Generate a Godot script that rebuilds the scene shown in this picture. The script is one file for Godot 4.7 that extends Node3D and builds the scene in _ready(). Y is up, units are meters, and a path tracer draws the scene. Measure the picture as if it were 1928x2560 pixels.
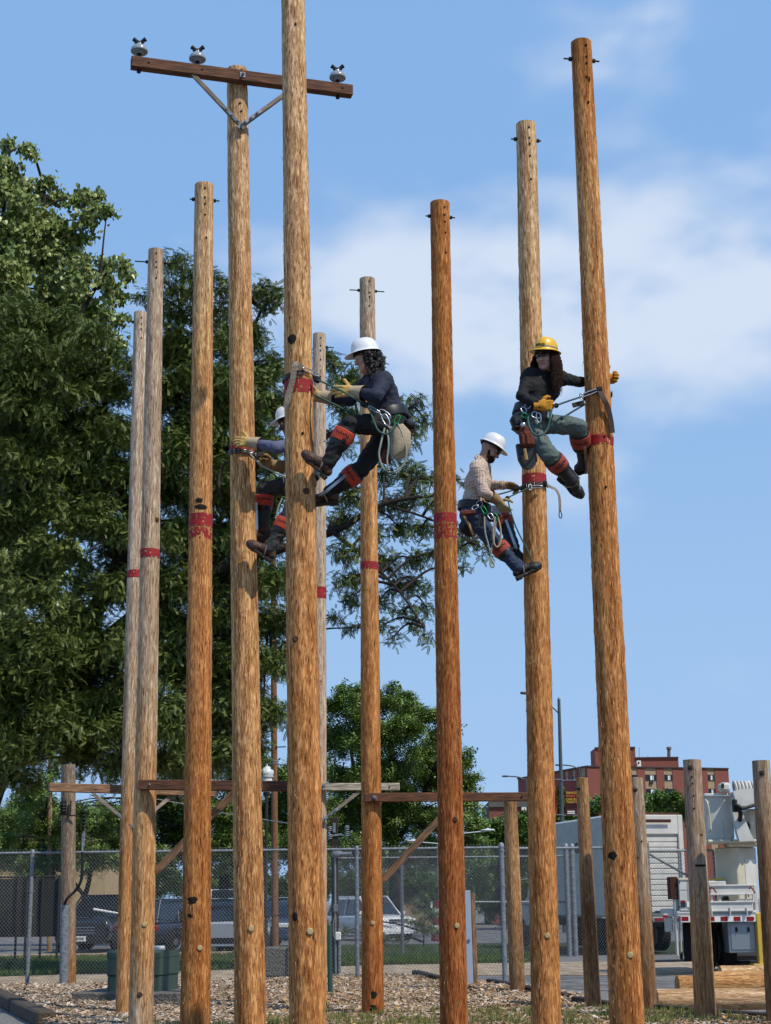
extends Node3D
# Line workers training on a stand of utility poles: camera, sky and sun first, then ground, poles, fence,
# trees, buildings, vehicles, people. Distances in metres, y up, camera looks along -z.

const FOC := 3935.0                 # focal length of the lens, in pixels of the 1928 x 2560 photograph
const EYE := Vector3(0, 1.45, 0)
const PITCH := 0.24382
const ROLL := 0.0115

var M := {}                         # materials by name
var used := {}                      # names given so far
var rng := RandomNumberGenerator.new()
var nz := FastNoiseLite.new()

# ---------------------------------------------------------------- geometry helpers
class MB:
	var v := PackedVector3Array()
	var n := PackedVector3Array()
	var t := PackedVector2Array()
	var c := PackedColorArray()
	var ix := PackedInt32Array()
	var col := Color.WHITE
	func vert(p: Vector3, nn: Vector3, uv := Vector2.ZERO) -> int:
		v.append(p); n.append(nn); t.append(uv); c.append(col)
		return v.size() - 1
	func face(pts: Array, want: Vector3, uvs := []) -> void:
		var a: Vector3 = pts[0]
		var b: Vector3 = pts[1]
		var d: Vector3 = pts[2]
		var g := (d - a).cross(b - a)
		if g.length_squared() < 1e-16 and pts.size() > 3:
			g = (pts[3] - a).cross(d - a)
		var flip := g.dot(want) < 0.0
		var nn := (-g if flip else g).normalized()
		var first := v.size()
		for i in pts.size():
			vert(pts[i], nn, uvs[i] if uvs.size() else Vector2.ZERO)
		for i in range(1, pts.size() - 1):
			if flip:
				ix.append_array([first, first + i + 1, first + i])
			else:
				ix.append_array([first, first + i, first + i + 1])
	func box(xf: Transform3D, s: Vector3, bev := 0.0) -> void:
		var h := s * 0.5
		var b := minf(bev, minf(h.x, minf(h.y, h.z)) * 0.8)
		var longest := s.max_axis_index()
		for ax in 3:
			var u := (ax + 1) % 3
			var w := (ax + 2) % 3
			if w == longest:
				var k := u
				u = w
				w = k
			for sg in [-1.0, 1.0]:
				var pts := []
				var uvs := []
				for q in [[-1, -1], [1, -1], [1, 1], [-1, 1]]:
					var p := Vector3.ZERO
					p[ax] = sg * h[ax]
					p[u] = q[0] * (h[u] - b)
					p[w] = q[1] * (h[w] - b)
					pts.append(xf * p)
					uvs.append(Vector2(p[w] + ax * 0.37, p[u]))
				var nn := Vector3.ZERO
				nn[ax] = sg
				face(pts, xf.basis * nn, uvs)
		if b <= 0.0:
			return
		for ax in 3:
			var u := (ax + 1) % 3
			var w := (ax + 2) % 3
			for su in [-1.0, 1.0]:
				for sw in [-1.0, 1.0]:
					var pts := []
					var uvs := []
					for q in [[0, -1], [0, 1], [1, 1], [1, -1]]:
						var p := Vector3.ZERO
						p[ax] = q[1] * (h[ax] - b)
						p[u] = su * (h[u] if q[0] == 0 else h[u] - b)
						p[w] = sw * (h[w] - b if q[0] == 0 else h[w])
						pts.append(xf * p)
						uvs.append(Vector2(p[u] + p[w], p[ax]))
					var nn := Vector3.ZERO
					nn[u] = su
					nn[w] = sw
					face(pts, xf.basis * nn, uvs)
		for sx in [-1.0, 1.0]:
			for sy in [-1.0, 1.0]:
				for sz in [-1.0, 1.0]:
					var q := Vector3(sx, sy, sz)
					face([xf * (q * (h - Vector3(0, b, b))), xf * (q * (h - Vector3(b, 0, b))), xf * (q * (h - Vector3(b, b, 0)))], xf.basis * q)
	# bar from a to b with a rectangular section, up = the direction of its height
	func bar(a: Vector3, b: Vector3, wide: float, high: float, up := Vector3.UP, bev := 0.0) -> void:
		var y := (b - a).normalized()
		var x := up.cross(y).normalized()
		box(Transform3D(Basis(x, y, x.cross(y)), (a + b) * 0.5), Vector3(wide, a.distance_to(b), high), bev)
	func tube(pts: Array, rad, sides := 8, caps := true, ush := 1.0) -> void:
		var k := pts.size()
		var first := v.size()
		var side := Vector3.ZERO
		var along := 0.0
		for i in k:
			var p: Vector3 = pts[i]
			var d: Vector3 = (pts[mini(i + 1, k - 1)] - pts[maxi(i - 1, 0)]).normalized()
			if i == 0:
				side = d.cross(Vector3.UP if absf(d.y) < 0.9 else Vector3.RIGHT).normalized()
			else:
				side = (side - d * side.dot(d)).normalized()
				along += p.distance_to(pts[i - 1])
			var other := d.cross(side)
			var r: float = rad if (rad is float or rad is int) else rad[i]
			for j in sides + 1:
				var a := TAU * j / sides
				var o := side * cos(a) + other * sin(a)
				vert(p + o * r, o, Vector2(float(j) / sides * ush, along))
		for i in k - 1:
			for j in sides:
				var a := first + i * (sides + 1) + j
				var b := a + sides + 1
				ix.append_array([a, b, a + 1, a + 1, b, b + 1])
		if caps:
			for e in [0, k - 1]:
				var d: Vector3 = (pts[1] - pts[0]) if e == 0 else (pts[k - 1] - pts[k - 2])
				var out := (-d if e == 0 else d).normalized()
				var mid := vert(pts[e], out)
				var ring := v.size()
				for j in sides:
					vert(v[first + e * (sides + 1) + j], out)
				for j in sides:
					if e == 0:
						ix.append_array([mid, ring + j, ring + (j + 1) % sides])
					else:
						ix.append_array([mid, ring + (j + 1) % sides, ring + j])
	# profile of (radius, height) points turned round the local y axis
	func lathe(xf: Transform3D, prof_: Array, sides := 16, flat := 1.0) -> void:
		var first := v.size()
		var prof := prof_.duplicate()
		var k := prof.size()
		var turn := 0.0
		var loop := prof.duplicate()
		loop.append(Vector2(0, prof[k - 1].y))
		loop.append(Vector2(0, prof[0].y))
		for i in loop.size():
			turn += (loop[i] as Vector2).cross(loop[(i + 1) % loop.size()])
		if turn < 0.0:
			prof.reverse()
		for i in k:
			var p: Vector2 = prof[i]
			var d: Vector2 = (prof[mini(i + 1, k - 1)] - prof[maxi(i - 1, 0)]).normalized()
			for j in sides + 1:
				var a := TAU * j / sides
				var o := Vector3(cos(a) * d.y, -d.x, sin(a) * d.y)
				vert(xf * Vector3(cos(a) * p.x, p.y, sin(a) * p.x * flat), (xf.basis * o).normalized(), Vector2(float(j) / sides, p.y))
		for i in k - 1:
			for j in sides:
				var a := first + i * (sides + 1) + j
				var b := a + sides + 1
				ix.append_array([a, a + 1, b, a + 1, b + 1, b])
	# polygon in the local xy plane given a thickness along local z
	func prism(xf: Transform3D, poly: PackedVector2Array, thick: float) -> void:
		var tri := Geometry2D.triangulate_polygon(poly)
		for sg in [-0.5, 0.5]:
			for i in range(0, tri.size(), 3):
				var pts := []
				var uvs := []
				for j in 3:
					var q: Vector2 = poly[tri[i + j]]
					pts.append(xf * Vector3(q.x, q.y, sg * thick))
					uvs.append(q)
				face(pts, xf.basis * Vector3(0, 0, sg), uvs)
		var mid := Vector2.ZERO
		var area := 0.0
		for i in poly.size():
			area += poly[i].cross(poly[(i + 1) % poly.size()])
		for i in poly.size():
			var a: Vector2 = poly[i]
			var b: Vector2 = poly[(i + 1) % poly.size()]
			var o := Vector2(b.y - a.y, a.x - b.x) * signf(area)
			face([xf * Vector3(a.x, a.y, -thick / 2), xf * Vector3(b.x, b.y, -thick / 2), xf * Vector3(b.x, b.y, thick / 2), xf * Vector3(a.x, a.y, thick / 2)], xf.basis * Vector3(o.x, o.y, 0), [Vector2(0, a.y), Vector2(0, b.y), Vector2(thick, b.y), Vector2(thick, a.y)])
	# rows of points joined into one smooth skin (each row as long as the others)
	func skin(rows: Array, closed := false, flip := false) -> void:
		var first := v.size()
		var w: int = rows[0].size()
		var k := rows.size()
		for i in k:
			for j in w:
				var jn := (j + 1) % w if closed else mini(j + 1, w - 1)
				var jp := (j + w - 1) % w if closed else maxi(j - 1, 0)
				var du: Vector3 = rows[i][jn] - rows[i][jp]
				var dv: Vector3 = rows[mini(i + 1, k - 1)][j] - rows[maxi(i - 1, 0)][j]
				var nn := dv.cross(du).normalized()
				vert(rows[i][j], -nn if flip else nn, Vector2(float(j) / w, float(i) / k))
		for i in k - 1:
			for j in (w if closed else w - 1):
				var a := first + i * w + j
				var b := first + i * w + (j + 1) % w
				if flip:
					ix.append_array([a, a + w, b, b, a + w, b + w])
				else:
					ix.append_array([a, b, a + w, b, b + w, a + w])
	func mesh() -> ArrayMesh:
		var arr := []
		arr.resize(Mesh.ARRAY_MAX)
		arr[Mesh.ARRAY_VERTEX] = v
		arr[Mesh.ARRAY_NORMAL] = n
		arr[Mesh.ARRAY_TEX_UV] = t
		arr[Mesh.ARRAY_COLOR] = c
		arr[Mesh.ARRAY_INDEX] = ix
		var m := ArrayMesh.new()
		if v.size():
			m.add_surface_from_arrays(Mesh.PRIMITIVE_TRIANGLES, arr)
		return m

# a pixel of the photograph as a ray, a point at a distance along -z, a point at a height
func ray(px: float, py: float) -> Vector3:
	var x := (px - 964.0) / FOC
	var y := (1280.0 - py) / FOC
	var xl := x * cos(ROLL) + y * sin(ROLL)
	var yl := -x * sin(ROLL) + y * cos(ROLL)
	return Vector3(xl, sin(PITCH) + yl * cos(PITCH), -cos(PITCH) + yl * sin(PITCH))
func P(px: float, py: float, d: float) -> Vector3:
	var r := ray(px, py)
	return EYE + r * (d / -r.z)
func G(px: float, py: float, h := 0.0) -> Vector3:
	var r := ray(px, py)
	return EYE + r * ((h - EYE.y) / r.y)
func deep(p: Vector3) -> float:      # distance along the view axis
	return (p - EYE).dot(Vector3(0, sin(PITCH), -cos(PITCH)))
func m_of(px: float, p: Vector3) -> float:   # metres that so many pixels span at p
	return px * deep(p) / FOC

# ---------------------------------------------------------------- object helpers
func numbered(called: String) -> String:
	used[called] = used.get(called, -1) + 1
	return called if used[called] == 0 else "%s_%03d" % [called, used[called]]
func thing(called: String, label: String, category: String, at: Vector3, group := "") -> Node3D:
	var o := Node3D.new()
	o.name = numbered(called)
	add_child(o)
	o.position = at
	tag(o, label, category, group)
	return o
func tag(o: Node3D, label: String, category: String, group := "") -> void:
	o.set_meta("label", label)
	o.set_meta("category", category)
	if group:
		o.set_meta("group", group)
# one mesh whose points are in world coordinates, under a thing or a part of it
func part(parent: Node3D, called: String, mb, mat: Material) -> MeshInstance3D:
	var o := MeshInstance3D.new()
	o.mesh = mb.mesh() if mb is MB else mb
	o.material_override = mat
	o.name = called
	var off := Vector3.ZERO
	var up: Node = parent
	while up is Node3D and up != self:
		off -= up.position
		up = up.get_parent()
	o.position = off
	parent.add_child(o, true)
	return o
func lone(called: String, mb, mat: Material) -> MeshInstance3D:
	var o := MeshInstance3D.new()
	if mb is MB and mb.v.size():
		var lo: Vector3 = mb.v[0]
		var hi: Vector3 = lo
		for p in mb.v:
			lo = lo.min(p)
			hi = hi.max(p)
		var at := Vector3((lo.x + hi.x) / 2, lo.y, (lo.z + hi.z) / 2)
		for k in mb.v.size():
			mb.v[k] -= at
		o.position = at
	o.mesh = mb.mesh() if mb is MB else mb
	o.material_override = mat
	o.name = numbered(called)
	add_child(o)
	return o
func structure(called: String, mb, mat: Material) -> MeshInstance3D:
	var o := lone(called, mb, mat)
	o.set_meta("kind", "structure")
	return o
func stuff_copies(parent: Node3D, called: String, mesh: Mesh, mat: Material, xfs: Array, cols: PackedColorArray) -> MultiMeshInstance3D:
	var mm := MultiMesh.new()
	mm.transform_format = MultiMesh.TRANSFORM_3D
	mm.use_colors = cols.size() > 0
	mm.mesh = mesh
	mm.instance_count = xfs.size()
	var has := cols.size() > 0
	var st := 16 if has else 12
	var buf := PackedFloat32Array()
	buf.resize(xfs.size() * st)
	for i in xfs.size():
		var x: Transform3D = xfs[i]
		var k := i * st
		buf[k] = x.basis.x.x; buf[k + 1] = x.basis.y.x; buf[k + 2] = x.basis.z.x; buf[k + 3] = x.origin.x
		buf[k + 4] = x.basis.x.y; buf[k + 5] = x.basis.y.y; buf[k + 6] = x.basis.z.y; buf[k + 7] = x.origin.y
		buf[k + 8] = x.basis.x.z; buf[k + 9] = x.basis.y.z; buf[k + 10] = x.basis.z.z; buf[k + 11] = x.origin.z
		if has:
			var q := cols[i]
			buf[k + 12] = q.r; buf[k + 13] = q.g; buf[k + 14] = q.b; buf[k + 15] = 1.0
	mm.buffer = buf
	var o := MultiMeshInstance3D.new()
	o.multimesh = mm
	o.material_override = mat
	o.set_meta("kind", "stuff")
	if parent == self:
		o.name = numbered(called)
		add_child(o)
	else:
		o.name = called
		o.position = -parent.position
		parent.add_child(o, true)
	return o
func rot_from(y: Vector3, hint: Vector3) -> Basis:   # basis whose y axis is y, z axis near hint
	y = y.normalized()
	var x := y.cross(hint).normalized()
	return Basis(x, y, x.cross(y))
func curve(pts: Array, steps := 6) -> Array:         # Catmull-Rom through the points
	var out := []
	for i in pts.size() - 1:
		var a: Vector3 = pts[maxi(i - 1, 0)]
		var b: Vector3 = pts[i]
		var c: Vector3 = pts[i + 1]
		var d: Vector3 = pts[mini(i + 2, pts.size() - 1)]
		for s in steps:
			out.append(b.cubic_interpolate(c, a, d, float(s) / steps))
	out.append(pts[pts.size() - 1])
	return out

# ---------------------------------------------------------------- materials
func noise_tex(freq: float, ramp: Array, size := 256, kind := FastNoiseLite.TYPE_SIMPLEX, seed_ := 1, normal := false, strength := 4.0) -> NoiseTexture2D:
	var n := FastNoiseLite.new()
	n.seed = seed_
	n.noise_type = kind
	n.frequency = freq
	n.fractal_octaves = 5
	var t := NoiseTexture2D.new()
	t.width = size
	t.height = size
	t.seamless = true
	t.noise = n
	t.as_normal_map = normal
	t.bump_strength = strength
	if ramp.size():
		var g := Gradient.new()
		g.offsets = PackedFloat32Array()
		g.colors = PackedColorArray()
		var offs := PackedFloat32Array()
		var cols := PackedColorArray()
		for r in ramp:
			offs.append(r[0])
			cols.append(r[1])
		g.offsets = offs
		g.colors = cols
		t.color_ramp = g
	return t
func mat(called: String, col: Color, rough := 0.8, metal := 0.0) -> StandardMaterial3D:
	var m := StandardMaterial3D.new()
	m.resource_name = called
	m.albedo_color = col
	m.roughness = rough
	m.metallic = metal
	M[called] = m
	return m
func tri(m: StandardMaterial3D, tex: Texture2D, scale: float, nrm: Texture2D = null, ns := 0.5) -> StandardMaterial3D:
	m.albedo_texture = tex
	m.uv1_triplanar = true
	m.uv1_scale = Vector3.ONE * scale
	if nrm:
		m.normal_enabled = true
		m.normal_texture = nrm
		m.normal_scale = ns
	return m
# pole wood: pale worn surface cut by countless gouges of climbing spikes; colour and height computed together
func wood_images(seed_: int, chips: int) -> Array:
	var w := 512
	var h := 1024
	var r := RandomNumberGenerator.new()
	r.seed = seed_
	var grain := FastNoiseLite.new()
	grain.seed = seed_
	grain.frequency = 0.012
	grain.fractal_octaves = 4
	var gi := grain.get_seamless_image(w, 64)
	gi.resize(w, h, Image.INTERPOLATE_CUBIC)
	gi.convert(Image.FORMAT_L8)
	var fine := FastNoiseLite.new()
	fine.seed = seed_ + 5
	fine.frequency = 0.05
	var fi := fine.get_seamless_image(w, 128)
	fi.resize(w, h, Image.INTERPOLATE_CUBIC)
	fi.convert(Image.FORMAT_L8)
	var g := gi.get_data()
	var f := fi.get_data()
	var tone := PackedFloat32Array()
	var hgt := PackedFloat32Array()
	tone.resize(w * h)
	hgt.resize(w * h)
	for i in w * h:
		tone[i] = 0.64 + (g[i] - 128) * 0.0012 + (f[i] - 128) * 0.0013
		hgt[i] = 0.6 + (f[i] - 128) * 0.0008
	for k in chips:
		var cx := r.randi() % w
		var cy := r.randi() % h
		var len_ := int(r.randf_range(16, 80))
		var wid := r.randf_range(1.4, 5.2)
		var lean := r.randf_range(-0.12, 0.12)
		var bend := r.randf_range(-0.002, 0.002)
		var kind := r.randf()
		var dt := r.randf_range(-0.3, -0.08) if kind < 0.5 else r.randf_range(0.08, 0.3)
		for y in len_:
			var u := float(y) / len_
			var ww := wid * sin(PI * minf(1.0, u * 1.15 + 0.05)) * (1.0 - 0.35 * u) + 0.4
			var mx := cx + lean * y + bend * y * y
			var yy := (cy + y) % h
			for x in range(int(-ww), int(ww) + 1):
				var xx := posmod(int(mx) + x, w)
				var i := yy * w + xx
				var e := absf(x) / (ww + 0.5)
				tone[i] += dt * (0.85 if e < 0.7 else 0.4)
				if kind < 0.5 and x > ww - 1.3:
					tone[i] += 0.3
					hgt[i] += 0.12
				elif kind < 0.5:
					hgt[i] -= 0.16 * (1.0 - e) * (1.0 - 0.6 * u)
				else:
					hgt[i] += 0.1 * (1.0 - e) * u
	# long drying cracks, each wandering a little
	for k in 9:
		var mx := r.randf() * w
		var y0 := r.randi() % h
		for y in r.randi_range(160, 620):
			mx += r.randf_range(-0.45, 0.45)
			for x in 2:
				var i := ((y0 + y) % h) * w + posmod(int(mx) + x, w)
				tone[i] -= 0.32
				hgt[i] -= 0.3
	var rgb := PackedByteArray()
	rgb.resize(w * h * 3)
	var hb := PackedByteArray()
	hb.resize(w * h)
	for i in w * h:
		var s := clampf(tone[i], 0.05, 1.0)
		# dark resinous brown -> orange brown -> tan -> pale fresh wood
		var q := (s - 0.05) / 0.95
		rgb[i * 3] = int(255.0 * clampf(0.37 + 0.60 * q, 0.0, 1.0))
		rgb[i * 3 + 1] = int(255.0 * clampf(0.21 + 0.71 * q, 0.0, 1.0))
		rgb[i * 3 + 2] = int(255.0 * clampf(0.10 + 0.74 * q, 0.0, 1.0))
		hb[i] = int(255.0 * clampf(hgt[i], 0.0, 1.0))
	var ci := Image.create_from_data(w, h, false, Image.FORMAT_RGB8, rgb)
	var hi := Image.create_from_data(w, h, false, Image.FORMAT_L8, hb)
	hi.convert(Image.FORMAT_RGBA8)
	hi.bump_map_to_normal_map(5.0)
	return [ImageTexture.create_from_image(ci), ImageTexture.create_from_image(hi)]
func make_materials() -> void:
	for k in 3:
		var im := wood_images(11 + k * 7, [3000, 2300, 1100][k])
		var m := mat("pole_wood_%d" % k, Color.WHITE, 0.85)
		m.albedo_texture = im[0]
		m.normal_enabled = true
		m.normal_texture = im[1]
		m.normal_scale = 1.3
		m.vertex_color_use_as_albedo = true
		m.uv1_scale = Vector3(1, 0.5, 1)
		m.metallic_specular = 0.25
	var speck := noise_tex(0.06, [[0.0, Color(0.55, 0.55, 0.55)], [0.5, Color(0.8, 0.8, 0.8)], [1.0, Color(1, 1, 1)]], 256, FastNoiseLite.TYPE_SIMPLEX, 3)
	var patch := noise_tex(0.012, [[0.0, Color(0.62, 0.6, 0.58)], [0.45, Color(0.82, 0.81, 0.8)], [1.0, Color(1, 1, 1)]], 256, FastNoiseLite.TYPE_SIMPLEX, 4)
	var bump := noise_tex(0.05, [], 256, FastNoiseLite.TYPE_SIMPLEX, 8, true, 6.0)
	var weave := noise_tex(0.03, [], 256, FastNoiseLite.TYPE_SIMPLEX, 9, true, 5.0)
	M.speck = speck
	M.soft = noise_tex(0.02, [[0.0, Color(0.9, 0.9, 0.9)], [1.0, Color(1, 1, 1)]], 256, FastNoiseLite.TYPE_SIMPLEX, 6)
	tri(mat("asphalt", Color(0.58, 0.57, 0.56), 0.95), speck, 0.9, bump, 0.6)
	tri(mat("road", Color(0.5, 0.5, 0.5), 0.95), patch, 0.35, bump, 0.4)
	tri(mat("concrete", Color(0.76, 0.68, 0.57), 0.95), patch, 0.5, bump, 0.4)
	tri(mat("old_concrete", Color(0.5, 0.48, 0.45), 0.95), speck, 1.2, bump, 0.8)
	tri(mat("kerb_stone", Color(0.38, 0.33, 0.28), 0.95), speck, 2.0, bump, 1.0)
	tri(mat("mulch_soil", Color(0.4, 0.31, 0.25), 1.0), speck, 1.6, bump, 1.0)
	tri(mat("lawn", Color(0.22, 0.29, 0.1), 1.0), speck, 1.5, bump, 1.0)
	var ch := mat("wood_chip", Color.WHITE, 0.95)
	ch.vertex_color_use_as_albedo = true
	ch.metallic_specular = 0.2
	var gb := mat("grass_blade", Color.WHITE, 0.8)
	gb.vertex_color_use_as_albedo = true
	gb.metallic_specular = 0.2
	tri(mat("galvanised", Color(0.60, 0.63, 0.66), 0.5, 0.3), patch, 3.0)
	tri(mat("old_iron", Color(0.3, 0.29, 0.28), 0.6, 0.5), speck, 6.0)
	mat("steel", Color(0.72, 0.73, 0.75), 0.3, 0.85)
	mat("black_iron", Color(0.06, 0.06, 0.065), 0.55, 0.3)
	tri(mat("red_paint", Color(0.70, 0.08, 0.11), 0.7), patch, 5.0)
	mat("char", Color(0.10, 0.065, 0.045), 1.0)
	mat("hole", Color(0.035, 0.025, 0.02), 1.0)
	mat("porcelain", Color(0.56, 0.60, 0.62), 0.2)
	mat("reflector", Color(0.74, 0.66, 0.46), 0.3)
	tri(mat("rough_leather", Color(0.26, 0.19, 0.15), 0.7), patch, 9.0, weave, 0.3)
	tri(mat("pale_leather", Color(0.62, 0.57, 0.49), 0.7), patch, 9.0, weave, 0.3)
	for leaf in [["broad_leaf", Color(0.56, 0.60, 0.36), 0.36], ["fine_leaf", Color(0.405, 0.455, 0.22), 0.5], ["far_leaf", Color(0.45, 0.53, 0.27), 0.5]]:
		var m := mat(leaf[0], leaf[1], leaf[2])
		m.vertex_color_use_as_albedo = true
		m.backlight_enabled = true
		m.backlight = Color(0.34, 0.38, 0.17)
		m.metallic_specular = 0.45
	tri(mat("bark", Color(0.23, 0.19, 0.165), 0.95), speck, 1.2, bump, 1.2)

# ---------------------------------------------------------------- camera, sky, sun
func _ready() -> void:
	rng.seed = 20
	nz.seed = 3
	nz.frequency = 1.0
	nz.fractal_octaves = 3
	var cam := Camera3D.new()
	cam.name = "camera"
	cam.keep_aspect = Camera3D.KEEP_HEIGHT
	cam.fov = rad_to_deg(2.0 * atan(1280.0 / FOC))
	cam.near = 0.1
	cam.far = 2000.0
	var fwd := Vector3(0, sin(PITCH), -cos(PITCH))
	var up0 := Vector3(0, cos(PITCH), sin(PITCH))
	cam.transform = Transform3D(Basis(Vector3.RIGHT * cos(ROLL) - up0 * sin(ROLL), up0 * cos(ROLL) + Vector3.RIGHT * sin(ROLL), -fwd), EYE)
	add_child(cam)
	cam.current = true
	var e := Environment.new()
	e.background_mode = Environment.BG_SKY
	e.tonemap_mode = Environment.TONE_MAPPER_LINEAR
	e.tonemap_exposure = 1.0
	e.sdfgi_enabled = true
	e.ssao_enabled = true
	e.ssil_enabled = true
	e.sky = Sky.new()
	e.sky.sky_material = sky_material()
	var we := WorldEnvironment.new()
	we.name = "world"
	we.environment = e
	add_child(we)
	var sun := DirectionalLight3D.new()
	sun.name = "sun"
	sun.light_energy = 1.22
	sun.light_color = Color(1.0, 0.965, 0.9)
	sun.light_angular_distance = 0.8
	sun.shadow_enabled = true
	add_child(sun)
	sun.look_at_from_position(Vector3(5.0, 8.6, 4.4), Vector3.ZERO)
	make_materials()
	make_more_materials()
	ground()
	poles()
	low_posts()
	fences()
	yard_things()
	trees()
	buildings()
	vehicles()
	people()

func sky_material() -> PanoramaSkyMaterial:
	var w := 2048
	var h := 1024
	var px := PackedFloat32Array()
	px.resize(w * h * 3)
	var cl := FastNoiseLite.new()
	cl.seed = 12
	cl.noise_type = FastNoiseLite.TYPE_SIMPLEX_SMOOTH
	cl.frequency = 6.0
	cl.fractal_octaves = 5
	cl.fractal_gain = 0.52
	var wisp := FastNoiseLite.new()
	wisp.seed = 40
	wisp.frequency = 13.0
	wisp.fractal_octaves = 4
	# the cloud banks in view: pixel of their middle, half width and half height in radians, strength
	var banks := []
	for b in [[1640, 750, 0.11, 0.05, 0.6], [1300, 800, 0.10, 0.05, 0.5], [1850, 680, 0.07, 0.05, 0.42], [980, 820, 0.10, 0.052, 0.46], [700, 760, 0.09, 0.06, 0.42], [1700, 40, 0.05, 0.03, 0.4], [1500, 60, 0.05, 0.025, 0.28], [1800, 340, 0.06, 0.05, 0.16], [1450, 520, 0.10, 0.04, 0.1], [1230, 1200, 0.07, 0.03, 0.36], [1560, 1000, 0.13, 0.04, 0.26]]:
		banks.append([ray(b[0], b[1]).normalized(), b[2], b[3], b[4]])
	var blue_top := Color(0.10, 0.245, 0.56)
	var blue_mid := Color(0.245, 0.45, 0.795)
	var blue_low := Color(0.365, 0.57, 0.865)
	var white := Color(0.70, 0.79, 0.93)
	for y in h:
		var el := (0.5 - (y + 0.5) / h) * PI
		if el < -0.03:
			var k := y * w * 3
			for x in w:
				px[k] = 0.2; px[k + 1] = 0.19; px[k + 2] = 0.18
				k += 3
			continue
		var up := sin(maxf(el, 0.0))
		var base := blue_low.lerp(blue_mid, smoothstep(0.02, 0.5, up)).lerp(blue_top, smoothstep(0.5, 1.0, up))
		var ce := cos(el)
		var se := sin(el)
		for x in w:
			var az := (x + 0.5) / w * TAU
			var d := Vector3(sin(az) * ce, se, -cos(az) * ce)
			var q := d + Vector3(0, d.y * 0.9, 0)
			var n := cl.get_noise_3dv(q)
			var dens := n * 0.45 - 0.17
			if d.z < -0.8:
				for b in banks:
					var o: Vector3 = d - b[0]
					var g: float = o.x * o.x / (b[1] * b[1]) + o.y * o.y / (b[2] * b[2])
					if g < 6.0:
						dens += b[3] * exp(-g) * (0.9 + 0.75 * n)
			dens = smoothstep(-0.08, 0.85, dens + 0.14 * wisp.get_noise_3dv(q * Vector3(1, 2.2, 1)))
			var c := base.lerp(white, dens * 0.9)
			var k := (y * w + x) * 3
			px[k] = c.r; px[k + 1] = c.g; px[k + 2] = c.b
	var im := Image.create_from_data(w, h, false, Image.FORMAT_RGBF, px.to_byte_array())
	var m := PanoramaSkyMaterial.new()
	m.panorama = ImageTexture.create_from_image(im)
	return m

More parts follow.
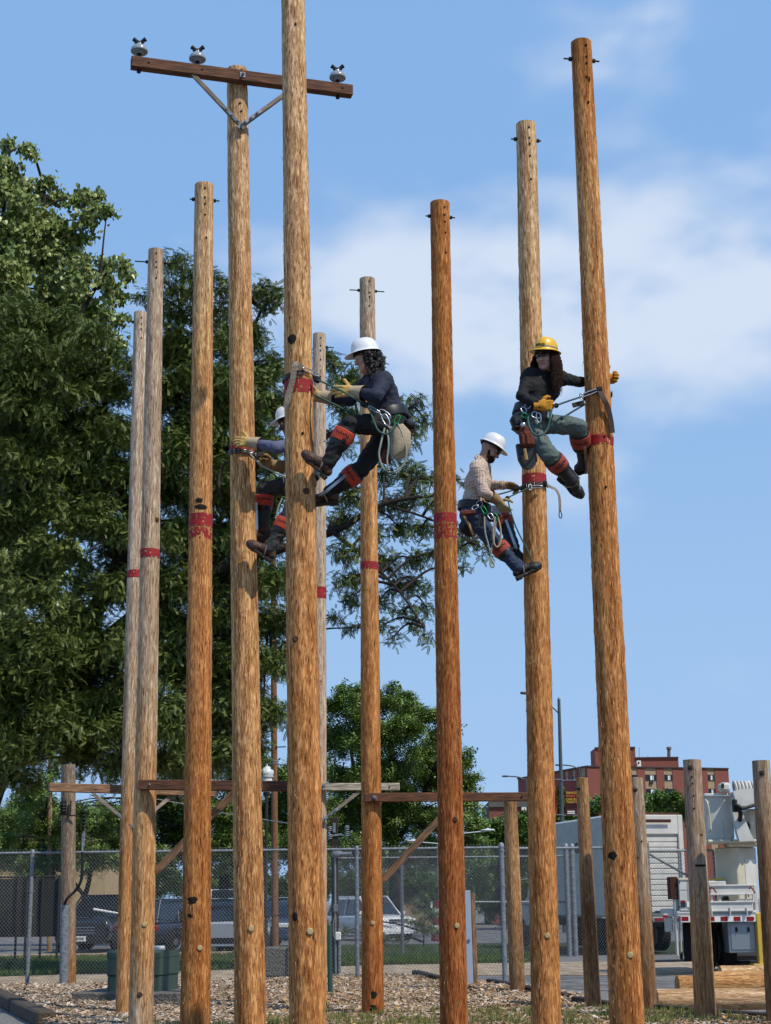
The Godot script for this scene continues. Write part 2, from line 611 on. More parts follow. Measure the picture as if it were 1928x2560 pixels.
# ---------------------------------------------------------------- ground
func sheet(pts: Array, y: float) -> MB:
	var mb := MB.new()
	var poly := PackedVector2Array()
	for p in pts:
		poly.append(Vector2(p[0], p[1]))
	var tr := Geometry2D.triangulate_polygon(poly)
	for i in range(0, tr.size(), 3):
		var q := []
		for j in 3:
			q.append(Vector3(poly[tr[i + j]].x, y, poly[tr[i + j]].y))
		mb.face(q, Vector3.UP)
	return mb
func flat(p: Vector3) -> Array:
	return [p.x, p.z]
var bed_poly := PackedVector2Array()
func bed_height(x: float, z: float) -> float:
	return 0.03 + 0.05 * nz.get_noise_2d(x * 0.35, z * 0.35) + 0.02 * nz.get_noise_2d(x * 1.9 + 40.0, z * 1.9)
func ground() -> void:
	structure("ground", sheet([[-500, 60], [500, 60], [500, -900], [-500, -900]], -0.06), M.asphalt)
	# bed of wood chips the poles stand in
	var edge := [G(0, 2503), G(60, 2530), G(126, 2562), Vector3(-3.6, 0, -14), Vector3(-3, 0, -9), Vector3(6.2, 0, -9), Vector3(6.2, 0, -19.5), G(1900, 2556), G(1645, 2527), G(1521, 2508), G(1320, 2473), G(1200, 2458), G(1000, 2440), G(880, 2437), G(700, 2452), G(300, 2464), G(0, 2463), Vector3(-12, 0, -32), Vector3(-12, 0, -27)]
	for p in edge:
		bed_poly.append(Vector2(p.x, p.z))
	var mb := MB.new()
	var step := 0.25
	var inside := {}
	for i in range(-50, 30):
		for j in range(-142, -36):
			var c := Vector2(i + 0.5, j + 0.5) * step
			if Geometry2D.is_point_in_polygon(c, bed_poly):
				var q := []
				for o in [[0, 0], [1, 0], [1, 1], [0, 1]]:
					var x: float = (i + o[0]) * step
					var z: float = (j + o[1]) * step
					q.append(Vector3(x, bed_height(x, z), z))
				mb.face(q, Vector3.UP)
	structure("mulch_bed", mb, M.mulch_soil)
	var chip := MB.new()
	chip.box(Transform3D(Basis.IDENTITY, Vector3.ZERO), Vector3(0.016, 0.006, 0.08))
	var xfs := []
	var cols := PackedColorArray()
	var tones := [Color(0.50, 0.40, 0.30), Color(0.58, 0.48, 0.37), Color(0.32, 0.21, 0.13), Color(0.19, 0.12, 0.08), Color(0.64, 0.56, 0.46), Color(0.40, 0.28, 0.18), Color(0.28, 0.2, 0.15), Color(0.52, 0.38, 0.25)]
	var want := 62000
	while xfs.size() < want:
		var x := rng.randf_range(-9.5, 6.0)
		var z := rng.randf_range(-33.5, -19.0)
		if not Geometry2D.is_point_in_polygon(Vector2(x, z), bed_poly):
			continue
		if absf(x) > -z * 0.27 + 0.5:
			continue
		var s := rng.randf_range(0.4, 1.15) if rng.randf() < 0.9 else rng.randf_range(1.15, 2.3)
		var b := Basis.from_euler(Vector3(rng.randf_range(-0.5, 0.5), rng.randf() * TAU, rng.randf_range(-0.4, 0.4))).scaled_local(Vector3(s * rng.randf_range(0.7, 1.8), 1.0, s))
		xfs.append(Transform3D(b, Vector3(x, bed_height(x, z) + rng.randf_range(0.0, 0.03), z)))
		var c: Color = tones[rng.randi() % tones.size()]
		if x > -2.0 and rng.randf() < 0.2:
			c = Color(0.5, 0.3, 0.14)
		cols.append(c * rng.randf_range(0.65, 1.3))
	stuff_copies(self, "wood_chips", chip.mesh(), M.wood_chip, xfs, cols)
	# paved strips behind the fence and the lawn beyond
	structure("path", sheet([[-30, -30.8], [-9, -32.6], [0.0, -35.2], [5.2, -34.0], [14, -33.0], [40, -33], [40, -42.5], [5.0, -42.0], [0, -41.3], [-9, -36.8], [-30, -33.5]], -0.05), M.concrete)
	structure("driveway", sheet([[2.8, -33.6], [2.6, -30], [14, -14], [30, -14], [30, -33.0], [5.2, -33.9]], -0.052), M.road)
	structure("lawn", sheet([[-40, -35], [-9, -36.9], [0, -41.4], [3.5, -41.8], [4.6, -62], [-6, -62], [-9, -49.5], [-40, -47]], -0.046), M.lawn)
	structure("lot_kerb", kerb_line([Vector3(-40, 0, -47.6), Vector3(-9, 0, -50.0), Vector3(-4.5, 0, -50.6)], 0.16, 0.12), M.concrete)
	structure("road", sheet([[4.6, -62], [60, -60], [60, -95], [-60, -98], [-60, -64]], -0.048), M.road)
	structure("verge", sheet([[3.2, -47], [60, -47], [60, -59], [4.4, -61]], -0.047), M.lawn)
	grass()
	# weathered kerb blocks along the left edge of the bed
	var a := G(-40, 2478)
	var b := G(135, 2566)
	var t := thing("kerb", "low kerb of dark weathered blocks edging the wood chips, bottom left", "kerb", a)
	var dir := (b - a).normalized()
	var at := a - dir * 1.0
	for k in 6:
		var l: float = [1.5, 1.7, 1.55, 1.6, 1.6, 1.6][k]
		var m := MB.new()
		var y := Basis(dir.cross(Vector3.UP).normalized(), dir, Vector3.UP)
		m.box(Transform3D(y.rotated(Vector3.UP, 0.01 * (k % 3 - 1)), at + dir * l * 0.5 + Vector3(0, 0.03 + 0.008 * (k % 2), 0)), Vector3(0.24, l - 0.03, 0.2), 0.025)
		part(t, "block", m, M.kerb_stone)
		at += dir * l
	# timbers lying along the right edge of the bed
	var i := 0
	for s in [[1039, 2440, 1100, 2455, "half buried dark timber at the back of the chips beside the ninth pole"], [1226, 2464, 1420, 2503, "dark square timber edging the chips in front of the shortest post"], [1440, 2512, 1545, 2528, "dark timber edging between the two middle posts"], [1640, 2534, 1960, 2560, "dark timber lying before the felled pale log"]]:
		var p := G(s[0], s[1])
		var q := G(s[2], s[3])
		var m := MB.new()
		m.bar(p + Vector3(0, 0.05, 0), q + Vector3(0, 0.04, 0), 0.15, 0.14, Vector3.UP, 0.012)
		var o := lone("edging_timber", m, M.tarred_wood)
		tag(o, s[4], "timber", "edging timbers")
		i += 1
func kerb_line(pts: Array, wide: float, high: float) -> MB:
	var mb := MB.new()
	for i in pts.size() - 1:
		mb.bar(pts[i] + Vector3(0, high / 2 - 0.05, 0), pts[i + 1] + Vector3(0, high / 2 - 0.05, 0), wide, high, Vector3.UP, 0.02)
	return mb
func grass() -> void:
	var tuft := MB.new()
	for k in 7:
		var a := TAU * k / 7.0 + 0.3 * (k % 3)
		var d := Vector3(cos(a), 0, sin(a))
		var s := Vector3(-d.z, 0, d.x) * 0.006
		var h := 0.5 + 0.5 * fmod(k * 0.37, 1.0)
		var tip := d * 0.05 * (1.2 - h) + Vector3(0, 0.13 * h, 0)
		var mid := d * 0.02 + Vector3(0, 0.075 * h, 0)
		tuft.face([-s + d * 0.01, s + d * 0.01, mid + s * 0.8, mid - s * 0.8], d + Vector3.UP)
		tuft.face([mid - s * 0.8, mid + s * 0.8, tip], d + Vector3.UP)
	var mesh := tuft.mesh()
	var xfs := []
	var cols := PackedColorArray()
	var zones := [[-3.4, 5.9, -23.0, -19.3, 5200, 1], [-9.5, -2.0, -27.5, -20.0, 800, 2], [-4.0, 1.0, -31.0, -22.0, 500, 2]]
	for z in zones:
		for k in z[4]:
			var x := rng.randf_range(z[0], z[1])
			var zz := rng.randf_range(z[2], z[3])
			var n := nz.get_noise_2d(x * 0.9, zz * 0.9)
			if z[5] == 1:
				if n + (x - 1.0) * 0.12 - (-zz - 21.2) * 0.28 < 0.02:
					continue
			elif n < 0.24:
				continue
			if not Geometry2D.is_point_in_polygon(Vector2(x, zz), bed_poly):
				continue
			xfs.append(Transform3D(Basis.from_euler(Vector3(0, rng.randf() * TAU, 0)).scaled(Vector3.ONE * rng.randf_range(0.5, 1.1)), Vector3(x, bed_height(x, zz), zz)))
			cols.append(Color(0.12, 0.16, 0.04).lerp(Color(0.34, 0.29, 0.13), rng.randf() * 0.8))
	stuff_copies(self, "grass", mesh, M.grass_blade, xfs, cols)
	xfs = []
	cols = PackedColorArray()
	for k in 26000:
		var x := rng.randf_range(-14, 4.0)
		var zz := rng.randf_range(-56.0, -36.5)
		var edge := -36.9 + (x + 9.0) * (-0.5) if x < 0.0 else -41.5
		if zz > edge - 0.1 or (x < -5 and zz < -49.4) or absf(x) > -zz * 0.27:
			continue
		xfs.append(Transform3D(Basis.from_euler(Vector3(0, rng.randf() * TAU, 0)).scaled(Vector3(1.6, 1.0, 1.6) * rng.randf_range(0.7, 1.3)), Vector3(x, -0.045, zz)))
		cols.append(Color(0.055, 0.11, 0.025).lerp(Color(0.12, 0.16, 0.05), rng.randf()))
	stuff_copies(self, "lawn_grass", mesh, M.grass_blade, xfs, cols)

# ---------------------------------------------------------------- poles
func proj(p: Vector3) -> Vector2:
	var q := p - EYE
	var z := deep(p)
	var xl := q.x / z
	var yl := (q.y * cos(PITCH) + q.z * sin(PITCH)) / z
	return Vector2(964.0 + FOC * (xl * cos(ROLL) - yl * sin(ROLL)), 1280.0 - FOC * (xl * sin(ROLL) + yl * cos(ROLL)))
class Shaft:
	var a: Vector3
	var b: Vector3
	var ra: float
	var rb: float
	func at(t: float) -> Vector3:
		return a.lerp(b, t)
	func rad(t: float) -> float:
		return lerpf(ra, rb, t)
func t_at(s: Shaft, py: float) -> float:
	var lo := -0.1
	var hi := 1.1
	for k in 30:
		var mid := (lo + hi) / 2
		if proj(s.at(mid)).y > py:
			lo = mid
		else:
			hi = mid
	return lo
# the uneven radius of a shaft at a height and an angle
func bulge(s: Shaft, seed_: float, t: float, ang: float, rough: float) -> float:
	var y := t * s.a.distance_to(s.b)
	var ca := cos(ang)
	var sa := sin(ang)
	var n := nz.get_noise_3d(ca * 0.9 + seed_, y * 0.5, sa * 0.9) * 0.035
	n += rough * (nz.get_noise_3d(ca * 5.5 + seed_ * 3.0, y * 3.6, sa * 5.5) * 0.035 + absf(nz.get_noise_3d(ca * 11.0 - seed_, y * 7.0, sa * 11.0)) * 0.06 - 0.02)
	return s.rad(t) * (1.0 + n)
func shaft_mesh(s: Shaft, seed_: float, stops: Array, rough: float, t0 := 0.0, t1 := 1.0, proud := 0.0, step := 0.04, drop := 0.0) -> MB:
	var mb := MB.new()
	var len_ := s.a.distance_to(s.b)
	var rows := maxi(2, int(len_ * (t1 - t0) / step))
	var sides := 44
	var y := (s.b - s.a).normalized()
	var x := y.cross(Vector3.BACK).normalized()
	var z := x.cross(y)
	var rad := PackedFloat32Array()
	rad.resize((rows + 1) * (sides + 1))
	for i in rows + 1:
		for j in sides + 1:
			rad[i * (sides + 1) + j] = bulge(s, seed_, t0 + (t1 - t0) * i / rows, TAU * (j % sides) / sides, rough) + proud
	var dl := len_ * (t1 - t0) / rows
	for i in rows + 1:
		var t := t0 + (t1 - t0) * i / rows
		var p := s.at(t)
		for j in sides + 1:
			var ang := TAU * j / sides
			var o := x * cos(ang) + z * sin(ang)
			var tang := z * cos(ang) - x * sin(ang)
			var r := rad[i * (sides + 1) + j]
			var da := (rad[i * (sides + 1) + (j + 1) % sides] - rad[i * (sides + 1) + (j + sides - 1) % sides]) / (2.0 * r * TAU / sides)
			var db := (rad[mini(i + 1, rows) * (sides + 1) + j] - rad[maxi(i - 1, 0) * (sides + 1) + j]) / (2.0 * dl)
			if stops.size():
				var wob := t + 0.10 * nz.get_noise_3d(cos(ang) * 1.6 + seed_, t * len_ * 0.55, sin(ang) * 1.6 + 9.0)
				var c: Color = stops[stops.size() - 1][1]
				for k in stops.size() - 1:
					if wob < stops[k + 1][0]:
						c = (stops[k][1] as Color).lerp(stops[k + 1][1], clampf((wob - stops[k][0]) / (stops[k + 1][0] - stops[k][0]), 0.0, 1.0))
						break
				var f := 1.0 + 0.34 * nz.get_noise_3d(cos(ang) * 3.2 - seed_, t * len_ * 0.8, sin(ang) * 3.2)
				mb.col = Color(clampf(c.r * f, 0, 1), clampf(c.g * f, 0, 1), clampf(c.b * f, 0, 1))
			mb.vert(p + o * r, (o - tang * da - y * db).normalized(), Vector2(float(j) / sides * maxf(1.0, roundf(s.ra * 6.0)) + seed_ * 0.13, t * len_ * (0.8 + fmod(seed_ * 0.217, 0.5)) + seed_ * 0.37))
	for i in rows:
		for j in sides:
			if drop > 0.0:
				var ang := TAU * j / sides
				var tt := float(i) / rows
				var edge := minf(tt, 1.0 - tt) * 5.0
				if nz.get_noise_3d(cos(ang) * 9.0 + seed_, i * 0.35, sin(ang) * 9.0) > 0.5 - drop + minf(edge * 0.3, 0.12):
					continue
			var k := i * (sides + 1) + j
			mb.ix.append_array([k, k + 1, k + sides + 1, k + 1, k + sides + 2, k + sides + 1])
	if t1 >= 1.0 and proud == 0.0:
		var mid := mb.vert(s.b + y * 0.012, y, Vector2(0.5, 0.02))
		var ring := mb.v.size()
		for j in sides:
			mb.vert(mb.v[rows * (sides + 1) + j], (y + (mb.v[rows * (sides + 1) + j] - s.b).normalized() * 0.3).normalized(), Vector2(0.5, 0.02) + Vector2(cos(TAU * j / sides), sin(TAU * j / sides)) * 0.1)
		for j in sides:
			mb.ix.append_array([mid, ring + j, ring + (j + 1) % sides])
	return mb
var shafts := {}
func shaft_of(top: Array, bot: Array, d: float, grounded: bool) -> Shaft:
	var s := Shaft.new()
	s.b = P(top[0], top[1], d)
	s.rb = m_of(top[2], s.b) / 2.0
	var q := G(bot[0], bot[1], 0.03) if grounded else P(bot[0], bot[1], d)
	if grounded:
		s.b = P(top[0], top[1], -q.z)
		s.rb = m_of(top[2], s.b) / 2.0
	var rq := m_of(bot[2], q) / 2.0
	var k := (q.y + 0.12) / (s.b.y - q.y)
	s.a = q - (s.b - q) * k
	s.ra = rq + (rq - s.rb) * k
	return s
func facing(s: Shaft, t: float) -> Vector3:            # from the axis towards the camera, level
	var o := EYE - s.at(t)
	o.y = 0
	return o.normalized()
func on_front(s: Shaft, px: float, py: float, proud := 0.0) -> Vector3:   # point of the front of a shaft
	var t := t_at(s, py)
	var f := facing(s, t)
	var side := f.cross(Vector3.UP)
	var c := s.at(t)
	var off := m_of(px - proj(c).x, c)
	var r := s.rad(t) * 1.02 + proud
	off = clampf(off, -r * 0.95, r * 0.95)
	return c - side * off + f * sqrt(maxf(0.0, r * r - off * off))
func disc(p: Vector3, f: Vector3, r: float, thick: float) -> MB:
	var mb := MB.new()
	mb.lathe(Transform3D(rot_from(f, Vector3.UP), p), [Vector2(0, thick), Vector2(r * 0.8, thick), Vector2(r, thick * 0.6), Vector2(r, -0.01)], 14)
	return mb
func band(o: Node3D, s: Shaft, seed_: float, y0: float, y1: float, drop: float, rough: float, called := "red_band") -> void:
	var b := part(o, called, shaft_mesh(s, seed_, [], rough, t_at(s, y1), t_at(s, y0), 0.003, 0.02, drop), M.red_paint)
	if drop > 0.5:
		b.set_meta("kind", "stuff")
func bolt_rod(o: Node3D, s: Shaft, x0: float, x1: float, py: float) -> void:
	var h := s.at(t_at(s, py)).y
	var c := s.at(t_at(s, py))
	for x in [x0, x1]:
		if x == 0.0:
			continue
		var yaw := Vector3(signf(x - proj(c).x), 0, -0.18 * signf(x - proj(c).x)).normalized()
		var len_ := m_of(absf(x - proj(c).x), c)
		var m := MB.new()
		m.tube([c + yaw * s.rb * 0.5, c + yaw * len_], 0.009, 8)
		m.lathe(Transform3D(rot_from(yaw, Vector3.UP), c + yaw * (s.rb + 0.012)), [Vector2(0.0, 0.02), Vector2(0.022, 0.02), Vector2(0.022, -0.02)], 6)
		part(o, "bolt", m, M.black_iron)
func hole(o: Node3D, s: Shaft, px: float, py: float, r := 0.011) -> void:
	var p := on_front(s, px, py, 0.004)
	part(o, "bolt_hole", disc(p, facing(s, t_at(s, py)), r, 0.002), M.hole)
func splinters(o: Node3D, s: Shaft, seed_: float, count: int, t0: float, t1: float, stops: Array) -> void:
	var mb := MB.new()
	var y := (s.b - s.a).normalized()
	for k in count:
		var t := rng.randf_range(t0, t1)
		var ang := rng.randf() * TAU
		var oo := Vector3(cos(ang), 0, sin(ang))
		var tang := Vector3(-oo.z, 0, oo.x)
		var p := s.at(t) + oo * s.rad(t) * 1.0
		var l := rng.randf_range(0.02, 0.075)
		var w := rng.randf_range(0.0015, 0.004)
		var sg := -1.0 if rng.randf() < 0.7 else 1.0
		var tip := p + y * l * sg + oo * rng.randf_range(0.006, 0.022) + tang * rng.randf_range(-0.015, 0.015)
		var b := rng.randf_range(0.7, 1.0)
		mb.col = Color(0.52, 0.36, 0.19) * b
		mb.face([p - tang * w, p + tang * w, tip], oo)
		mb.face([p + tang * w, p + oo * w, tip], tang)
		mb.face([p - tang * w, p + oo * w, tip], -tang)
	part(o, "splinters", mb, M.splinter).set_meta("kind", "stuff")
# the square wooden arm with hardware: e0, e1 its two end points, size its section
func crossarm(o: Node3D, e0: Vector3, e1: Vector3, high: float, deep_: float, m: Material, called := "crossarm") -> MeshInstance3D:
	var mb := MB.new()
	mb.bar(e0, e1, deep_, high, Vector3.UP, 0.008)
	return part(o, called, mb, m)
func bolt_head(o: Node3D, p: Vector3, f: Vector3, s := 0.035) -> void:
	var mb := MB.new()
	mb.box(Transform3D(rot_from(f, Vector3.UP), p), Vector3(s * 2.0, 0.008, s * 2.0), 0.002)
	mb.lathe(Transform3D(rot_from(f, Vector3.UP), p), [Vector2(0, 0.03), Vector2(s * 0.5, 0.03), Vector2(s * 0.55, 0.0)], 6)
	mb.tube([p, p + f * 0.055], s * 0.25, 8)
	part(o, "bolt_head", mb, M.galvanised)
func brace(o: Node3D, a: Vector3, b: Vector3, w: float, m: Material, strap_len := 0.0) -> void:
	var mb := MB.new()
	mb.bar(a, b, w, 0.035, facing_cam((a + b) / 2), 0.004)
	var p := part(o, "brace", mb, m)
	if strap_len > 0.0:
		var d := (b - a).normalized()
		var st := MB.new()
		st.bar(b - d * strap_len + facing_cam(b) * 0.024, b + d * 0.05 + facing_cam(b) * 0.024, w * 0.8, 0.01, facing_cam(b), 0.002)
		for k in 3:
			st.tube([b - d * strap_len * (0.2 + 0.3 * k) + facing_cam(b) * 0.024, b - d * strap_len * (0.2 + 0.3 * k) + facing_cam(b) * 0.05], 0.012, 6)
		part(p, "brace_strap", st, M.galvanised)
func facing_cam(p: Vector3) -> Vector3:
	var o := EYE - p
	o.y = 0
	return o.normalized()
func poles() -> void:
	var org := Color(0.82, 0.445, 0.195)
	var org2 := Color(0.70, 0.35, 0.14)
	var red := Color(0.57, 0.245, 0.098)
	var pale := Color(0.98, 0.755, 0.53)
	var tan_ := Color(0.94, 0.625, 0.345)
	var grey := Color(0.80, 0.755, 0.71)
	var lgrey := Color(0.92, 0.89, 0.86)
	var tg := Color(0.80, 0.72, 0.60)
	var G_ := "tall wooden climbing poles"
	# top (x, y, width), bottom (x, y, width), distance, stands on visible ground, label, colour by height, texture, roughness, [band rows], disc, rods
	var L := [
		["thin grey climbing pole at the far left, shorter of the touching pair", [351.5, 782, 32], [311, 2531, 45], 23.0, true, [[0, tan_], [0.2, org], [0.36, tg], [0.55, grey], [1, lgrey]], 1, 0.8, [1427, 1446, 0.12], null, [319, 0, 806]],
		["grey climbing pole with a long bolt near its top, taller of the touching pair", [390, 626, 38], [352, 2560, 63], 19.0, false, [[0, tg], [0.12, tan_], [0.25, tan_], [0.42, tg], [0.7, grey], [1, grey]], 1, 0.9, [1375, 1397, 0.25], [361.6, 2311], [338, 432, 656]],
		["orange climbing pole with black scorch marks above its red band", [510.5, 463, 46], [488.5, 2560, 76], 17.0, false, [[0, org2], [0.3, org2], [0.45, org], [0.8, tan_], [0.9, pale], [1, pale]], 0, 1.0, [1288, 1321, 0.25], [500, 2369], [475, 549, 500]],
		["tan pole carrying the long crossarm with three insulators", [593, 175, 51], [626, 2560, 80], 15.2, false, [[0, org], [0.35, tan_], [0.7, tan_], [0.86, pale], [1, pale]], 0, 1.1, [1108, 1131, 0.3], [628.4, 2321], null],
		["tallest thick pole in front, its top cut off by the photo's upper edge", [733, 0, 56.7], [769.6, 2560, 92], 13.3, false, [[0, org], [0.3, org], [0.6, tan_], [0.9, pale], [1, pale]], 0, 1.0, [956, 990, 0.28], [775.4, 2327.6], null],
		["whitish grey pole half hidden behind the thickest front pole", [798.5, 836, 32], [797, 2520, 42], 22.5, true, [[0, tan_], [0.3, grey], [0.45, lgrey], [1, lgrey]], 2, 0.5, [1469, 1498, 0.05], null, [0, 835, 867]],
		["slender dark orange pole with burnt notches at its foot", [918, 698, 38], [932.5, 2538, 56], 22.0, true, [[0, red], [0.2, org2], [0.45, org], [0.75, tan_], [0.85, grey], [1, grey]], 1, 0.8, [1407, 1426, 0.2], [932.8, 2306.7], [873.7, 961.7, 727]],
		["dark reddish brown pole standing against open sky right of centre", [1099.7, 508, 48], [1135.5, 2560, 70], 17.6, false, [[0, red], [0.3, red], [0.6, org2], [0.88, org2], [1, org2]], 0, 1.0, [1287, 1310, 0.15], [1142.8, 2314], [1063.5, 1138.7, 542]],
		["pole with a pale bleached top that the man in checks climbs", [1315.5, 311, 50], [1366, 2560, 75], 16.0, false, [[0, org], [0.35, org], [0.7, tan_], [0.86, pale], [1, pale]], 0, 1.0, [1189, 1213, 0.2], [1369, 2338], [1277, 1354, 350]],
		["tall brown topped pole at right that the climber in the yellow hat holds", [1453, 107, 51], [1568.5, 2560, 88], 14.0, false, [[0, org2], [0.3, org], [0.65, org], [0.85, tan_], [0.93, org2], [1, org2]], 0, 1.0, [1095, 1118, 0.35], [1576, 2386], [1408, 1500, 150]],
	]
	var idx := 0
	for l in L:
		var s := shaft_of(l[1], l[2], l[3], l[4])
		if idx == 4:
			s.b = s.a + (s.b - s.a) * 1.06
		shafts[idx] = s
		var o := thing("utility_pole", l[0], "utility pole", s.a, G_)
		var sd := idx * 2.71
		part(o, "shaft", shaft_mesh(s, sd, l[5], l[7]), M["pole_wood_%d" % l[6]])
		splinters(o, s, sd, 420 if l[6] == 0 else 200, 0.02, 0.8, l[5])
		band(o, s, sd, l[8][0], l[8][1], l[8][2], l[7])
		if l[9]:
			var p := on_front(s, l[9][0], l[9][1], 0.006)
			part(o, "reflector_disc", disc(p, facing(s, 0.1), 0.027, 0.006), M.reflector)
		if l[10]:
			bolt_rod(o, s, l[10][0], l[10][1], l[10][2])
		shafts["node%d" % idx] = o
		idx += 1
	# older, fainter paint below some bands
	band(shafts["node2"], shafts[2], 2 * 2.71, 1324, 1352, 0.62, 1.0, "faded_red_band")
	band(shafts["node7"], shafts[7], 7 * 2.71, 1313, 1352, 0.66, 1.0, "faded_red_band")
	# bored holes below the tops
	for q in [[0, [354, 800, 354, 815, 353, 828, 354, 850]], [1, [391, 640, 391, 662, 391, 675, 391, 702]], [2, [512, 480, 513, 503, 513, 519, 513, 546, 516, 603]], [3, [604, 186, 600, 270, 603, 290]], [4, [739, 10, 739, 76, 745, 940, 757, 1093]], [5, [802, 850, 802, 869, 802, 881, 802, 904, 801, 946, 812, 1106]], [6, [923, 710, 924, 738, 924, 749, 924, 771]], [7, [1112, 527, 1112, 546, 1113, 563, 1114, 590, 1115, 640]], [8, [1323, 330, 1324, 356, 1325, 371, 1326, 401, 1328, 459]], [9, [1466, 126, 1467, 154, 1467, 171, 1468, 205, 1472, 268, 1512, 1100, 1515, 1226]]]:
		for k in range(0, q[1].size(), 2):
			hole(shafts["node%d" % q[0]], shafts[q[0]], q[1][k], q[1][k + 1])
	# scorch marks and burnt notches: char on the wood
	for q in [[2, 498, 1258, 0.05, 0.03], [2, 502, 1274, 0.07, 0.035], [2, 481, 2251, 0.06, 0.045], [2, 477, 2288, 0.06, 0.02], [6, 935, 2485, 0.05, 0.05], [6, 932, 2517, 0.07, 0.04], [4, 737, 2291, 0.03, 0.04], [4, 729, 858, 0.045, 0.05], [9, 1474, 210, 0.012, 0.03], [9, 1531, 2140, 0.045, 0.04]]:
		var s: Shaft = shafts[q[0]]
		var p := on_front(s, q[1], q[2], 0.003)
		var m := MB.new()
		var f := (p - s.at(t_at(s, q[2])))
		f.y = 0
		f = f.normalized()
		var x := Vector3.UP.cross(f).normalized()
		var rim := []
		for k in 11:
			var a := TAU * k / 11.0
			var rr := rng.randf_range(0.75, 1.1)
			rim.append(p + x * cos(a) * q[3] * rr + Vector3.UP * sin(a) * q[4] * rr - f * 0.25 * q[3] * q[3] * cos(a) * cos(a) / 0.05)
		for k in 11:
			m.face([p + f * 0.004, rim[k], rim[(k + 1) % 11]], f)
		part(shafts["node%d" % q[0]], "char_mark", m, M.char)
	# knots
	for q in [[4, 765, 1236], [4, 740, 1603], [7, 1137, 2050], [1, 391, 1303], [1, 350, 2485]]:
		var s: Shaft = shafts[q[0]]
		var f := facing(s, 0.5)
		var mb := MB.new()
		mb.lathe(Transform3D(rot_from(f, Vector3.UP), on_front(s, q[1], q[2], -0.006)), [Vector2(0, 0.006), Vector2(0.012, 0.01), Vector2(0.022, 0.014), Vector2(0.034, 0.0)], 9)
		part(shafts["node%d" % q[0]], "knot", mb, M.knot)
	# the long crossarm with insulators
	var n3: Node3D = shafts["node3"]
	var s3: Shaft = shafts[3]
	var hh := s3.at(t_at(s3, 212)).y
	var c := on_front(s3, 604, 212, 0.055)
	var e0 := G(322, 180, hh)
	var e1 := G(869, 251, hh)
	var shift := c - Geometry3D.get_closest_point_to_segment(c, e0, e1)
	shift.y = 0
	e0 += shift
	e1 += shift
	var yv := (e1 - e0).normalized()
	var fr := yv.cross(Vector3.UP).normalized()
	if fr.z < 0:
		fr = -fr
	var arm := crossarm(n3, e0, e1, 0.125, 0.10, M.arm_wood)
	bolt_head(arm, Geometry3D.get_closest_point_to_segment(c, e0, e1) + fr * 0.055, fr, 0.03)
	for u in [0.075, 0.31, 0.95]:
		hole_at(arm, e0.lerp(e1, u) + fr * 0.051, fr)
	for px in [[347, 0], [489, 0], [843, 0]]:
		var u := inverse_lerp(proj(e0).x, proj(e1).x, px[0])
		insulator(arm, e0.lerp(e1, u) + Vector3(0, 0.06, 0), yv)
	var vb := on_front(s3, 603, 331, 0.03)
	for u in [0.27, 0.73]:
		var a := e0.lerp(e1, u) + fr * 0.02 - Vector3(0, 0.05, 0)
		brace(n3, a, vb, 0.045, M.grey_wood, 0.28)
	bolt_head(n3, vb + fr * 0.02, fr, 0.02)
	frames()
func hole_at(o: Node3D, p: Vector3, f: Vector3) -> void:
	part(o, "bolt_hole", disc(p, f, 0.012, 0.002), M.hole)
func insulator(o: Node3D, p: Vector3, along: Vector3) -> void:
	var mb := MB.new()
	var prof := [Vector2(0.0, 0.165), Vector2(0.032, 0.163), Vector2(0.035, 0.148), Vector2(0.03, 0.14), Vector2(0.045, 0.128), Vector2(0.075, 0.112), Vector2(0.088, 0.085), Vector2(0.09, 0.06), Vector2(0.084, 0.052), Vector2(0.07, 0.06), Vector2(0.066, 0.045), Vector2(0.056, 0.042), Vector2(0.05, 0.052), Vector2(0.045, 0.03), Vector2(0.03, 0.028), Vector2(0.02, 0.04)]
	mb.lathe(Transform3D(Basis.IDENTITY, p + Vector3(0, 0.02, 0)), prof, 22)
	var i := part(o, "insulator", mb, M.porcelain)
	var pin := MB.new()
	pin.tube([p - Vector3(0, 0.16, 0), p + Vector3(0, 0.07, 0)], 0.012, 8)
	pin.lathe(Transform3D(Basis.IDENTITY, p - Vector3(0, 0.15, 0)), [Vector2(0, -0.02), Vector2(0.022, -0.012), Vector2(0.022, 0.01), Vector2(0, 0.014)], 6)
	part(i, "pin", pin, M.black_iron)
	var tie := MB.new()
	for s in [-1.0, 1.0]:
		tie.tube([p + Vector3(0.004 * s, 0.185, 0), p + Vector3(0.03 * s, 0.2, 0), p + Vector3(0.062 * s, 0.225, 0)], [0.012, 0.019, 0.025], 8)
	tie.lathe(Transform3D(Basis.IDENTITY, p), [Vector2(0.036, 0.175), Vector2(0.034, 0.19), Vector2(0.0, 0.2)], 12)
	tie.tube([p + Vector3(-0.05, 0.175, 0.02), p + Vector3(0.05, 0.175, 0.02)], 0.012, 6)
	part(i, "clamp_top", tie, M.black_iron)
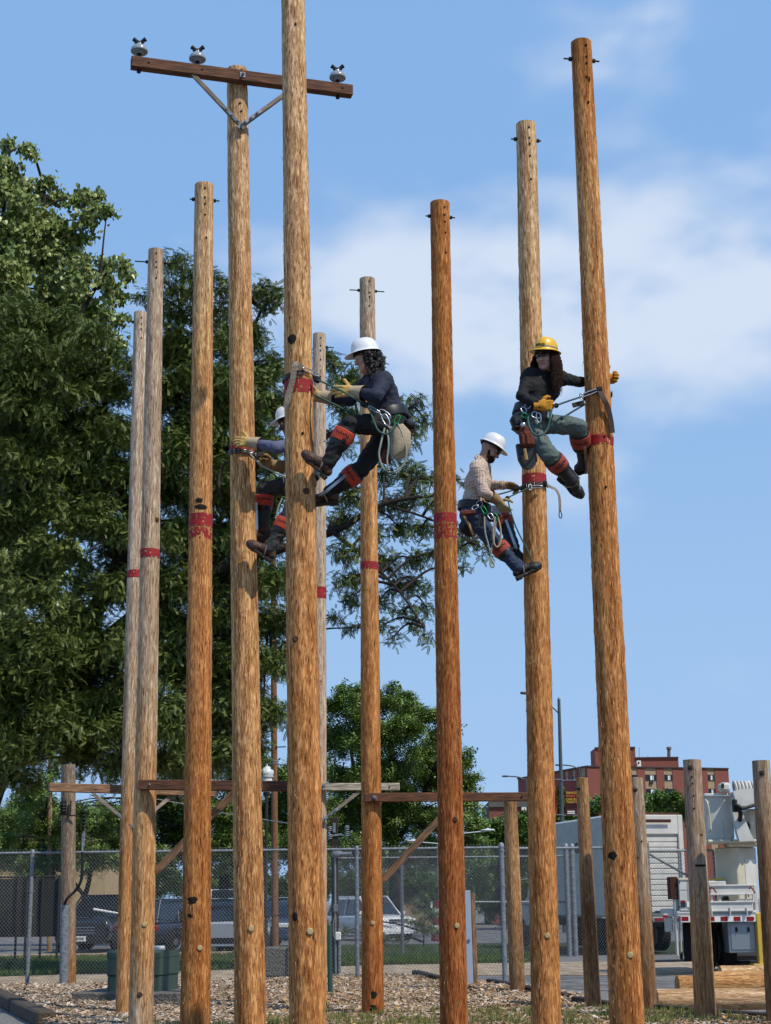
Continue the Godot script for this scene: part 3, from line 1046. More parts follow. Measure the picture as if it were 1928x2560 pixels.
func frames() -> void:
	# arm across the shorter grey pole, seen on both sides of the pair
	var s0: Shaft = shafts[0]
	var n0: Node3D = shafts["node0"]
	var d0 := -s0.at(t_at(s0, 1970)).z - 0.2
	var a0 := crossarm(n0, P(121.7, 1968, d0), P(544, 1981, d0 + 1.0), 0.125, 0.09, M.arm_wood2)
	bolt_head(a0, P(333, 1973, d0 + 0.38), Vector3.BACK, 0.026)
	for q in [[146, 1963], [190, 1964], [240, 1974]]:
		hole_at(a0, P(q[0], q[1], d0 + 0.15) + Vector3(0, 0, 0.0), Vector3.BACK)
	var v0 := P(333, 2067, d0 + 0.12)
	brace(n0, P(234, 1985, d0 + 0.22), v0, 0.05, M.grey_wood, 0.3)
	brace(n0, P(432, 1988, d0 + 0.8), P(333, 2070, d0 + 0.16), 0.05, M.grey_wood, 0.3)
	# one sided arm bolted to the taller grey pole, with a long wooden knee brace
	var s1: Shaft = shafts[1]
	var n1: Node3D = shafts["node1"]
	var d1 := -s1.at(t_at(s1, 1963)).z - s1.ra - 0.04
	var a1 := crossarm(n1, P(348, 1962, d1), P(738, 1966, d1 - 0.3), 0.118, 0.09, M.arm_wood)
	bolt_head(a1, P(375, 1962, d1 - 0.05), Vector3.BACK, 0.026)
	for q in [[640, 1961], [684, 1967]]:
		hole_at(a1, P(q[0], q[1], d1 - 0.29), Vector3.BACK)
	brace(n1, P(590, 1978, d1 + 0.0), P(388, 2180, d1 + 0.18), 0.095, M.arm_wood2)
	# arm across the whitish pole
	var s5: Shaft = shafts[5]
	var n5: Node3D = shafts["node5"]
	var d5 := -s5.at(t_at(s5, 1966)).z - s5.ra - 0.03
	var a5 := crossarm(n5, P(600, 1968, d5 - 0.1), P(999, 1967, d5 + 0.1), 0.105, 0.09, M.grey_arm)
	bolt_head(a5, P(809, 1965, d5 - 0.04), Vector3.BACK, 0.026)
	hole_at(a5, P(974, 1967, d5 + 0.03), Vector3.BACK)
	brace(n5, P(900, 1978, d5 + 0.05), P(806, 2052, d5 + 0.0), 0.05, M.grey_wood, 0.28)
	# one sided arm bolted to the slender pole, its far end on the shortest post
	var s6: Shaft = shafts[6]
	var n6: Node3D = shafts["node6"]
	var d6 := -s6.at(t_at(s6, 1993)).z - s6.ra - 0.03
	var a6 := crossarm(n6, P(910.5, 1994, d6), P(1330, 1992, d6 + 0.2), 0.118, 0.09, M.arm_wood)
	bolt_head(a6, P(937.5, 1993.5, d6 - 0.05), Vector3.BACK, 0.026)
	hole_at(a6, P(1305, 1992, d6 + 0.13), Vector3.BACK)
	brace(n6, P(1110, 2036, d6 + 0.0), P(958, 2200, d6 + 0.18), 0.09, M.arm_wood2)

func post_pole(called: String, label: String, top: Array, bot: Array, stops: Array, tex: int, group := "") -> Node3D:
	var s := shaft_of(top, bot, 20.0, true)
	var o := thing(called, label, "post", s.a, group)
	var sd: float = top[0] * 0.0137
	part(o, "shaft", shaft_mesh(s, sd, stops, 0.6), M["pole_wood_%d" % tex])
	o.set_meta("shaft", s)
	return o
func low_posts() -> void:
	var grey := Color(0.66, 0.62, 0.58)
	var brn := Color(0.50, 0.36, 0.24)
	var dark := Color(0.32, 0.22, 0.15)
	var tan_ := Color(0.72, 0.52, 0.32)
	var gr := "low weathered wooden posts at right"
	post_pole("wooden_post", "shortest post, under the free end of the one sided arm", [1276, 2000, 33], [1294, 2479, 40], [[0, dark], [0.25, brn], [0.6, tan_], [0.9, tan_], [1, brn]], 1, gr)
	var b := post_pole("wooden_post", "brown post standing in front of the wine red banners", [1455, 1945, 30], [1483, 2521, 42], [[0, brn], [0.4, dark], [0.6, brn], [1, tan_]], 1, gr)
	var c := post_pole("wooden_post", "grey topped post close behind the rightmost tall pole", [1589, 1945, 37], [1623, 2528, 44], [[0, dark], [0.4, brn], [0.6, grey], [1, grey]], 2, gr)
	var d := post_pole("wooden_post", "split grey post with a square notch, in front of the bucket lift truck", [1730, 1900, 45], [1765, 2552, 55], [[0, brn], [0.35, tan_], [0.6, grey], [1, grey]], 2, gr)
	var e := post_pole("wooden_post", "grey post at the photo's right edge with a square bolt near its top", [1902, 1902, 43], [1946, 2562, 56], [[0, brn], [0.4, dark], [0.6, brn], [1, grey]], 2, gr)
	for q in [[b, 1447, 1971, -1.0], [c, 1588, 1975, -1.0], [d, 1726, 1920, 0.0], [e, 1905, 1934, 0.0]]:
		var s: Shaft = q[0].get_meta("shaft")
		var p := on_front(s, q[1], q[2], 0.0)
		var m := MB.new()
		if q[3] == 0.0:
			m.box(Transform3D(Basis.from_euler(Vector3(0, 0, 0.1)), p), Vector3(0.055, 0.055, 0.03), 0.005)
			m.tube([p, p + facing_cam(p) * 0.05], 0.013, 8)
		else:
			m.tube([p + Vector3(0.03, 0, 0), p + Vector3(-0.06, 0.004, 0.05)], 0.013, 8)
			m.lathe(Transform3D(rot_from(Vector3(-1, 0, 0.6), Vector3.UP), p), [Vector2(0, 0.02), Vector2(0.03, 0.018), Vector2(0.03, -0.02)], 6)
		part(q[0], "bolt", m, M.old_iron)
	for q in [[d, 1730, 1944], [d, 1731, 1960], [d, 1734, 1990], [d, 1736, 2022], [d, 1753, 2088], [c, 1605, 2104], [c, 1594, 2145]]:
		hole(q[0], q[0].get_meta("shaft"), q[1], q[2])
	var sd: Shaft = d.get_meta("shaft")
	var np := on_front(sd, 1751, 2164, -0.01)
	var nm := MB.new()
	nm.box(Transform3D(Basis.IDENTITY, np), Vector3(0.13, 0.022, 0.05), 0.004)
	part(d, "saw_notch", nm, M.hole)
	for o in [b, c, d, e]:
		o.remove_meta("shaft")

func make_more_materials() -> void:
	var weave: NoiseTexture2D = noise_tex(0.03, [], 256, FastNoiseLite.TYPE_SIMPLEX, 9, true, 5.0)
	M.weave = weave
	for w in [["arm_wood", Color(0.36, 0.23, 0.15)], ["arm_wood2", Color(0.50, 0.38, 0.28)], ["grey_wood", Color(0.50, 0.45, 0.40)], ["grey_arm", Color(0.62, 0.58, 0.52)], ["tarred_wood", Color(0.16, 0.125, 0.10)], ["handle_wood", Color(0.66, 0.52, 0.33)]]:
		var n := FastNoiseLite.new()
		n.seed = 77
		n.frequency = 0.02
		n.fractal_octaves = 5
		var im := n.get_seamless_image(256, 256)
		im.resize(256, 24, Image.INTERPOLATE_CUBIC)
		im.resize(256, 256, Image.INTERPOLATE_CUBIC)
		im.convert(Image.FORMAT_RGB8)
		var d := im.get_data()
		var c: Color = w[1]
		for i in range(0, d.size(), 3):
			var q := 0.55 + 0.9 * d[i] / 255.0
			d[i] = int(clampf(c.r * q, 0, 1) * 255)
			d[i + 1] = int(clampf(c.g * q, 0, 1) * 255)
			d[i + 2] = int(clampf(c.b * q, 0, 1) * 255)
		var m := mat(w[0], Color.WHITE, 0.85)
		# grain runs along v of the boxes: turn the picture
		var ci := Image.create_from_data(256, 256, false, Image.FORMAT_RGB8, d)
		m.albedo_texture = ImageTexture.create_from_image(ci)
		m.uv1_scale = Vector3(7.0, 0.7, 1)
	var sp := mat("splinter", Color.WHITE, 0.8)
	sp.vertex_color_use_as_albedo = true
	mat("knot", Color(0.3, 0.18, 0.1), 0.8)
	tri(mat("green_steel", Color(0.23, 0.31, 0.265), 0.5), M.soft, 0.6)
	mat("green_pipe", Color(0.16, 0.30, 0.27), 0.5)
	mat("cable_black", Color(0.05, 0.05, 0.05), 0.5)
	mat("grey_panel", Color(0.60, 0.66, 0.74), 0.5)
	tri(mat("lamp_white", Color(0.85, 0.87, 0.88), 0.4), M.soft, 2.0)
	mat("lens_white", Color(0.9, 0.9, 0.88), 0.25)
	mat("lamp_post_grey", Color(0.34, 0.36, 0.36), 0.5, 0.3)
	tri(mat("banner_maroon", Color(0.36, 0.06, 0.13), 0.7), M.speck, 1.0)
	tri(mat("banner_red", Color(0.62, 0.06, 0.12), 0.7), M.speck, 1.0)
	mat("print_yellow", Color(0.80, 0.62, 0.14), 0.7)
	mat("print_white", Color(0.92, 0.9, 0.88), 0.7)
	mat("print_black", Color(0.05, 0.05, 0.05), 0.6)
	mat("print_orange", Color(0.78, 0.36, 0.2), 0.7)
	mat("screen_cloth", Color(0.17, 0.175, 0.16), 0.95)

# ---------------------------------------------------------------- fences
func wire_mesh(a: Vector3, b: Vector3, low: float, high: float, cell: float, r: float, spikes: bool) -> MB:
	var mb := MB.new()
	var len_ := Vector2(b.x - a.x, b.z - a.z).length()
	var dir := (b - a)
	dir.y = 0
	dir = dir.normalized()
	var f := Vector3.UP.cross(dir).normalized()
	var hgt := high - low
	var tall := cell * 1.12                   # a diamond is a little taller than wide
	var k0 := -int(hgt / tall) - 1
	var k1 := int(len_ / cell) + 1
	for s in [0, 1]:
		for k in range(k0, k1 + 1):
			# rising wires run from (k*cell, 0) with slope tall/cell, falling ones mirror them
			var x0 := k * cell
			var x1 := x0 + hgt / tall * cell
			var u0 := clampf(x0, 0, len_)
			var u1 := clampf(x1, 0, len_)
			if u1 - u0 < 0.01:
				continue
			var y0 := low + (u0 - x0) / cell * tall
			var y1 := low + (u1 - x0) / cell * tall
			if s == 1:
				y0 = low + high - y0
				y1 = low + high - y1
			var p := a + dir * u0
			var q := a + dir * u1
			var off := f * r * (0.9 if s == 0 else -0.9)
			p = Vector3(p.x, y0, p.z) + off
			q = Vector3(q.x, y1, q.z) + off
			mb.tube([p, q], r, 3, false)
	if spikes:
		for k in range(1, int(len_ / (cell * 1.0))):
			var p := a + dir * (k * cell)
			p.y = high
			mb.tube([p - dir * 0.012, p + dir * 0.008 + Vector3(0, 0.055, 0)], r * 1.1, 3, false)
			mb.tube([p + dir * 0.012, p - dir * 0.008 + Vector3(0, 0.05, 0)], r * 1.1, 3, false)
	return mb
func fence_post(o: Node3D, p: Vector3, h: float, r: float) -> void:
	var mb := MB.new()
	mb.tube([p - Vector3(0, 0.1, 0), p + Vector3(0, h, 0)], r, 12, false)
	mb.lathe(Transform3D(Basis.IDENTITY, p + Vector3(0, h, 0)), [Vector2(0, r * 1.1), Vector2(r * 0.7, r * 0.8), Vector2(r * 1.15, 0), Vector2(r * 1.15, -0.05)], 12)
	var q := part(o, "post", mb, M.galvanised)
	for y in [0.35, 0.8, 1.3, 1.75, h - 0.12]:
		var c := MB.new()
		c.tube([p + Vector3(0, y, 0), p + Vector3(0, y + 0.025, 0)], r + 0.006, 12)
		c.box(Transform3D(Basis.IDENTITY, p + Vector3(r + 0.012, y + 0.012, 0.0)), Vector3(0.03, 0.02, 0.02))
		part(q, "clamp", c, M.galvanised)
func rail(o: Node3D, called: String, a: Vector3, b: Vector3, r: float, m: Material) -> void:
	var mb := MB.new()
	mb.tube([a, b], r, 10)
	part(o, called, mb, m)
func fences() -> void:
	# the near fence behind the bed of chips
	var a := P(-70, 2468, 31.8)
	a.y = 0
	var b := P(1263, 2450, 31.8)
	b.y = 0
	var o := thing("chain_link_fence", "galvanised chain link fence running behind the wood chips and poles", "fence", (a + b) / 2)
	var h := 2.5
	for px in [68.6, 480, 894, 1263]:
		var p := P(px, 2450, 31.8)
		p.y = 0.0
		fence_post(o, p, h + (0.03 if px != 1263 else 0.05), 0.04 if px != 1263 else 0.05)
	rail(o, "top_rail", a + Vector3(0, h, 0), b + Vector3(0, h, 0), 0.026, M.galvanised)
	part(o, "wire_mesh", wire_mesh(a, b, 0.03, h + 0.02, 0.068, 0.0028, true), M.galvanised).set_meta("kind", "stuff")
	# its continuation to the gate
	var b2 := P(1612, 2440, 33.6)
	b2.y = 0
	var o2 := thing("chain_link_fence", "chain link fence section between the corner post and the gate at right", "fence", (b + b2) / 2)
	rail(o2, "top_rail", b + Vector3(0.06, h - 0.02, 0), b2 + Vector3(0, h + 0.03, 0), 0.026, M.galvanised)
	part(o2, "wire_mesh", wire_mesh(b + Vector3(0.05, 0, 0), b2, 0.03, h, 0.068, 0.0028, true), M.galvanised).set_meta("kind", "stuff")
	# gate leaf: frame, two cross rails, two diagonals, mesh
	var g0 := P(1632, 2404, 34.2)
	var g1 := P(1800, 2404, 34.6)
	g0.y = 0.22
	g1.y = 0.22
	var g := thing("chain_link_gate", "chain link gate leaf with diagonal braces in front of the box truck", "gate", (g0 + g1) / 2 - Vector3(0, 0.2, 0))
	var gh := 2.48
	var up := Vector3(0, gh - 0.22, 0)
	var gp := MB.new()
	gp.tube([g0 - Vector3(0, 0.05, 0), g0 + up + Vector3(0, 0.16, 0)], 0.045, 12)
	gp.lathe(Transform3D(Basis.IDENTITY, g0 + up + Vector3(0, 0.16, 0)), [Vector2(0, 0.05), Vector2(0.03, 0.04), Vector2(0.05, 0)], 10)
	part(g, "hinge_post", gp, M.galvanised)
	rail(g, "top_rail", g0 + up, g1 + up, 0.026, M.galvanised)
	rail(g, "middle_rail", g0 + up * 0.44, g1 + up * 0.44, 0.022, M.galvanised)
	rail(g, "bottom_rail", g0, g1, 0.026, M.galvanised)
	rail(g, "end_rail", g1, g1 + up, 0.026, M.galvanised)
	rail(g, "upright", g0.lerp(g1, 0.5), g0.lerp(g1, 0.5) + up, 0.02, M.galvanised)
	rail(g, "diagonal_brace", g0 + up * 0.98, g1 + up * 0.62, 0.026, M.galvanised)
	part(g, "wire_mesh", wire_mesh(g0, g1, 0.22, gh, 0.068, 0.0028, true), M.galvanised).set_meta("kind", "stuff")
	# second fence farther back
	var c := P(838, 2390, 46.0)
	var d := P(1440, 2390, 46.5)
	c.y = 0
	d.y = 0
	var o3 := thing("chain_link_fence", "farther chain link fence with a mid rail, in front of the white car", "fence", (c + d) / 2)
	for px in [1007, 1425, 1440]:
		var p := P(px, 2390, 46.2)
		p.y = 0
		fence_post(o3, p, 2.75 if px == 1007 else 3.0, 0.045 if px == 1007 else 0.075)
	rail(o3, "top_rail", c + Vector3(0, 2.72, 0), d + Vector3(0, 2.72, 0), 0.028, M.galvanised)
	rail(o3, "middle_rail", P(1160, 2255, 46.1), P(1440, 2255, 46.5), 0.03, M.galvanised)
	part(o3, "wire_mesh", wire_mesh(c, d, 0.03, 2.95, 0.075, 0.0028, true), M.galvanised).set_meta("kind", "stuff")
	# dark screened fence at the left behind the near fence
	var s0 := P(-80, 2380, 46.0)
	var s1 := P(148, 2380, 46.0)
	s0.y = 0
	s1.y = 0
	var o4 := thing("screened_fence", "dark screened fence on thin posts at far left behind the mesh", "fence", (s0 + s1) / 2)
	var sc := MB.new()
	sc.bar(s0 + Vector3(0, 1.45, 0), s1 + Vector3(0, 1.45, 0), 0.012, 1.6, Vector3.UP)
	part(o4, "screen", sc, M.screen_cloth)
	for px in [38, 62, 100, 142]:
		var p := P(px, 2380, 45.9)
		p.y = 0
		var m := MB.new()
		m.tube([p, p + Vector3(0.0, 2.35, 0)], 0.035, 8)
		part(o4, "post", m, M.old_iron)
	rail(o4, "top_rail", s0 + Vector3(0, 2.3, 0), s1 + Vector3(0, 2.3, 0), 0.03, M.old_iron)

# ---------------------------------------------------------------- things in the yard
func yard_things() -> void:
	# weathered short pole at left with a riser pipe and a black cable
	var s := shaft_of([171, 1912, 36], [172, 2459, 37], 30, true)
	var o := thing("wooden_post", "weathered grey pole with a steel riser pipe at far left", "post", s.a)
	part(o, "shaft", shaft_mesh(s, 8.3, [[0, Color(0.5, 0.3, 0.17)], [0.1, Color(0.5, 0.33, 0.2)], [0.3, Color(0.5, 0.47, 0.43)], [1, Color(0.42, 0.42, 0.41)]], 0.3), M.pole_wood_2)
	var m := MB.new()
	var pb := on_front(s, 160, 2462, 0.05)
	pb.y = 0.02
	var pt := on_front(s, 163, 2263, 0.05)
	m.tube([pb, pt], 0.085, 14, false)
	m.lathe(Transform3D(Basis.IDENTITY, pt), [Vector2(0.07, -0.06), Vector2(0.08, 0.0), Vector2(0.088, 0.0), Vector2(0.088, -0.05)], 14)
	part(o, "riser_pipe", m, M.galvanised)
	m = MB.new()
	m.tube(curve([pt - Vector3(0, 0.1, 0), pt + Vector3(0.02, 0.1, 0), P(190, 2225, 30.4), P(203, 2200, 30.3), P(206, 2170, 30.3), P(206, 2130, 30.3)]), 0.028, 8)
	part(o, "cable", m, M.cable_black)
	m = MB.new()
	var tp := P(206, 2130, 30.3)
	m.tube([tp, tp + Vector3(0, 0.34, 0)], 0.022, 8)
	m.tube([tp + Vector3(0.025, 0.1, 0), tp + Vector3(0.03, 0.38, 0)], 0.014, 8)
	part(o, "cable_lug", m, M.galvanised)
	m = MB.new()
	for k in 5:
		m.lathe(Transform3D(Basis.IDENTITY, tp + Vector3(0.0, 0.46 + k * 0.07, 0)), [Vector2(0.0, 0.03), Vector2(0.025, 0.03), Vector2(0.065, 0.0), Vector2(0.025, -0.005), Vector2(0.022, -0.04)], 12)
	m.tube([tp + Vector3(0, 0.8, 0), tp + Vector3(0.05, 0.9, 0), tp + Vector3(0.13, 0.84, 0)], 0.015, 6)
	part(o, "cable_end", m, M.black_iron)
	m = MB.new()
	var ip := on_front(s, 158, 2030, 0.08)
	for k in 3:
		m.lathe(Transform3D(Basis.IDENTITY, ip + Vector3(0, k * 0.055, 0)), [Vector2(0, 0.05), Vector2(0.05, 0.045), Vector2(0.085, 0.0), Vector2(0.05, -0.005), Vector2(0.04, -0.02)], 12)
	m.lathe(Transform3D(Basis.IDENTITY, ip + Vector3(0, 0.17, 0)), [Vector2(0, 0.09), Vector2(0.03, 0.08), Vector2(0.05, 0.03), Vector2(0.05, -0.02)], 12)
	m.box(Transform3D(Basis.IDENTITY, ip + Vector3(0.02, -0.05, 0)), Vector3(0.16, 0.05, 0.08), 0.01)
	part(o, "bracket_insulator", m, M.black_iron)
	m = MB.new()
	m.box(Transform3D(Basis.IDENTITY, ip + Vector3(0.14, 0.06, -0.03)), Vector3(0.03, 0.3, 0.03), 0.004)
	m.box(Transform3D(Basis.IDENTITY, ip + Vector3(0.17, -0.08, -0.03)), Vector3(0.2, 0.03, 0.03), 0.004)
	part(o, "bracket", m, M.old_iron)
	m = MB.new()
	var w0 := on_front(s, 165, 2007, 0.01)
	m.tube([P(152, 2007, -s.a.z), w0, P(191, 2009, -s.a.z), P(212, 2010, -s.a.z)], 0.008, 5)
	part(o, "wire", m, M.cable_black)
	# a thin tan pole far behind it
	var s2 := shaft_of([126, 1790, 11], [124, 2372, 12], 50, true)
	var o2 := thing("utility_pole", "thin tan pole far behind the grey pole with the riser pipe", "utility pole", s2.a)
	part(o2, "shaft", shaft_mesh(s2, 4.4, [[0, Color(0.6, 0.5, 0.38)], [1, Color(0.62, 0.53, 0.42)]], 0.2, 0, 1, 0, 0.1), M.pole_wood_2)
	# dark brown pole between the two thick poles, in concrete blocks
	var s3 := shaft_of([683, 1300, 13], [688, 2375, 18], 42, true)
	var o3 := thing("utility_pole", "dark brown pole under the trees behind the two thickest poles", "utility pole", s3.a)
	part(o3, "shaft", shaft_mesh(s3, 5.9, [[0, Color(0.42, 0.27, 0.2)], [1, Color(0.36, 0.24, 0.18)]], 0.2, 0, 1, 0, 0.1), M.pole_wood_2)
	m = MB.new()
	for y in [1902, 1907]:
		var t := t_at(s3, y)
		m.tube([s3.at(t) - Vector3(0, 0.01, 0), s3.at(t) + Vector3(0, 0.02, 0)], s3.rad(t) * 1.06, 14)
	part(o3, "strap", m, M.galvanised)
	m = MB.new()
	var ap := s3.at(t_at(s3, 1868))
	m.tube([ap, ap + Vector3(0.4, 0.0, 0.1)], 0.02, 6)
	m.tube([ap + Vector3(0.08, 0.05, 0.1), ap + Vector3(0.08, -0.05, 0.1)], 0.03, 6)
	part(o3, "side_pin", m, M.black_iron)
	m = MB.new()
	m.box(Transform3D(Basis.IDENTITY, G(694, 2441, 0) + Vector3(0.05, 0.29, -0.35)), Vector3(0.66, 0.6, 0.7), 0.03)
	var blk := lone("concrete_block", m, M.old_concrete)
	tag(blk, "left one of two grey concrete blocks behind the mesh fence, between the thickest poles", "concrete block", "concrete blocks")
	m = MB.new()
	m.box(Transform3D(Basis.IDENTITY.rotated(Vector3.UP, 0.05), G(718, 2441, 0) + Vector3(0.28, 0.3, -0.36)), Vector3(0.62, 0.62, 0.7), 0.03)
	blk = lone("concrete_block", m, M.old_concrete)
	tag(blk, "concrete block partly hidden by the thickest front pole, right one of two", "concrete block", "concrete blocks")
	# white lantern of a street lamp
	var lp := P(667, 1950, 47.0)
	var o5 := thing("street_lamp", "white lantern street lamp behind the crossarm, left of the thickest pole", "street lamp", Vector3(lp.x, 0, lp.z))
	m = MB.new()
	m.lathe(Transform3D(Basis.IDENTITY, lp + Vector3(0, 0.08, 0)), [Vector2(0, 0.42), Vector2(0.02, 0.4), Vector2(0.03, 0.33), Vector2(0.11, 0.3), Vector2(0.12, 0.24), Vector2(0.2, 0.2), Vector2(0.21, 0.1), Vector2(0.19, 0.08), Vector2(0.2, 0.0), Vector2(0.17, -0.02)], 18)
	part(o5, "lamp_hood", m, M.lamp_white)
	m = MB.new()
	m.lathe(Transform3D(Basis.IDENTITY, lp), [Vector2(0.16, 0.08), Vector2(0.17, -0.1), Vector2(0.12, -0.34), Vector2(0.08, -0.36)], 18)
	part(o5, "lamp_shade", m, M.lens_white)
	m = MB.new()
	m.lathe(Transform3D(Basis.IDENTITY, Vector3(lp.x, 0, lp.z)), [Vector2(0.12, 0.0), Vector2(0.12, 0.5), Vector2(0.06, 0.7), Vector2(0.05, 2.2), Vector2(0.045, lp.y - 0.5), Vector2(0.11, lp.y - 0.42), Vector2(0.1, lp.y - 0.34)], 14)
	part(o5, "lamp_post", m, M.old_iron)
	# green transformer cabinet on its pad
	var tb := G(300, 2494, 0.05)
	var o6 := thing("transformer_cabinet", "dark green steel transformer cabinet behind the two grey poles", "transformer", tb)
	var yaw := Basis.from_euler(Vector3(0, -0.24, 0))
	var cx := G(346, 2496, 0.08)
	m = MB.new()
	m.box(Transform3D(yaw, cx + Vector3(-0.02, 0.02, -0.45)), Vector3(1.75, 0.16, 1.35), 0.02)
	part(o6, "pad", m, M.old_concrete)
	m = MB.new()
	m.box(Transform3D(yaw, cx + Vector3(0, 0.21, -0.45)), Vector3(0.86, 0.24, 0.8), 0.01)
	part(o6, "base", m, M.green_steel)
	m = MB.new()
	m.box(Transform3D(yaw, cx + Vector3(0, 0.465, -0.45)), Vector3(0.89, 0.27, 0.83), 0.015)
	m.prism(Transform3D(yaw * Basis.from_euler(Vector3(0, PI / 2, 0)), cx + Vector3(0, -0.17, -0.45)), PackedVector2Array([Vector2(-0.415, 0.768), Vector2(0.415, 0.768), Vector2(0.40, 0.83), Vector2(0.36, 0.865), Vector2(-0.36, 0.885), Vector2(-0.415, 0.84)]), 0.89)
	part(o6, "hood", m, M.green_steel)
	m = MB.new()
	m.box(Transform3D(yaw, cx + yaw * Vector3(-0.454, 0.35, -0.3)), Vector3(0.02, 0.4, 0.28), 0.004)
	part(o6, "side_plate", m, M.green_steel)
	m = MB.new()
	m.box(Transform3D(yaw, cx + Vector3(0.16, 0.735, -0.6)), Vector3(0.24, 0.05, 0.2), 0.01)
	var wb := lone("white_box", m, M.lamp_white)
	tag(wb, "small white flat box on top of the green transformer cabinet", "box")
	# green pipe beside the whitish pole, grey panel on a post, meter post
	var gp := G(826, 2487, 0.02)
	m = MB.new()
	m.tube([gp, P(823, 2312, -gp.z)], 0.042, 10)
	m.lathe(Transform3D(Basis.IDENTITY, P(823, 2312, -gp.z)), [Vector2(0, 0.03), Vector2(0.03, 0.025), Vector2(0.046, -0.01)], 10)
	tag(lone("marker_pipe", m, M.green_pipe), "green steel pipe standing close behind the whitish grey pole", "pipe")
	var gq := G(1176, 2466, 0.03)
	var o7 := thing("panel_post", "narrow pale grey panel on a brown post right of the reddish pole", "sign post", gq)
	var ptop := P(1176, 2226, -gq.z)
	m = MB.new()
	m.box(Transform3D(Basis.from_euler(Vector3(0, 0.1, 0.01)), (gq + ptop) / 2 + Vector3(-0.03, 0, 0.02)), Vector3(0.11, ptop.y - gq.y, 0.045), 0.006)
	part(o7, "panel", m, M.grey_panel)
	m = MB.new()
	m.box(Transform3D(Basis.from_euler(Vector3(0, 0.1, 0.01)), (gq + ptop) / 2 + Vector3(0.065, -0.02, -0.03)), Vector3(0.08, ptop.y - gq.y - 0.04, 0.09), 0.008)
	part(o7, "post", m, M.arm_wood2)
	m = MB.new()
	m.box(Transform3D(Basis.IDENTITY, P(1158, 2350, -gq.z) + Vector3(0.1, 0, 0.06)), Vector3(0.05, 0.05, 0.02), 0.01)
	part(o7, "latch", m, M.galvanised)
	var mq := G(840, 2441, 0.0)
	var dm := -mq.z
	var o8 := thing("meter_post", "short dark brown post with conduit, lamp and wires by the whitish pole", "post", mq)
	m = MB.new()
	m.bar(mq, P(836, 2044, dm), 0.15, 0.15, Vector3.BACK, 0.012)
	part(o8, "post", m, M.tarred_wood)
	m = MB.new()
	m.tube([P(840, 2440, dm) + Vector3(0, 0, 0.1), P(838, 2140, dm) + Vector3(0, 0, 0.1)], 0.022, 8)
	m.tube([P(849, 2440, dm) + Vector3(0, 0, 0.08), P(849, 2320, dm) + Vector3(0, 0, 0.08)], 0.035, 8)
	part(o8, "conduit", m, M.galvanised)
	m = MB.new()
	m.box(Transform3D(Basis.IDENTITY, P(840, 2270, dm) + Vector3(0, 0, 0.12)), Vector3(0.1, 0.15, 0.07), 0.01)
	part(o8, "switch_box", m, M.galvanised)
	m = MB.new()
	m.box(Transform3D(Basis.IDENTITY, P(846, 2340, dm) + Vector3(0, 0, 0.13)), Vector3(0.12, 0.17, 0.1), 0.02)
	part(o8, "socket_box", m, M.lens_white)
	m = MB.new()
	m.tube(curve([P(840, 2282, dm) + Vector3(0, 0, 0.12), P(834, 2310, dm) + Vector3(0, 0, 0.14), P(836, 2340, dm) + Vector3(0, 0, 0.15), P(843, 2350, dm) + Vector3(0, 0, 0.16)]), 0.012, 6)
	part(o8, "wire", m, M.pale_leather)
	m = MB.new()
	m.lathe(Transform3D(rot_from(Vector3(1, 0, 0.2), Vector3.UP), P(841, 2136, dm) + Vector3(0, 0, 0.12)), [Vector2(0, -0.1), Vector2(0.06, -0.08), Vector2(0.08, 0.0), Vector2(0.07, 0.1), Vector2(0.045, 0.14), Vector2(0.045, 0.34)], 12)
	part(o8, "flood_lamp", m, M.galvanised)
	m = MB.new()
	m.bar(P(824, 2090, dm) + Vector3(0, 0, 0.09), P(856, 2086, dm) + Vector3(0, 0, 0.09), 0.03, 0.04)
	m.box(Transform3D(Basis.IDENTITY, P(836, 2070, dm) + Vector3(0, 0, 0.09)), Vector3(0.06, 0.2, 0.02), 0.004)
	part(o8, "bracket", m, M.galvanised)
	for q in [[826, 2078], [826, 2098], [868, 2076], [868, 2090]]:
		m = MB.new()
		for k in 3:
			m.lathe(Transform3D(Basis.IDENTITY.rotated(Vector3.BACK, 0.2), P(q[0], q[1], dm) + Vector3(0, k * 0.035, 0.09)), [Vector2(0, 0.03), Vector2(0.05, 0.012), Vector2(0.06, 0.0), Vector2(0.02, -0.006)], 10)
		part(o8, "spool_insulator", m, M.porcelain)
	# tall street light with the pair of banners
	var bp := P(1409, 2220, 78.0)
	bp.y = 0
	var btop := P(1397.5, 1750, 78.0)
	var o9 := thing("street_light", "tall grey street light carrying two wine red banners", "street light", bp)
	m = MB.new()
	m.tube([bp, bp.lerp(btop, 0.5), btop], [0.13, 0.105, 0.075], 12)
	m.lathe(Transform3D(Basis.IDENTITY, btop), [Vector2(0, 0.12), Vector2(0.05, 0.1), Vector2(0.09, 0.0)], 10)
	part(o9, "lamp_post", m, M.lamp_post_grey)
	m = MB.new()
	m.tube(curve([btop - Vector3(0, 0.7, 0), btop + Vector3(-0.35, -0.35, 0), btop + Vector3(-1.0, 0.1, 0), P(1312, 1733, 78.0)]), 0.035, 8)
	part(o9, "lamp_arm", m, M.lamp_post_grey)
	m = MB.new()
	m.lathe(Transform3D(rot_from(Vector3(-1, 0.05, 0), Vector3.UP), P(1318, 1733, 78.0)), [Vector2(0.04, -0.2), Vector2(0.1, -0.05), Vector2(0.13, 0.15), Vector2(0.1, 0.32), Vector2(0, 0.36)], 12, 0.6)
	part(o9, "lamp_head", m, M.lamp_post_grey)
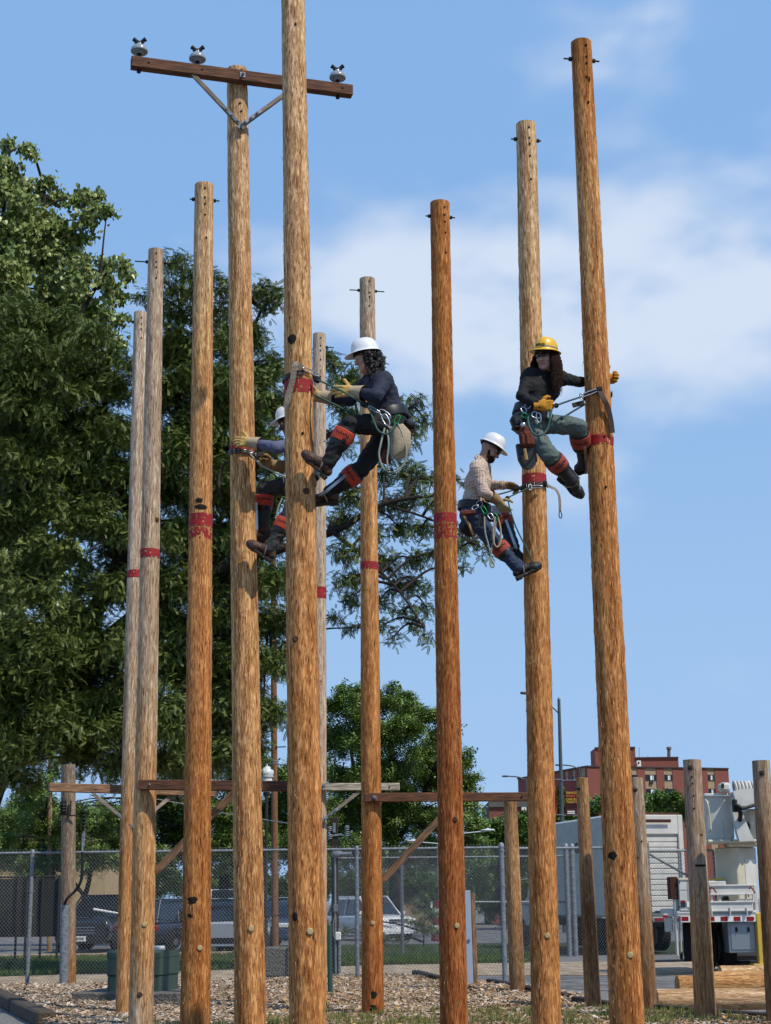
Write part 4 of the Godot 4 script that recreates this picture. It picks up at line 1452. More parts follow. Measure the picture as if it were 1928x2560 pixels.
	for q in [[1412, 1449, 1952, 2037, "banner_maroon"], [1378, 1394, 1950, 2036, "banner_red"]]:
		var p0 := P(q[0], q[2], 77.9)
		var p1 := P(q[1], q[3], 77.9)
		m = MB.new()
		var rows := []
		for i in 9:
			var row := []
			for j in 7:
				var u := j / 6.0
				var y := lerpf(p0.y, p1.y, i / 8.0)
				row.append(Vector3(lerpf(p0.x, p1.x, u), y, p0.z + 0.03 * sin(u * 5.0 + i * 0.5) * sin(PI * i / 8.0)))
			rows.append(row)
		m.skin(rows)
		var back := []
		for r in rows:
			var row := []
			for p in r:
				row.append(p - Vector3(0, 0, 0.008))
			back.append(row)
		m.skin(back, false, true)
		var bn := part(o9, "banner", m, M[q[4]])
		for y in [p0.y + 0.02, p1.y - 0.02]:
			var rd := MB.new()
			rd.tube([Vector3(lerpf(bp.x, btop.x, 0.6), y, p0.z), Vector3(p0.x if q[0] < 1400 else p1.x, y, p0.z)], 0.022, 8)
			part(o9, "banner_rod", rd, M.galvanised)
		if q[0] > 1400:
			var words := [["IMAGINE", 1982, "print_yellow", 0.30], ["WHAT WE", 1990, "print_orange", 0.30], ["CAN BUILD", 1998, "print_yellow", 0.30], ["TOGETHER", 2005, "print_yellow", 0.30]]
			for w in words:
				letters(bn, w[0], P(1415.5, w[1], 77.78), 0.115, M[w[2]], 1.0)
			var bar := MB.new()
			for k in 2:
				bar.box(Transform3D(Basis.IDENTITY, P(1428, 2028.5 + k * 4.5, 77.8)), Vector3(0.36, 0.05, 0.012))
			part(bn, "print_line", bar, M.print_white)
	# two small far street lamps
	for q in [[1317, 1944, "small far street lamp above the brick building's left wing"], [1450, 1916, "small far street lamp above the brick wing beside the tallest right pole"]]:
		var p := P(q[0], q[1], 120.0)
		var oo := thing("street_light", q[2], "street light", Vector3(p.x, 0, p.z), "small far street lamps")
		m = MB.new()
		m.tube(curve([Vector3(p.x, 0, p.z), p + Vector3(0, -1.2, 0), p + Vector3(-0.3, -0.1, 0), p + Vector3(-1.3, 0.12, 0)]), 0.05, 8)
		part(oo, "lamp_post", m, M.lamp_post_grey)
		m = MB.new()
		m.lathe(Transform3D(rot_from(Vector3(-1, 0, 0), Vector3.UP), p + Vector3(-1.3, 0.12, 0)), [Vector2(0.05, -0.1), Vector2(0.14, 0.2), Vector2(0.12, 0.5), Vector2(0, 0.6)], 10, 0.55)
		part(oo, "lamp_head", m, M.lamp_post_grey)
	# white parking lot lamps
	for q in [[1220, 2077, 1.0, 70.0, "white flat lamp of the car park right of the reddish pole"], [1034, 2104, -1.0, 72.0, "white flat lamp beside the long diagonal brace"]]:
		var p := P(q[0], q[1], q[3])
		var oo := thing("car_park_lamp", q[4], "street light", Vector3(p.x - 1.1 * q[2], 0, p.z), "car park lamps")
		m = MB.new()
		m.tube([Vector3(p.x - 1.1 * q[2], 0, p.z), Vector3(p.x - 1.1 * q[2], p.y - 0.1, p.z)], 0.045, 8)
		m.tube([Vector3(p.x - 1.1 * q[2], p.y - 0.1, p.z), p], 0.025, 6)
		part(oo, "lamp_post", m, M.lamp_white)
		m = MB.new()
		m.lathe(Transform3D(Basis.IDENTITY, p), [Vector2(0, 0.13), Vector2(0.05, 0.1), Vector2(0.3, 0.05), Vector2(0.32, 0.0), Vector2(0.0, -0.02)], 12, 0.7)
		part(oo, "lamp_head", m, M.lamp_white)
	# felled poles lying at right
	var logs := [[1641, 2497, 22.4, 0.15, 2, Color(0.80, 0.66, 0.50), "pale felled log lying nearest at bottom right, cut end by the post"], [1694, 2471, 25.2, 0.15, 0, Color(0.72, 0.47, 0.24), "orange felled log second from the front of the pile"], [1775, 2458, 27.0, 0.14, 0, Color(0.85, 0.60, 0.33), "orange tan felled log third from the front of the pile"], [1800, 2440, 28.8, 0.15, 1, Color(0.85, 0.68, 0.46), "pale tan felled log farthest back, under the truck's bumper"]]
	var i := 0
	for l in logs:
		var lg := Shaft.new()
		lg.a = P(l[0], l[1], l[2])
		lg.a.y = l[3] - 0.02 + (0.05 if i > 0 else 0.0)
		lg.b = lg.a + Vector3(5.2, 0.0, -0.35 - 0.05 * i)
		lg.ra = l[3]
		lg.rb = l[3] * 0.88
		var ob := thing("felled_log", l[6], "log", lg.a, "felled logs")
		# drawn as an upright shaft, then laid down
		var st := Shaft.new()
		st.a = Vector3.ZERO
		st.b = Vector3(0, 5.2, 0)
		st.ra = lg.ra
		st.rb = lg.rb
		var mbl := shaft_mesh(st, 3.3 + i * 1.9, [[0, l[5]], [1, l[5] * 0.94]], 0.5, 0, 1, 0, 0.08)
		mbl.lathe(Transform3D(Basis.IDENTITY, Vector3.ZERO), [Vector2(l[3] * 0.99, 0.004), Vector2(l[3] * 0.9, -0.008), Vector2(0, -0.008)], 30)
		var mi := MeshInstance3D.new()
		mi.name = "shaft"
		mi.mesh = mbl.mesh()
		mi.material_override = M["pole_wood_%d" % l[4]]
		mi.basis = rot_from(lg.b - lg.a, Vector3.UP)
		ob.add_child(mi)
		i += 1
	# overhead wires and the strung cable with a white rod
	m = MB.new()
	var wires := [[[392, 1998, 35.0], [470, 2012, 35.0], [560, 2033, 35.0], [725, 2059, 34.5]], [[720, 1912, 43.0], [600, 1908, 46.0], [400, 1912, 50.0]]]
	for w in wires:
		var pts := []
		for p in w:
			pts.append(P(p[0], p[1], p[2]))
		var wm := MB.new()
		wm.tube(curve(pts), 0.012, 5)
		tag(lone("overhead_wire", wm, M.galvanised), "thin pale wire sagging behind the poles below the crossarms" if w[0][0] == 392 else "thin straight wire at the height of the white lantern", "wire")
	m = MB.new()
	m.tube(curve([P(205, 2272, 33.4), P(300, 2284, 33.3), P(395, 2298, 33.2), P(470, 2304, 33.1), P(590, 2301, 33.1), P(690, 2289, 33.2), P(760, 2276, 33.3)]), 0.011, 5)
	tag(lone("strung_cable", m, M.cable_black), "dark cable strung level behind the poles in front of the parked cars", "cable")
	m = MB.new()
	m.tube([P(234, 2273, 33.0), P(300, 2284, 33.0)], [0.026, 0.018], 8)
	tag(lone("white_rod", m, M.lens_white), "short white rod on the cable before the black pickup", "rod")
	# red and white road drum far behind the reddish pole
	var rp := P(1097, 2349, 66.0)
	rp.y = -0.05
	var o10 := thing("road_drum", "red and white road drum half hidden by the reddish pole", "traffic drum", rp)
	for k in 5:
		m = MB.new()
		m.lathe(Transform3D(Basis.IDENTITY, rp + Vector3(0, k * 0.32, 0)), [Vector2(0.31 - k * 0.02, 0.0), Vector2(0.30 - k * 0.02, 0.31), Vector2(0.2, 0.318)], 16)
		part(o10, "stripe", m, M.banner_red if k % 2 == 0 else M.lens_white)
# text set in the plane facing +z with its left edge at p
func letters(parent: Node3D, words: String, p: Vector3, high: float, m: Material, squeeze := 1.0, basis_ := Basis.IDENTITY) -> void:
	if words == "":
		return
	var t := TextMesh.new()
	var f := SystemFont.new()
	f.font_names = PackedStringArray(["Droid Sans"])
	f.font_weight = 700
	t.font = f
	t.text = words
	t.font_size = 32
	t.pixel_size = high / 24.0
	t.depth = 0.006
	t.horizontal_alignment = HORIZONTAL_ALIGNMENT_LEFT
	var o := MeshInstance3D.new()
	o.mesh = t
	o.material_override = m
	o.name = "lettering"
	var off := Vector3.ZERO
	var up: Node = parent
	while up is Node3D and up != self:
		off -= up.position
		up = up.get_parent()
	o.transform = Transform3D(basis_ * Basis.from_scale(Vector3(squeeze, 1, 1)), p + off)
	parent.add_child(o, true)

# ---------------------------------------------------------------- trees
func leaf_mesh(kind: int) -> ArrayMesh:
	var mb := MB.new()
	if kind == 0:              # broad heart shaped leaf, folded along its midrib, tip down
		var rim := [Vector3(0, 0.0, 0), Vector3(0.42, 0.12, 0.1), Vector3(0.55, -0.2, 0.13), Vector3(0.36, -0.6, 0.06), Vector3(0, -1.0, -0.08)]
		for sg in [1.0, -1.0]:
			for i in range(1, 4):
				mb.face([Vector3(0, -0.25, -0.02), rim[i] * Vector3(sg, 1, 1), rim[i + 1] * Vector3(sg, 1, 1)], Vector3.BACK)
			mb.face([Vector3(0, -0.25, -0.02), rim[0], rim[1] * Vector3(sg, 1, 1)], Vector3.BACK)
	elif kind == 1:            # feathery compound leaf: leaflets in pairs along a bending stalk
		for i in 13:
			var u := (i + 0.6) / 13.0
			var c := Vector3(0.04 * sin(u * 4.0), -0.34 * u * u, u)
			var d := Vector3(0, -0.6 * u, 1).normalized()
			for sg in [1.0, -1.0]:
				var o := Vector3(sg, -0.3 - 0.2 * fmod(i * 0.37, 1.0), 0.5).normalized()
				var l := 0.24 * (1.0 - 0.35 * absf(u - 0.45) * 2.0)
				var w := d * 0.055
				mb.face([c, c + o * l * 0.5 + w, c + o * l, c + o * l * 0.5 - w], Vector3.UP)
	else:                      # a spray of small leaves for farther crowns
		var r := RandomNumberGenerator.new()
		r.seed = 5
		for i in 11:
			var c := Vector3(r.randf_range(-0.5, 0.5), r.randf_range(-0.3, 0.3), r.randf_range(-0.5, 0.5))
			var o := Vector3(r.randf_range(-1, 1), r.randf_range(-0.6, 0.2), r.randf_range(-1, 1)).normalized()
			var s := o.cross(Vector3.UP).normalized()
			var l := r.randf_range(0.22, 0.36)
			mb.face([c, c + o * l * 0.5 + s * l * 0.3, c + o * l, c + o * l * 0.5 - s * l * 0.3], Vector3.UP)
	return mb.mesh()
# clumps: [centre, radius]; limbs: [points, r0, r1]
func tree(called: String, label: String, base: Vector3, limbs: Array, clumps: Array, kind: int, size: float, dens: float, m: Material, tint0: Color, tint1: Color, droop: float, links := true) -> void:
	var o := thing(called, label, "tree", base)
	var first := true
	var joints := []
	for l in limbs:
		var mb := MB.new()
		var pts: Array = curve(l[0], 5)
		var rad := []
		for i in pts.size():
			var u := float(i) / (pts.size() - 1)
			rad.append(lerpf(l[1], l[2], u) * (1.0 + 0.12 * nz.get_noise_1d(i * 0.9 + l[1] * 50.0)))
			joints.append([pts[i], lerpf(l[1], l[2], u)])
		mb.tube(pts, rad, 10 if l[1] > 0.08 else 6)
		part(o, "trunk" if first else "limb", mb, M.bark)
		first = false
	var twigs := MB.new()
	var xfs := []
	var cols := PackedColorArray()
	for c in clumps:
		var mid: Vector3 = c[0]
		var r: float = c[1]
		if links:
			var best: Array = joints[0]
			var bd := 1e9
			for j in joints:
				var q: Vector3 = j[0]
				var dd := q.distance_to(mid) + (0.8 if q.y > mid.y else 0.0)
				if dd < bd:
					bd = dd
					best = j
			var bq: Vector3 = best[0]
			var bend := (bq + mid) / 2 + Vector3(0, 0.12 * bd, 0)
			twigs.tube(curve([bq, bend, mid], 4), [minf(0.05, best[1]), 0.04, 0.035, 0.03, 0.027, 0.024, 0.02, 0.016, 0.012], 5, false)
		var nt := int(7 + r * 9)
		for k in nt:
			var d := Vector3(rng.randfn(), rng.randfn() * 0.8 + 0.25, rng.randfn()).normalized()
			var reach := r * rng.randf_range(0.55, 1.08)
			var tip := mid + d * reach + Vector3(0, -droop * reach * 0.35, 0)
			var knee := mid + d * reach * 0.5 + Vector3(0, 0.06 * r, 0)
			twigs.tube([mid, knee, tip], [0.012, 0.008, 0.003], 3, false)
			var count := int(dens * r * r * 30.0 / nt) + 3
			var tone := rng.randf()
			for i in count:
				var u := sqrt(rng.randf()) * 1.05
				var p := mid.lerp(knee, u * 2.0) if u < 0.5 else knee.lerp(tip, u * 2.0 - 1.0)
				var spread := (0.10 + 0.20 * r * (1.0 - 0.5 * u)) * (1.35 if kind == 1 else 1.0)
				p += Vector3(rng.randfn(), rng.randfn() * 0.7, rng.randfn()) * spread * 0.75
				var b: Basis
				if kind == 1:
					b = Basis.from_euler(Vector3(rng.randf_range(-0.7, 1.1), rng.randf() * TAU, rng.randf_range(-0.9, 0.9)))
				else:
					b = Basis.from_euler(Vector3(rng.randf_range(-1.0, 0.5), rng.randf() * TAU, rng.randf_range(-0.6, 0.6)))
				var s := size * rng.randf_range(0.7, 1.25)
				xfs.append(Transform3D(b.scaled(Vector3.ONE * s), p))
				cols.append(tint0.lerp(tint1, clampf(tone * 0.6 + rng.randf() * 0.4, 0, 1)) * rng.randf_range(0.8, 1.1))
	part(o, "twigs", twigs, M.bark).set_meta("kind", "stuff")
	stuff_copies(o, "crown", leaf_mesh(kind), m, xfs, cols)
func clump_list(px: Array, d: float, vary: float, k := 1.0, back := 0.0) -> Array:
	var out := []
	for q in px:
		var p := P(q[0], q[1], d + rng.randf_range(-vary, vary))
		out.append([p, m_of(q[2], p) * k])
		if back > 0.0 and q[2] > 40:
			p = P(q[0] + rng.randf_range(-30, 10), q[1] + rng.randf_range(-20, 30), d + back * rng.randf_range(0.7, 1.4))
			out.append([p, m_of(q[2], p) * k])
	return out
func limb(px: Array, d0: float, d1: float, r0: float, r1: float) -> Array:
	var pts := []
	for i in px.size():
		pts.append(P(px[i][0], px[i][1], lerpf(d0, d1, float(i) / (px.size() - 1))))
	return [pts, r0, r1]
func trees() -> void:
	var dark0 := Color(0.62, 0.74, 0.50)
	var light0 := Color(1.0, 1.0, 0.92)
	# cottonwood with broad leaves, upper left
	var c1 := [[22, 366, 26], [80, 383, 20], [62, 372, 16], [28, 425, 36], [-20, 400, 40], [0, 480, 60], [60, 470, 40], [112, 462, 28], [140, 500, 30], [60, 530, 60], [205, 500, 34], [250, 488, 24], [268, 530, 26], [225, 550, 40], [120, 580, 60], [30, 600, 80], [-50, 560, 80], [190, 610, 45], [110, 660, 70], [0, 700, 90], [200, 690, 55], [260, 668, 32], [305, 668, 28], [318, 690, 18], [270, 715, 36], [150, 750, 70], [235, 770, 50], [292, 742, 26], [60, 790, 80], [298, 800, 28], [250, 840, 45], [292, 860, 26], [180, 850, 60], [90, 890, 80], [0, 880, 90], [250, 905, 36], [-60, 700, 90], [-60, 850, 100], [30, 980, 80], [120, 1000, 70], [0, 1090, 90], [90, 1130, 80], [180, 1180, 60], [40, 1230, 80], [130, 1290, 70], [210, 1280, 45], [50, 1350, 80], [160, 1390, 60], [90, 1460, 70], [0, 1430, 80], [200, 1060, 50], [-60, 1000, 100], [-60, 1200, 100], [-60, 1400, 100], [20, 1560, 70], [150, 1540, 60]]
	var l1 := [limb([[-150, 2440], [-130, 1900], [-90, 1400], [-40, 1000], [0, 700]], 45, 45, 0.5, 0.16), limb([[-90, 1400], [20, 1150], [140, 900], [250, 700]], 45, 44, 0.2, 0.05), limb([[-60, 1150], [60, 1000], [180, 850], [270, 790]], 45, 43, 0.16, 0.04), limb([[-40, 1000], [40, 720], [110, 520], [90, 400]], 45, 45, 0.14, 0.03), limb([[0, 700], [10, 520], [25, 380]], 45, 45, 0.1, 0.03), limb([[-110, 1650], [20, 1450], [150, 1330]], 45, 43, 0.14, 0.04)]
	tree("cottonwood_tree", "tall cottonwood with broad glossy leaves, highest crown at upper left", Vector3(P(-150, 2440, 45).x, 0, -45), l1, clump_list(c1, 44.5, 1.4, 1.0, 2.4), 0, 0.135, 34.0, M.broad_leaf, dark0, light0, 0.2)
	# feathery locust in front of it, spreading to the right behind the poles
	var c2 := [[60, 790, 65], [150, 810, 55], [-10, 850, 75], [230, 845, 45], [95, 900, 75], [270, 890, 40], [190, 930, 65], [20, 980, 80], [290, 965, 45], [330, 915, 30], [120, 1050, 75], [240, 1050, 60], [300, 1090, 60], [40, 1130, 70], [180, 1160, 60], [270, 1190, 60], [330, 1180, 45], [240, 1290, 55], [310, 1320, 50], [120, 1250, 60], [60, 1600, 70], [0, 1680, 80], [130, 1620, 70], [200, 1560, 60], [280, 1470, 60], [90, 1720, 80], [180, 1700, 70], [250, 1640, 70], [30, 1800, 60], [150, 1800, 65], [230, 1780, 70], [300, 1720, 60], [200, 1870, 60], [290, 1830, 60], [100, 1870, 40], [40, 1880, 45], [300, 1910, 45], [-30, 1760, 70], [20, 1940, 36], [70, 1960, 26],
		[455, 650, 22], [420, 665, 20], [470, 690, 26], [430, 720, 32], [480, 740, 28], [395, 770, 26], [455, 790, 40], [350, 740, 14], [545, 700, 20], [560, 730, 24], [545, 780, 36], [655, 720, 26], [690, 738, 22], [670, 760, 24], [640, 735, 16], [620, 860, 40], [560, 860, 40], [470, 870, 50], [410, 880, 40], [650, 930, 45], [560, 950, 55], [450, 970, 60], [680, 900, 30], [390, 1000, 40], [500, 1060, 60], [600, 1050, 60], [680, 1010, 45], [440, 1130, 60], [560, 1160, 60], [650, 1130, 55], [400, 1230, 50], [500, 1240, 60], [600, 1260, 60], [690, 1220, 50], [440, 1340, 60], [560, 1360, 65], [660, 1330, 55], [400, 1440, 55], [500, 1460, 60], [600, 1470, 60], [690, 1440, 50], [440, 1560, 60], [560, 1580, 65], [670, 1560, 50], [400, 1660, 60], [500, 1690, 65], [610, 1690, 65], [690, 1660, 45], [440, 1780, 65], [560, 1800, 65], [660, 1780, 55], [380, 1800, 45], [600, 1890, 55], [500, 1890, 55],
		[830, 900, 36], [870, 940, 40], [840, 990, 45], [880, 1050, 40], [1045, 1002, 22], [1010, 1020, 24], [1060, 1045, 18], [1030, 1080, 26], [1000, 1110, 30], [850, 1100, 40], [960, 1180, 40], [1030, 1180, 40], [1070, 1200, 22], [1085, 1255, 24], [1040, 1240, 36], [980, 1260, 40], [880, 1230, 45], [850, 1300, 45], [930, 1330, 40], [1000, 1320, 36], [1055, 1320, 30], [860, 1380, 40], [970, 1400, 36], [1040, 1400, 30], [1075, 1385, 18], [900, 1440, 32], [1000, 1460, 32], [1050, 1470, 26], [950, 1500, 26], [875, 1500, 26], [1010, 1530, 24], [1068, 1520, 20], [960, 1560, 20], [880, 1570, 16], [1060, 1590, 14], [1040, 1555, 18], [985, 1590, 14], [850, 1450, 24], [1120, 1335, 22], [1160, 1345, 20], [1190, 1355, 16], [1225, 1380, 14], [1150, 1370, 14], [840, 1540, 16], [1145, 1200, 16], [1150, 1420, 12]]
	# the dense heart of the crown
	for box in [[-40, 960, 320, 1500, 74], [400, 860, 700, 1900, 78], [-20, 1560, 320, 1860, 80]]:
		var y: float = box[1]
		while y < box[3]:
			var x: float = box[0]
			while x < box[2]:
				c2.append([x + rng.randf_range(-25, 25), y + rng.randf_range(-25, 25), 39])
				x += box[4]
			y += box[4]
	for q in c2:
		if q[0] > 800:
			q[2] *= 0.86
	var l2 := [limb([[-90, 2440], [-60, 2100], [10, 1900], [118, 1752], [235, 1534], [330, 1350], [430, 1180]], 38, 37, 0.42, 0.12), limb([[20, 1890], [110, 1780], [190, 1668], [262, 1600], [420, 1480], [620, 1400], [830, 1330], [960, 1260], [1080, 1240]], 38, 35.5, 0.26, 0.03), limb([[330, 1350], [300, 1200], [268, 1120], [262, 1010], [275, 930]], 37, 37, 0.13, 0.05), limb([[430, 1180], [450, 960], [450, 800], [460, 680]], 37, 37, 0.11, 0.03), limb([[430, 1180], [560, 1000], [620, 850], [670, 740]], 37, 36.5, 0.1, 0.025), limb([[620, 1400], [700, 1250], [800, 1100], [960, 1050], [1040, 1010]], 36.5, 35.5, 0.11, 0.025), limb([[830, 1330], [920, 1400], [1000, 1480], [1060, 1570]], 36, 35.5, 0.06, 0.015), limb([[262, 1600], [400, 1640], [560, 1660], [680, 1640]], 37.5, 37, 0.1, 0.03), limb([[118, 1752], [130, 1600], [100, 1400], [60, 1150], [80, 900]], 37.5, 37, 0.14, 0.04), limb([[960, 1260], [1080, 1300], [1160, 1345], [1225, 1378]], 35.8, 35.3, 0.035, 0.01)]
	tree("locust_tree", "spreading locust tree with feathery hanging leaves behind the left poles", Vector3(P(-90, 2440, 38).x, 0, -38), l2, clump_list(c2, 36.6, 1.0, 1.12, 2.0), 1, 0.185, 62.0, M.fine_leaf, Color(0.62, 0.72, 0.56), Color(1.0, 1.0, 0.84), 0.5)
	# rounder trees farther off
	var c3 := [[850, 1765, 55], [905, 1745, 45], [960, 1760, 55], [1010, 1755, 40], [1045, 1800, 50], [1085, 1800, 36], [1110, 1850, 44], [1140, 1910, 46], [1165, 1960, 36], [900, 1840, 80], [1000, 1850, 80], [830, 1860, 60], [870, 1960, 80], [980, 1960, 85], [1080, 1950, 75], [1175, 2010, 34], [850, 2060, 70], [950, 2070, 75], [1050, 2060, 75], [1140, 2050, 60], [1190, 2065, 30], [930, 1745, 30], [1020, 1780, 40], [830, 2130, 55], [890, 2140, 55], [950, 2150, 55], [1010, 2140, 55], [1070, 2130, 55], [1130, 2130, 50], [1180, 2120, 40], [870, 2040, 60], [1000, 2010, 70], [930, 1930, 70], [1060, 1900, 60]]
	tree("round_tree", "round bright green tree between the slender pole and the reddish pole", Vector3(P(990, 2350, 76).x, 0, -76), [limb([[990, 2360], [985, 2150], [975, 1950], [980, 1820]], 76, 76, 0.35, 0.1), limb([[985, 2120], [1060, 1980], [1100, 1880]], 76, 75, 0.16, 0.05), limb([[985, 2120], [900, 1980], [870, 1820]], 76, 75, 0.16, 0.05)], clump_list(c3, 75, 2.4, 1.0), 2, 0.42, 15.0, M.far_leaf, Color(0.62, 0.74, 0.5), Color(1, 1, 0.88), 0.2)
	var c4 := [[390, 1920, 60], [450, 1880, 60], [520, 1900, 60], [590, 1930, 60], [660, 1910, 60], [720, 1960, 60], [770, 1920, 60], [400, 2020, 70], [490, 2010, 70], [580, 2030, 70], [680, 2030, 70], [770, 2030, 70], [430, 2100, 60], [560, 2110, 60], [660, 2110, 60], [760, 2110, 50], [350, 2080, 50]]
	for k in 17:
		c4.append([-30 + k * 50 + rng.randf_range(-12, 12), 2060 + rng.randf_range(-40, 30), 58])
		c4.append([-20 + k * 50 + rng.randf_range(-12, 12), 2140 + rng.randf_range(-20, 20), 50])
	tree("round_tree", "bright green tree low behind the orange and tan poles, left of centre", Vector3(P(560, 2350, 66).x, 0, -66), [limb([[560, 2360], [560, 2180], [555, 2000]], 66, 66, 0.3, 0.1), limb([[560, 2150], [660, 2050], [720, 1970]], 66, 65, 0.14, 0.05), limb([[560, 2150], [470, 2050], [430, 1940]], 66, 65, 0.14, 0.05)], clump_list(c4, 65, 1.8, 1.0), 2, 0.38, 16.0, M.far_leaf, Color(0.5, 0.62, 0.4), Color(0.95, 1, 0.8), 0.2)
	var c5 := [[130, 1935, 36], [95, 1965, 40], [70, 2010, 44], [120, 2020, 50], [40, 2060, 44], [95, 2080, 50], [150, 2080, 46], [20, 2100, 30], [190, 2040, 46], [240, 2080, 50], [290, 2040, 46], [60, 2125, 36], [130, 2135, 40], [330, 2100, 40], [260, 2140, 36], [200, 2140, 40], [60, 2170, 36], [100, 2175, 40], [140, 2170, 36], [80, 2215, 34], [125, 2215, 34], [170, 2150, 36], [300, 2160, 34], [340, 2150, 34], [45, 2215, 26], [15, 2150, 24]]
	tree("small_tree", "loose pale green tree behind the far left grey pole", Vector3(P(200, 2360, 58).x, 0, -58), [limb([[205, 2375], [206, 2270], [225, 2180], [200, 2080]], 58, 58, 0.13, 0.05), limb([[210, 2240], [150, 2150], [110, 2060]], 58, 58, 0.07, 0.03)], clump_list(c5, 57.5, 1.4, 1.0), 2, 0.3, 14.0, M.far_leaf, Color(0.62, 0.74, 0.45), Color(1, 1, 0.84), 0.2)
	var c6 := [[10, 2060, 30], [-30, 2075, 40], [45, 2085, 26]]
	tree("far_tree", "small dark tree at the photo's left edge above the tan building", Vector3(P(0, 2330, 120).x, 0, -120), [limb([[0, 2330], [0, 2150], [5, 2070]], 120, 120, 0.2, 0.08)], clump_list(c6, 120, 1.5, 1.2), 2, 0.55, 14.0, M.far_leaf, Color(0.4, 0.52, 0.42), Color(0.7, 0.8, 0.6), 0.2)
	var hedges := [[[[1212, 2085, 34], [1240, 2075, 26], [1262, 2070, 26], [1285, 2060, 24], [1310, 2062, 26], [1330, 2080, 30], [1250, 2110, 34], [1300, 2110, 36], [1215, 2120, 30], [1190, 2160, 40], [1240, 2160, 40], [1290, 2160, 40], [1200, 2210, 40], [1250, 2215, 40], [1300, 2220, 40], [1180, 2250, 36], [1230, 2260, 36], [1280, 2265, 36], [1325, 2200, 36]], 92, "dark trees before the low brick building, left of the checked climber's pole"], [[[1395, 1995, 22], [1410, 2030, 30], [1400, 2075, 30], [1440, 2060, 30], [1470, 2045, 26], [1385, 2110, 30], [1430, 2105, 30], [1480, 2070, 26], [1500, 2010, 24], [1525, 2020, 26], [1380, 2170, 40], [1420, 2180, 40], [1460, 2150, 40], [1390, 2230, 40], [1440, 2240, 40], [1340, 2240, 36], [1345, 2150, 30]], 96, "dark trees behind the wine red banners"], [[[1615, 2012, 20], [1640, 2003, 20], [1665, 2006, 20], [1690, 1999, 18], [1710, 2012, 22], [1630, 2030, 22], [1680, 2030, 24], [1730, 2030, 24]], 105, "dark green treetops between the brick apartment block and the white box truck"]]
	for h in hedges:
		var f: Array = h[0][0]
		var l: Array = h[0][h[0].size() - 1]
		var mx: float = (f[0] + l[0]) / 2.0
		tree("far_tree", h[2], Vector3(P(mx, 2300, h[1]).x, 0, -h[1]), [limb([[mx, 2310], [mx, 2200], [mx, h[0][1][1] + 20]], h[1], h[1], 0.25, 0.1)], clump_list(h[0], h[1], 1.6, 1.25), 2, 0.55, 14.0, M.far_leaf, Color(0.42, 0.55, 0.4), Color(0.8, 0.9, 0.66), 0.2)
	var c7 := [[1045, 2270, 26], [1065, 2250, 22], [1080, 2290, 28], [1040, 2310, 28], [1070, 2330, 26], [1000, 2350, 18], [860, 2330, 18], [1090, 2330, 22], [960, 2350, 16]]
	tree("shrub", "loose roadside shrub behind the mesh, between white car and red drum", Vector3(P(1060, 2385, 55).x, 0, -55), [limb([[1060, 2388], [1060, 2330], [1064, 2270]], 55, 55, 0.03, 0.01)], clump_list(c7, 55, 0.5, 1.0), 2, 0.2, 10.0, M.far_leaf, Color(0.55, 0.62, 0.4), Color(1, 0.95, 0.75), 0.3)
	# a long belt of street trees far behind everything, seen between the fence wires
	var c8 := []
	for k in 46:
		c8.append([-60 + k * 28 + rng.randf_range(-8, 8), 2215 + rng.randf_range(-18, 18), 34])
	tree("tree_belt", "dark belt of shrubs along the far side of the car park, behind the mesh", Vector3(P(600, 2330, 105).x, 0, -105), [limb([[600, 2320], [600, 2260]], 105, 105, 0.2, 0.1)], clump_list(c8, 105, 2.0, 1.2), 2, 0.6, 7.0, M.far_leaf, Color(0.35, 0.45, 0.35), Color(0.62, 0.72, 0.52), 0.2, false)

# ---------------------------------------------------------------- buildings
func brick_tex(a: Color, b: Color, mortar: Color, seed_: int) -> ImageTexture:
	var r := RandomNumberGenerator.new()
	r.seed = seed_
	var im := Image.create_empty(256, 256, false, Image.FORMAT_RGB8)
	im.fill(mortar)
	for row in 16:
		for k in range(-1, 8):
			var c := a.lerp(b, r.randf())
			im.fill_rect(Rect2i(k * 32 + (16 if row % 2 else 0) + 1, row * 16 + 1, 30, 14), c)
			if k == -1 and row % 2:
				im.fill_rect(Rect2i(7 * 32 + 17, row * 16 + 1, 30, 14), c)
	return ImageTexture.create_from_image(im)
func wall_box(o: Node3D, called: String, a: Vector3, b: Vector3, y0: float, y1: float, thick: float, m: Material, proud := 0.0) -> void:
	var mb := MB.new()
	var d := b - a
	d.y = 0
	var l := d.length()
	d = d.normalized()
	var f := d.cross(Vector3.UP)
	if f.dot(EYE - a) < 0:
		f = -f
	var xf := Transform3D(Basis(d, Vector3.UP, d.cross(Vector3.UP)), Vector3((a.x + b.x) / 2, (y0 + y1) / 2, (a.z + b.z) / 2) - f * (thick / 2 - proud))
	mb.box(xf, Vector3(l, y1 - y0, thick))
	part(o, called, mb, m)
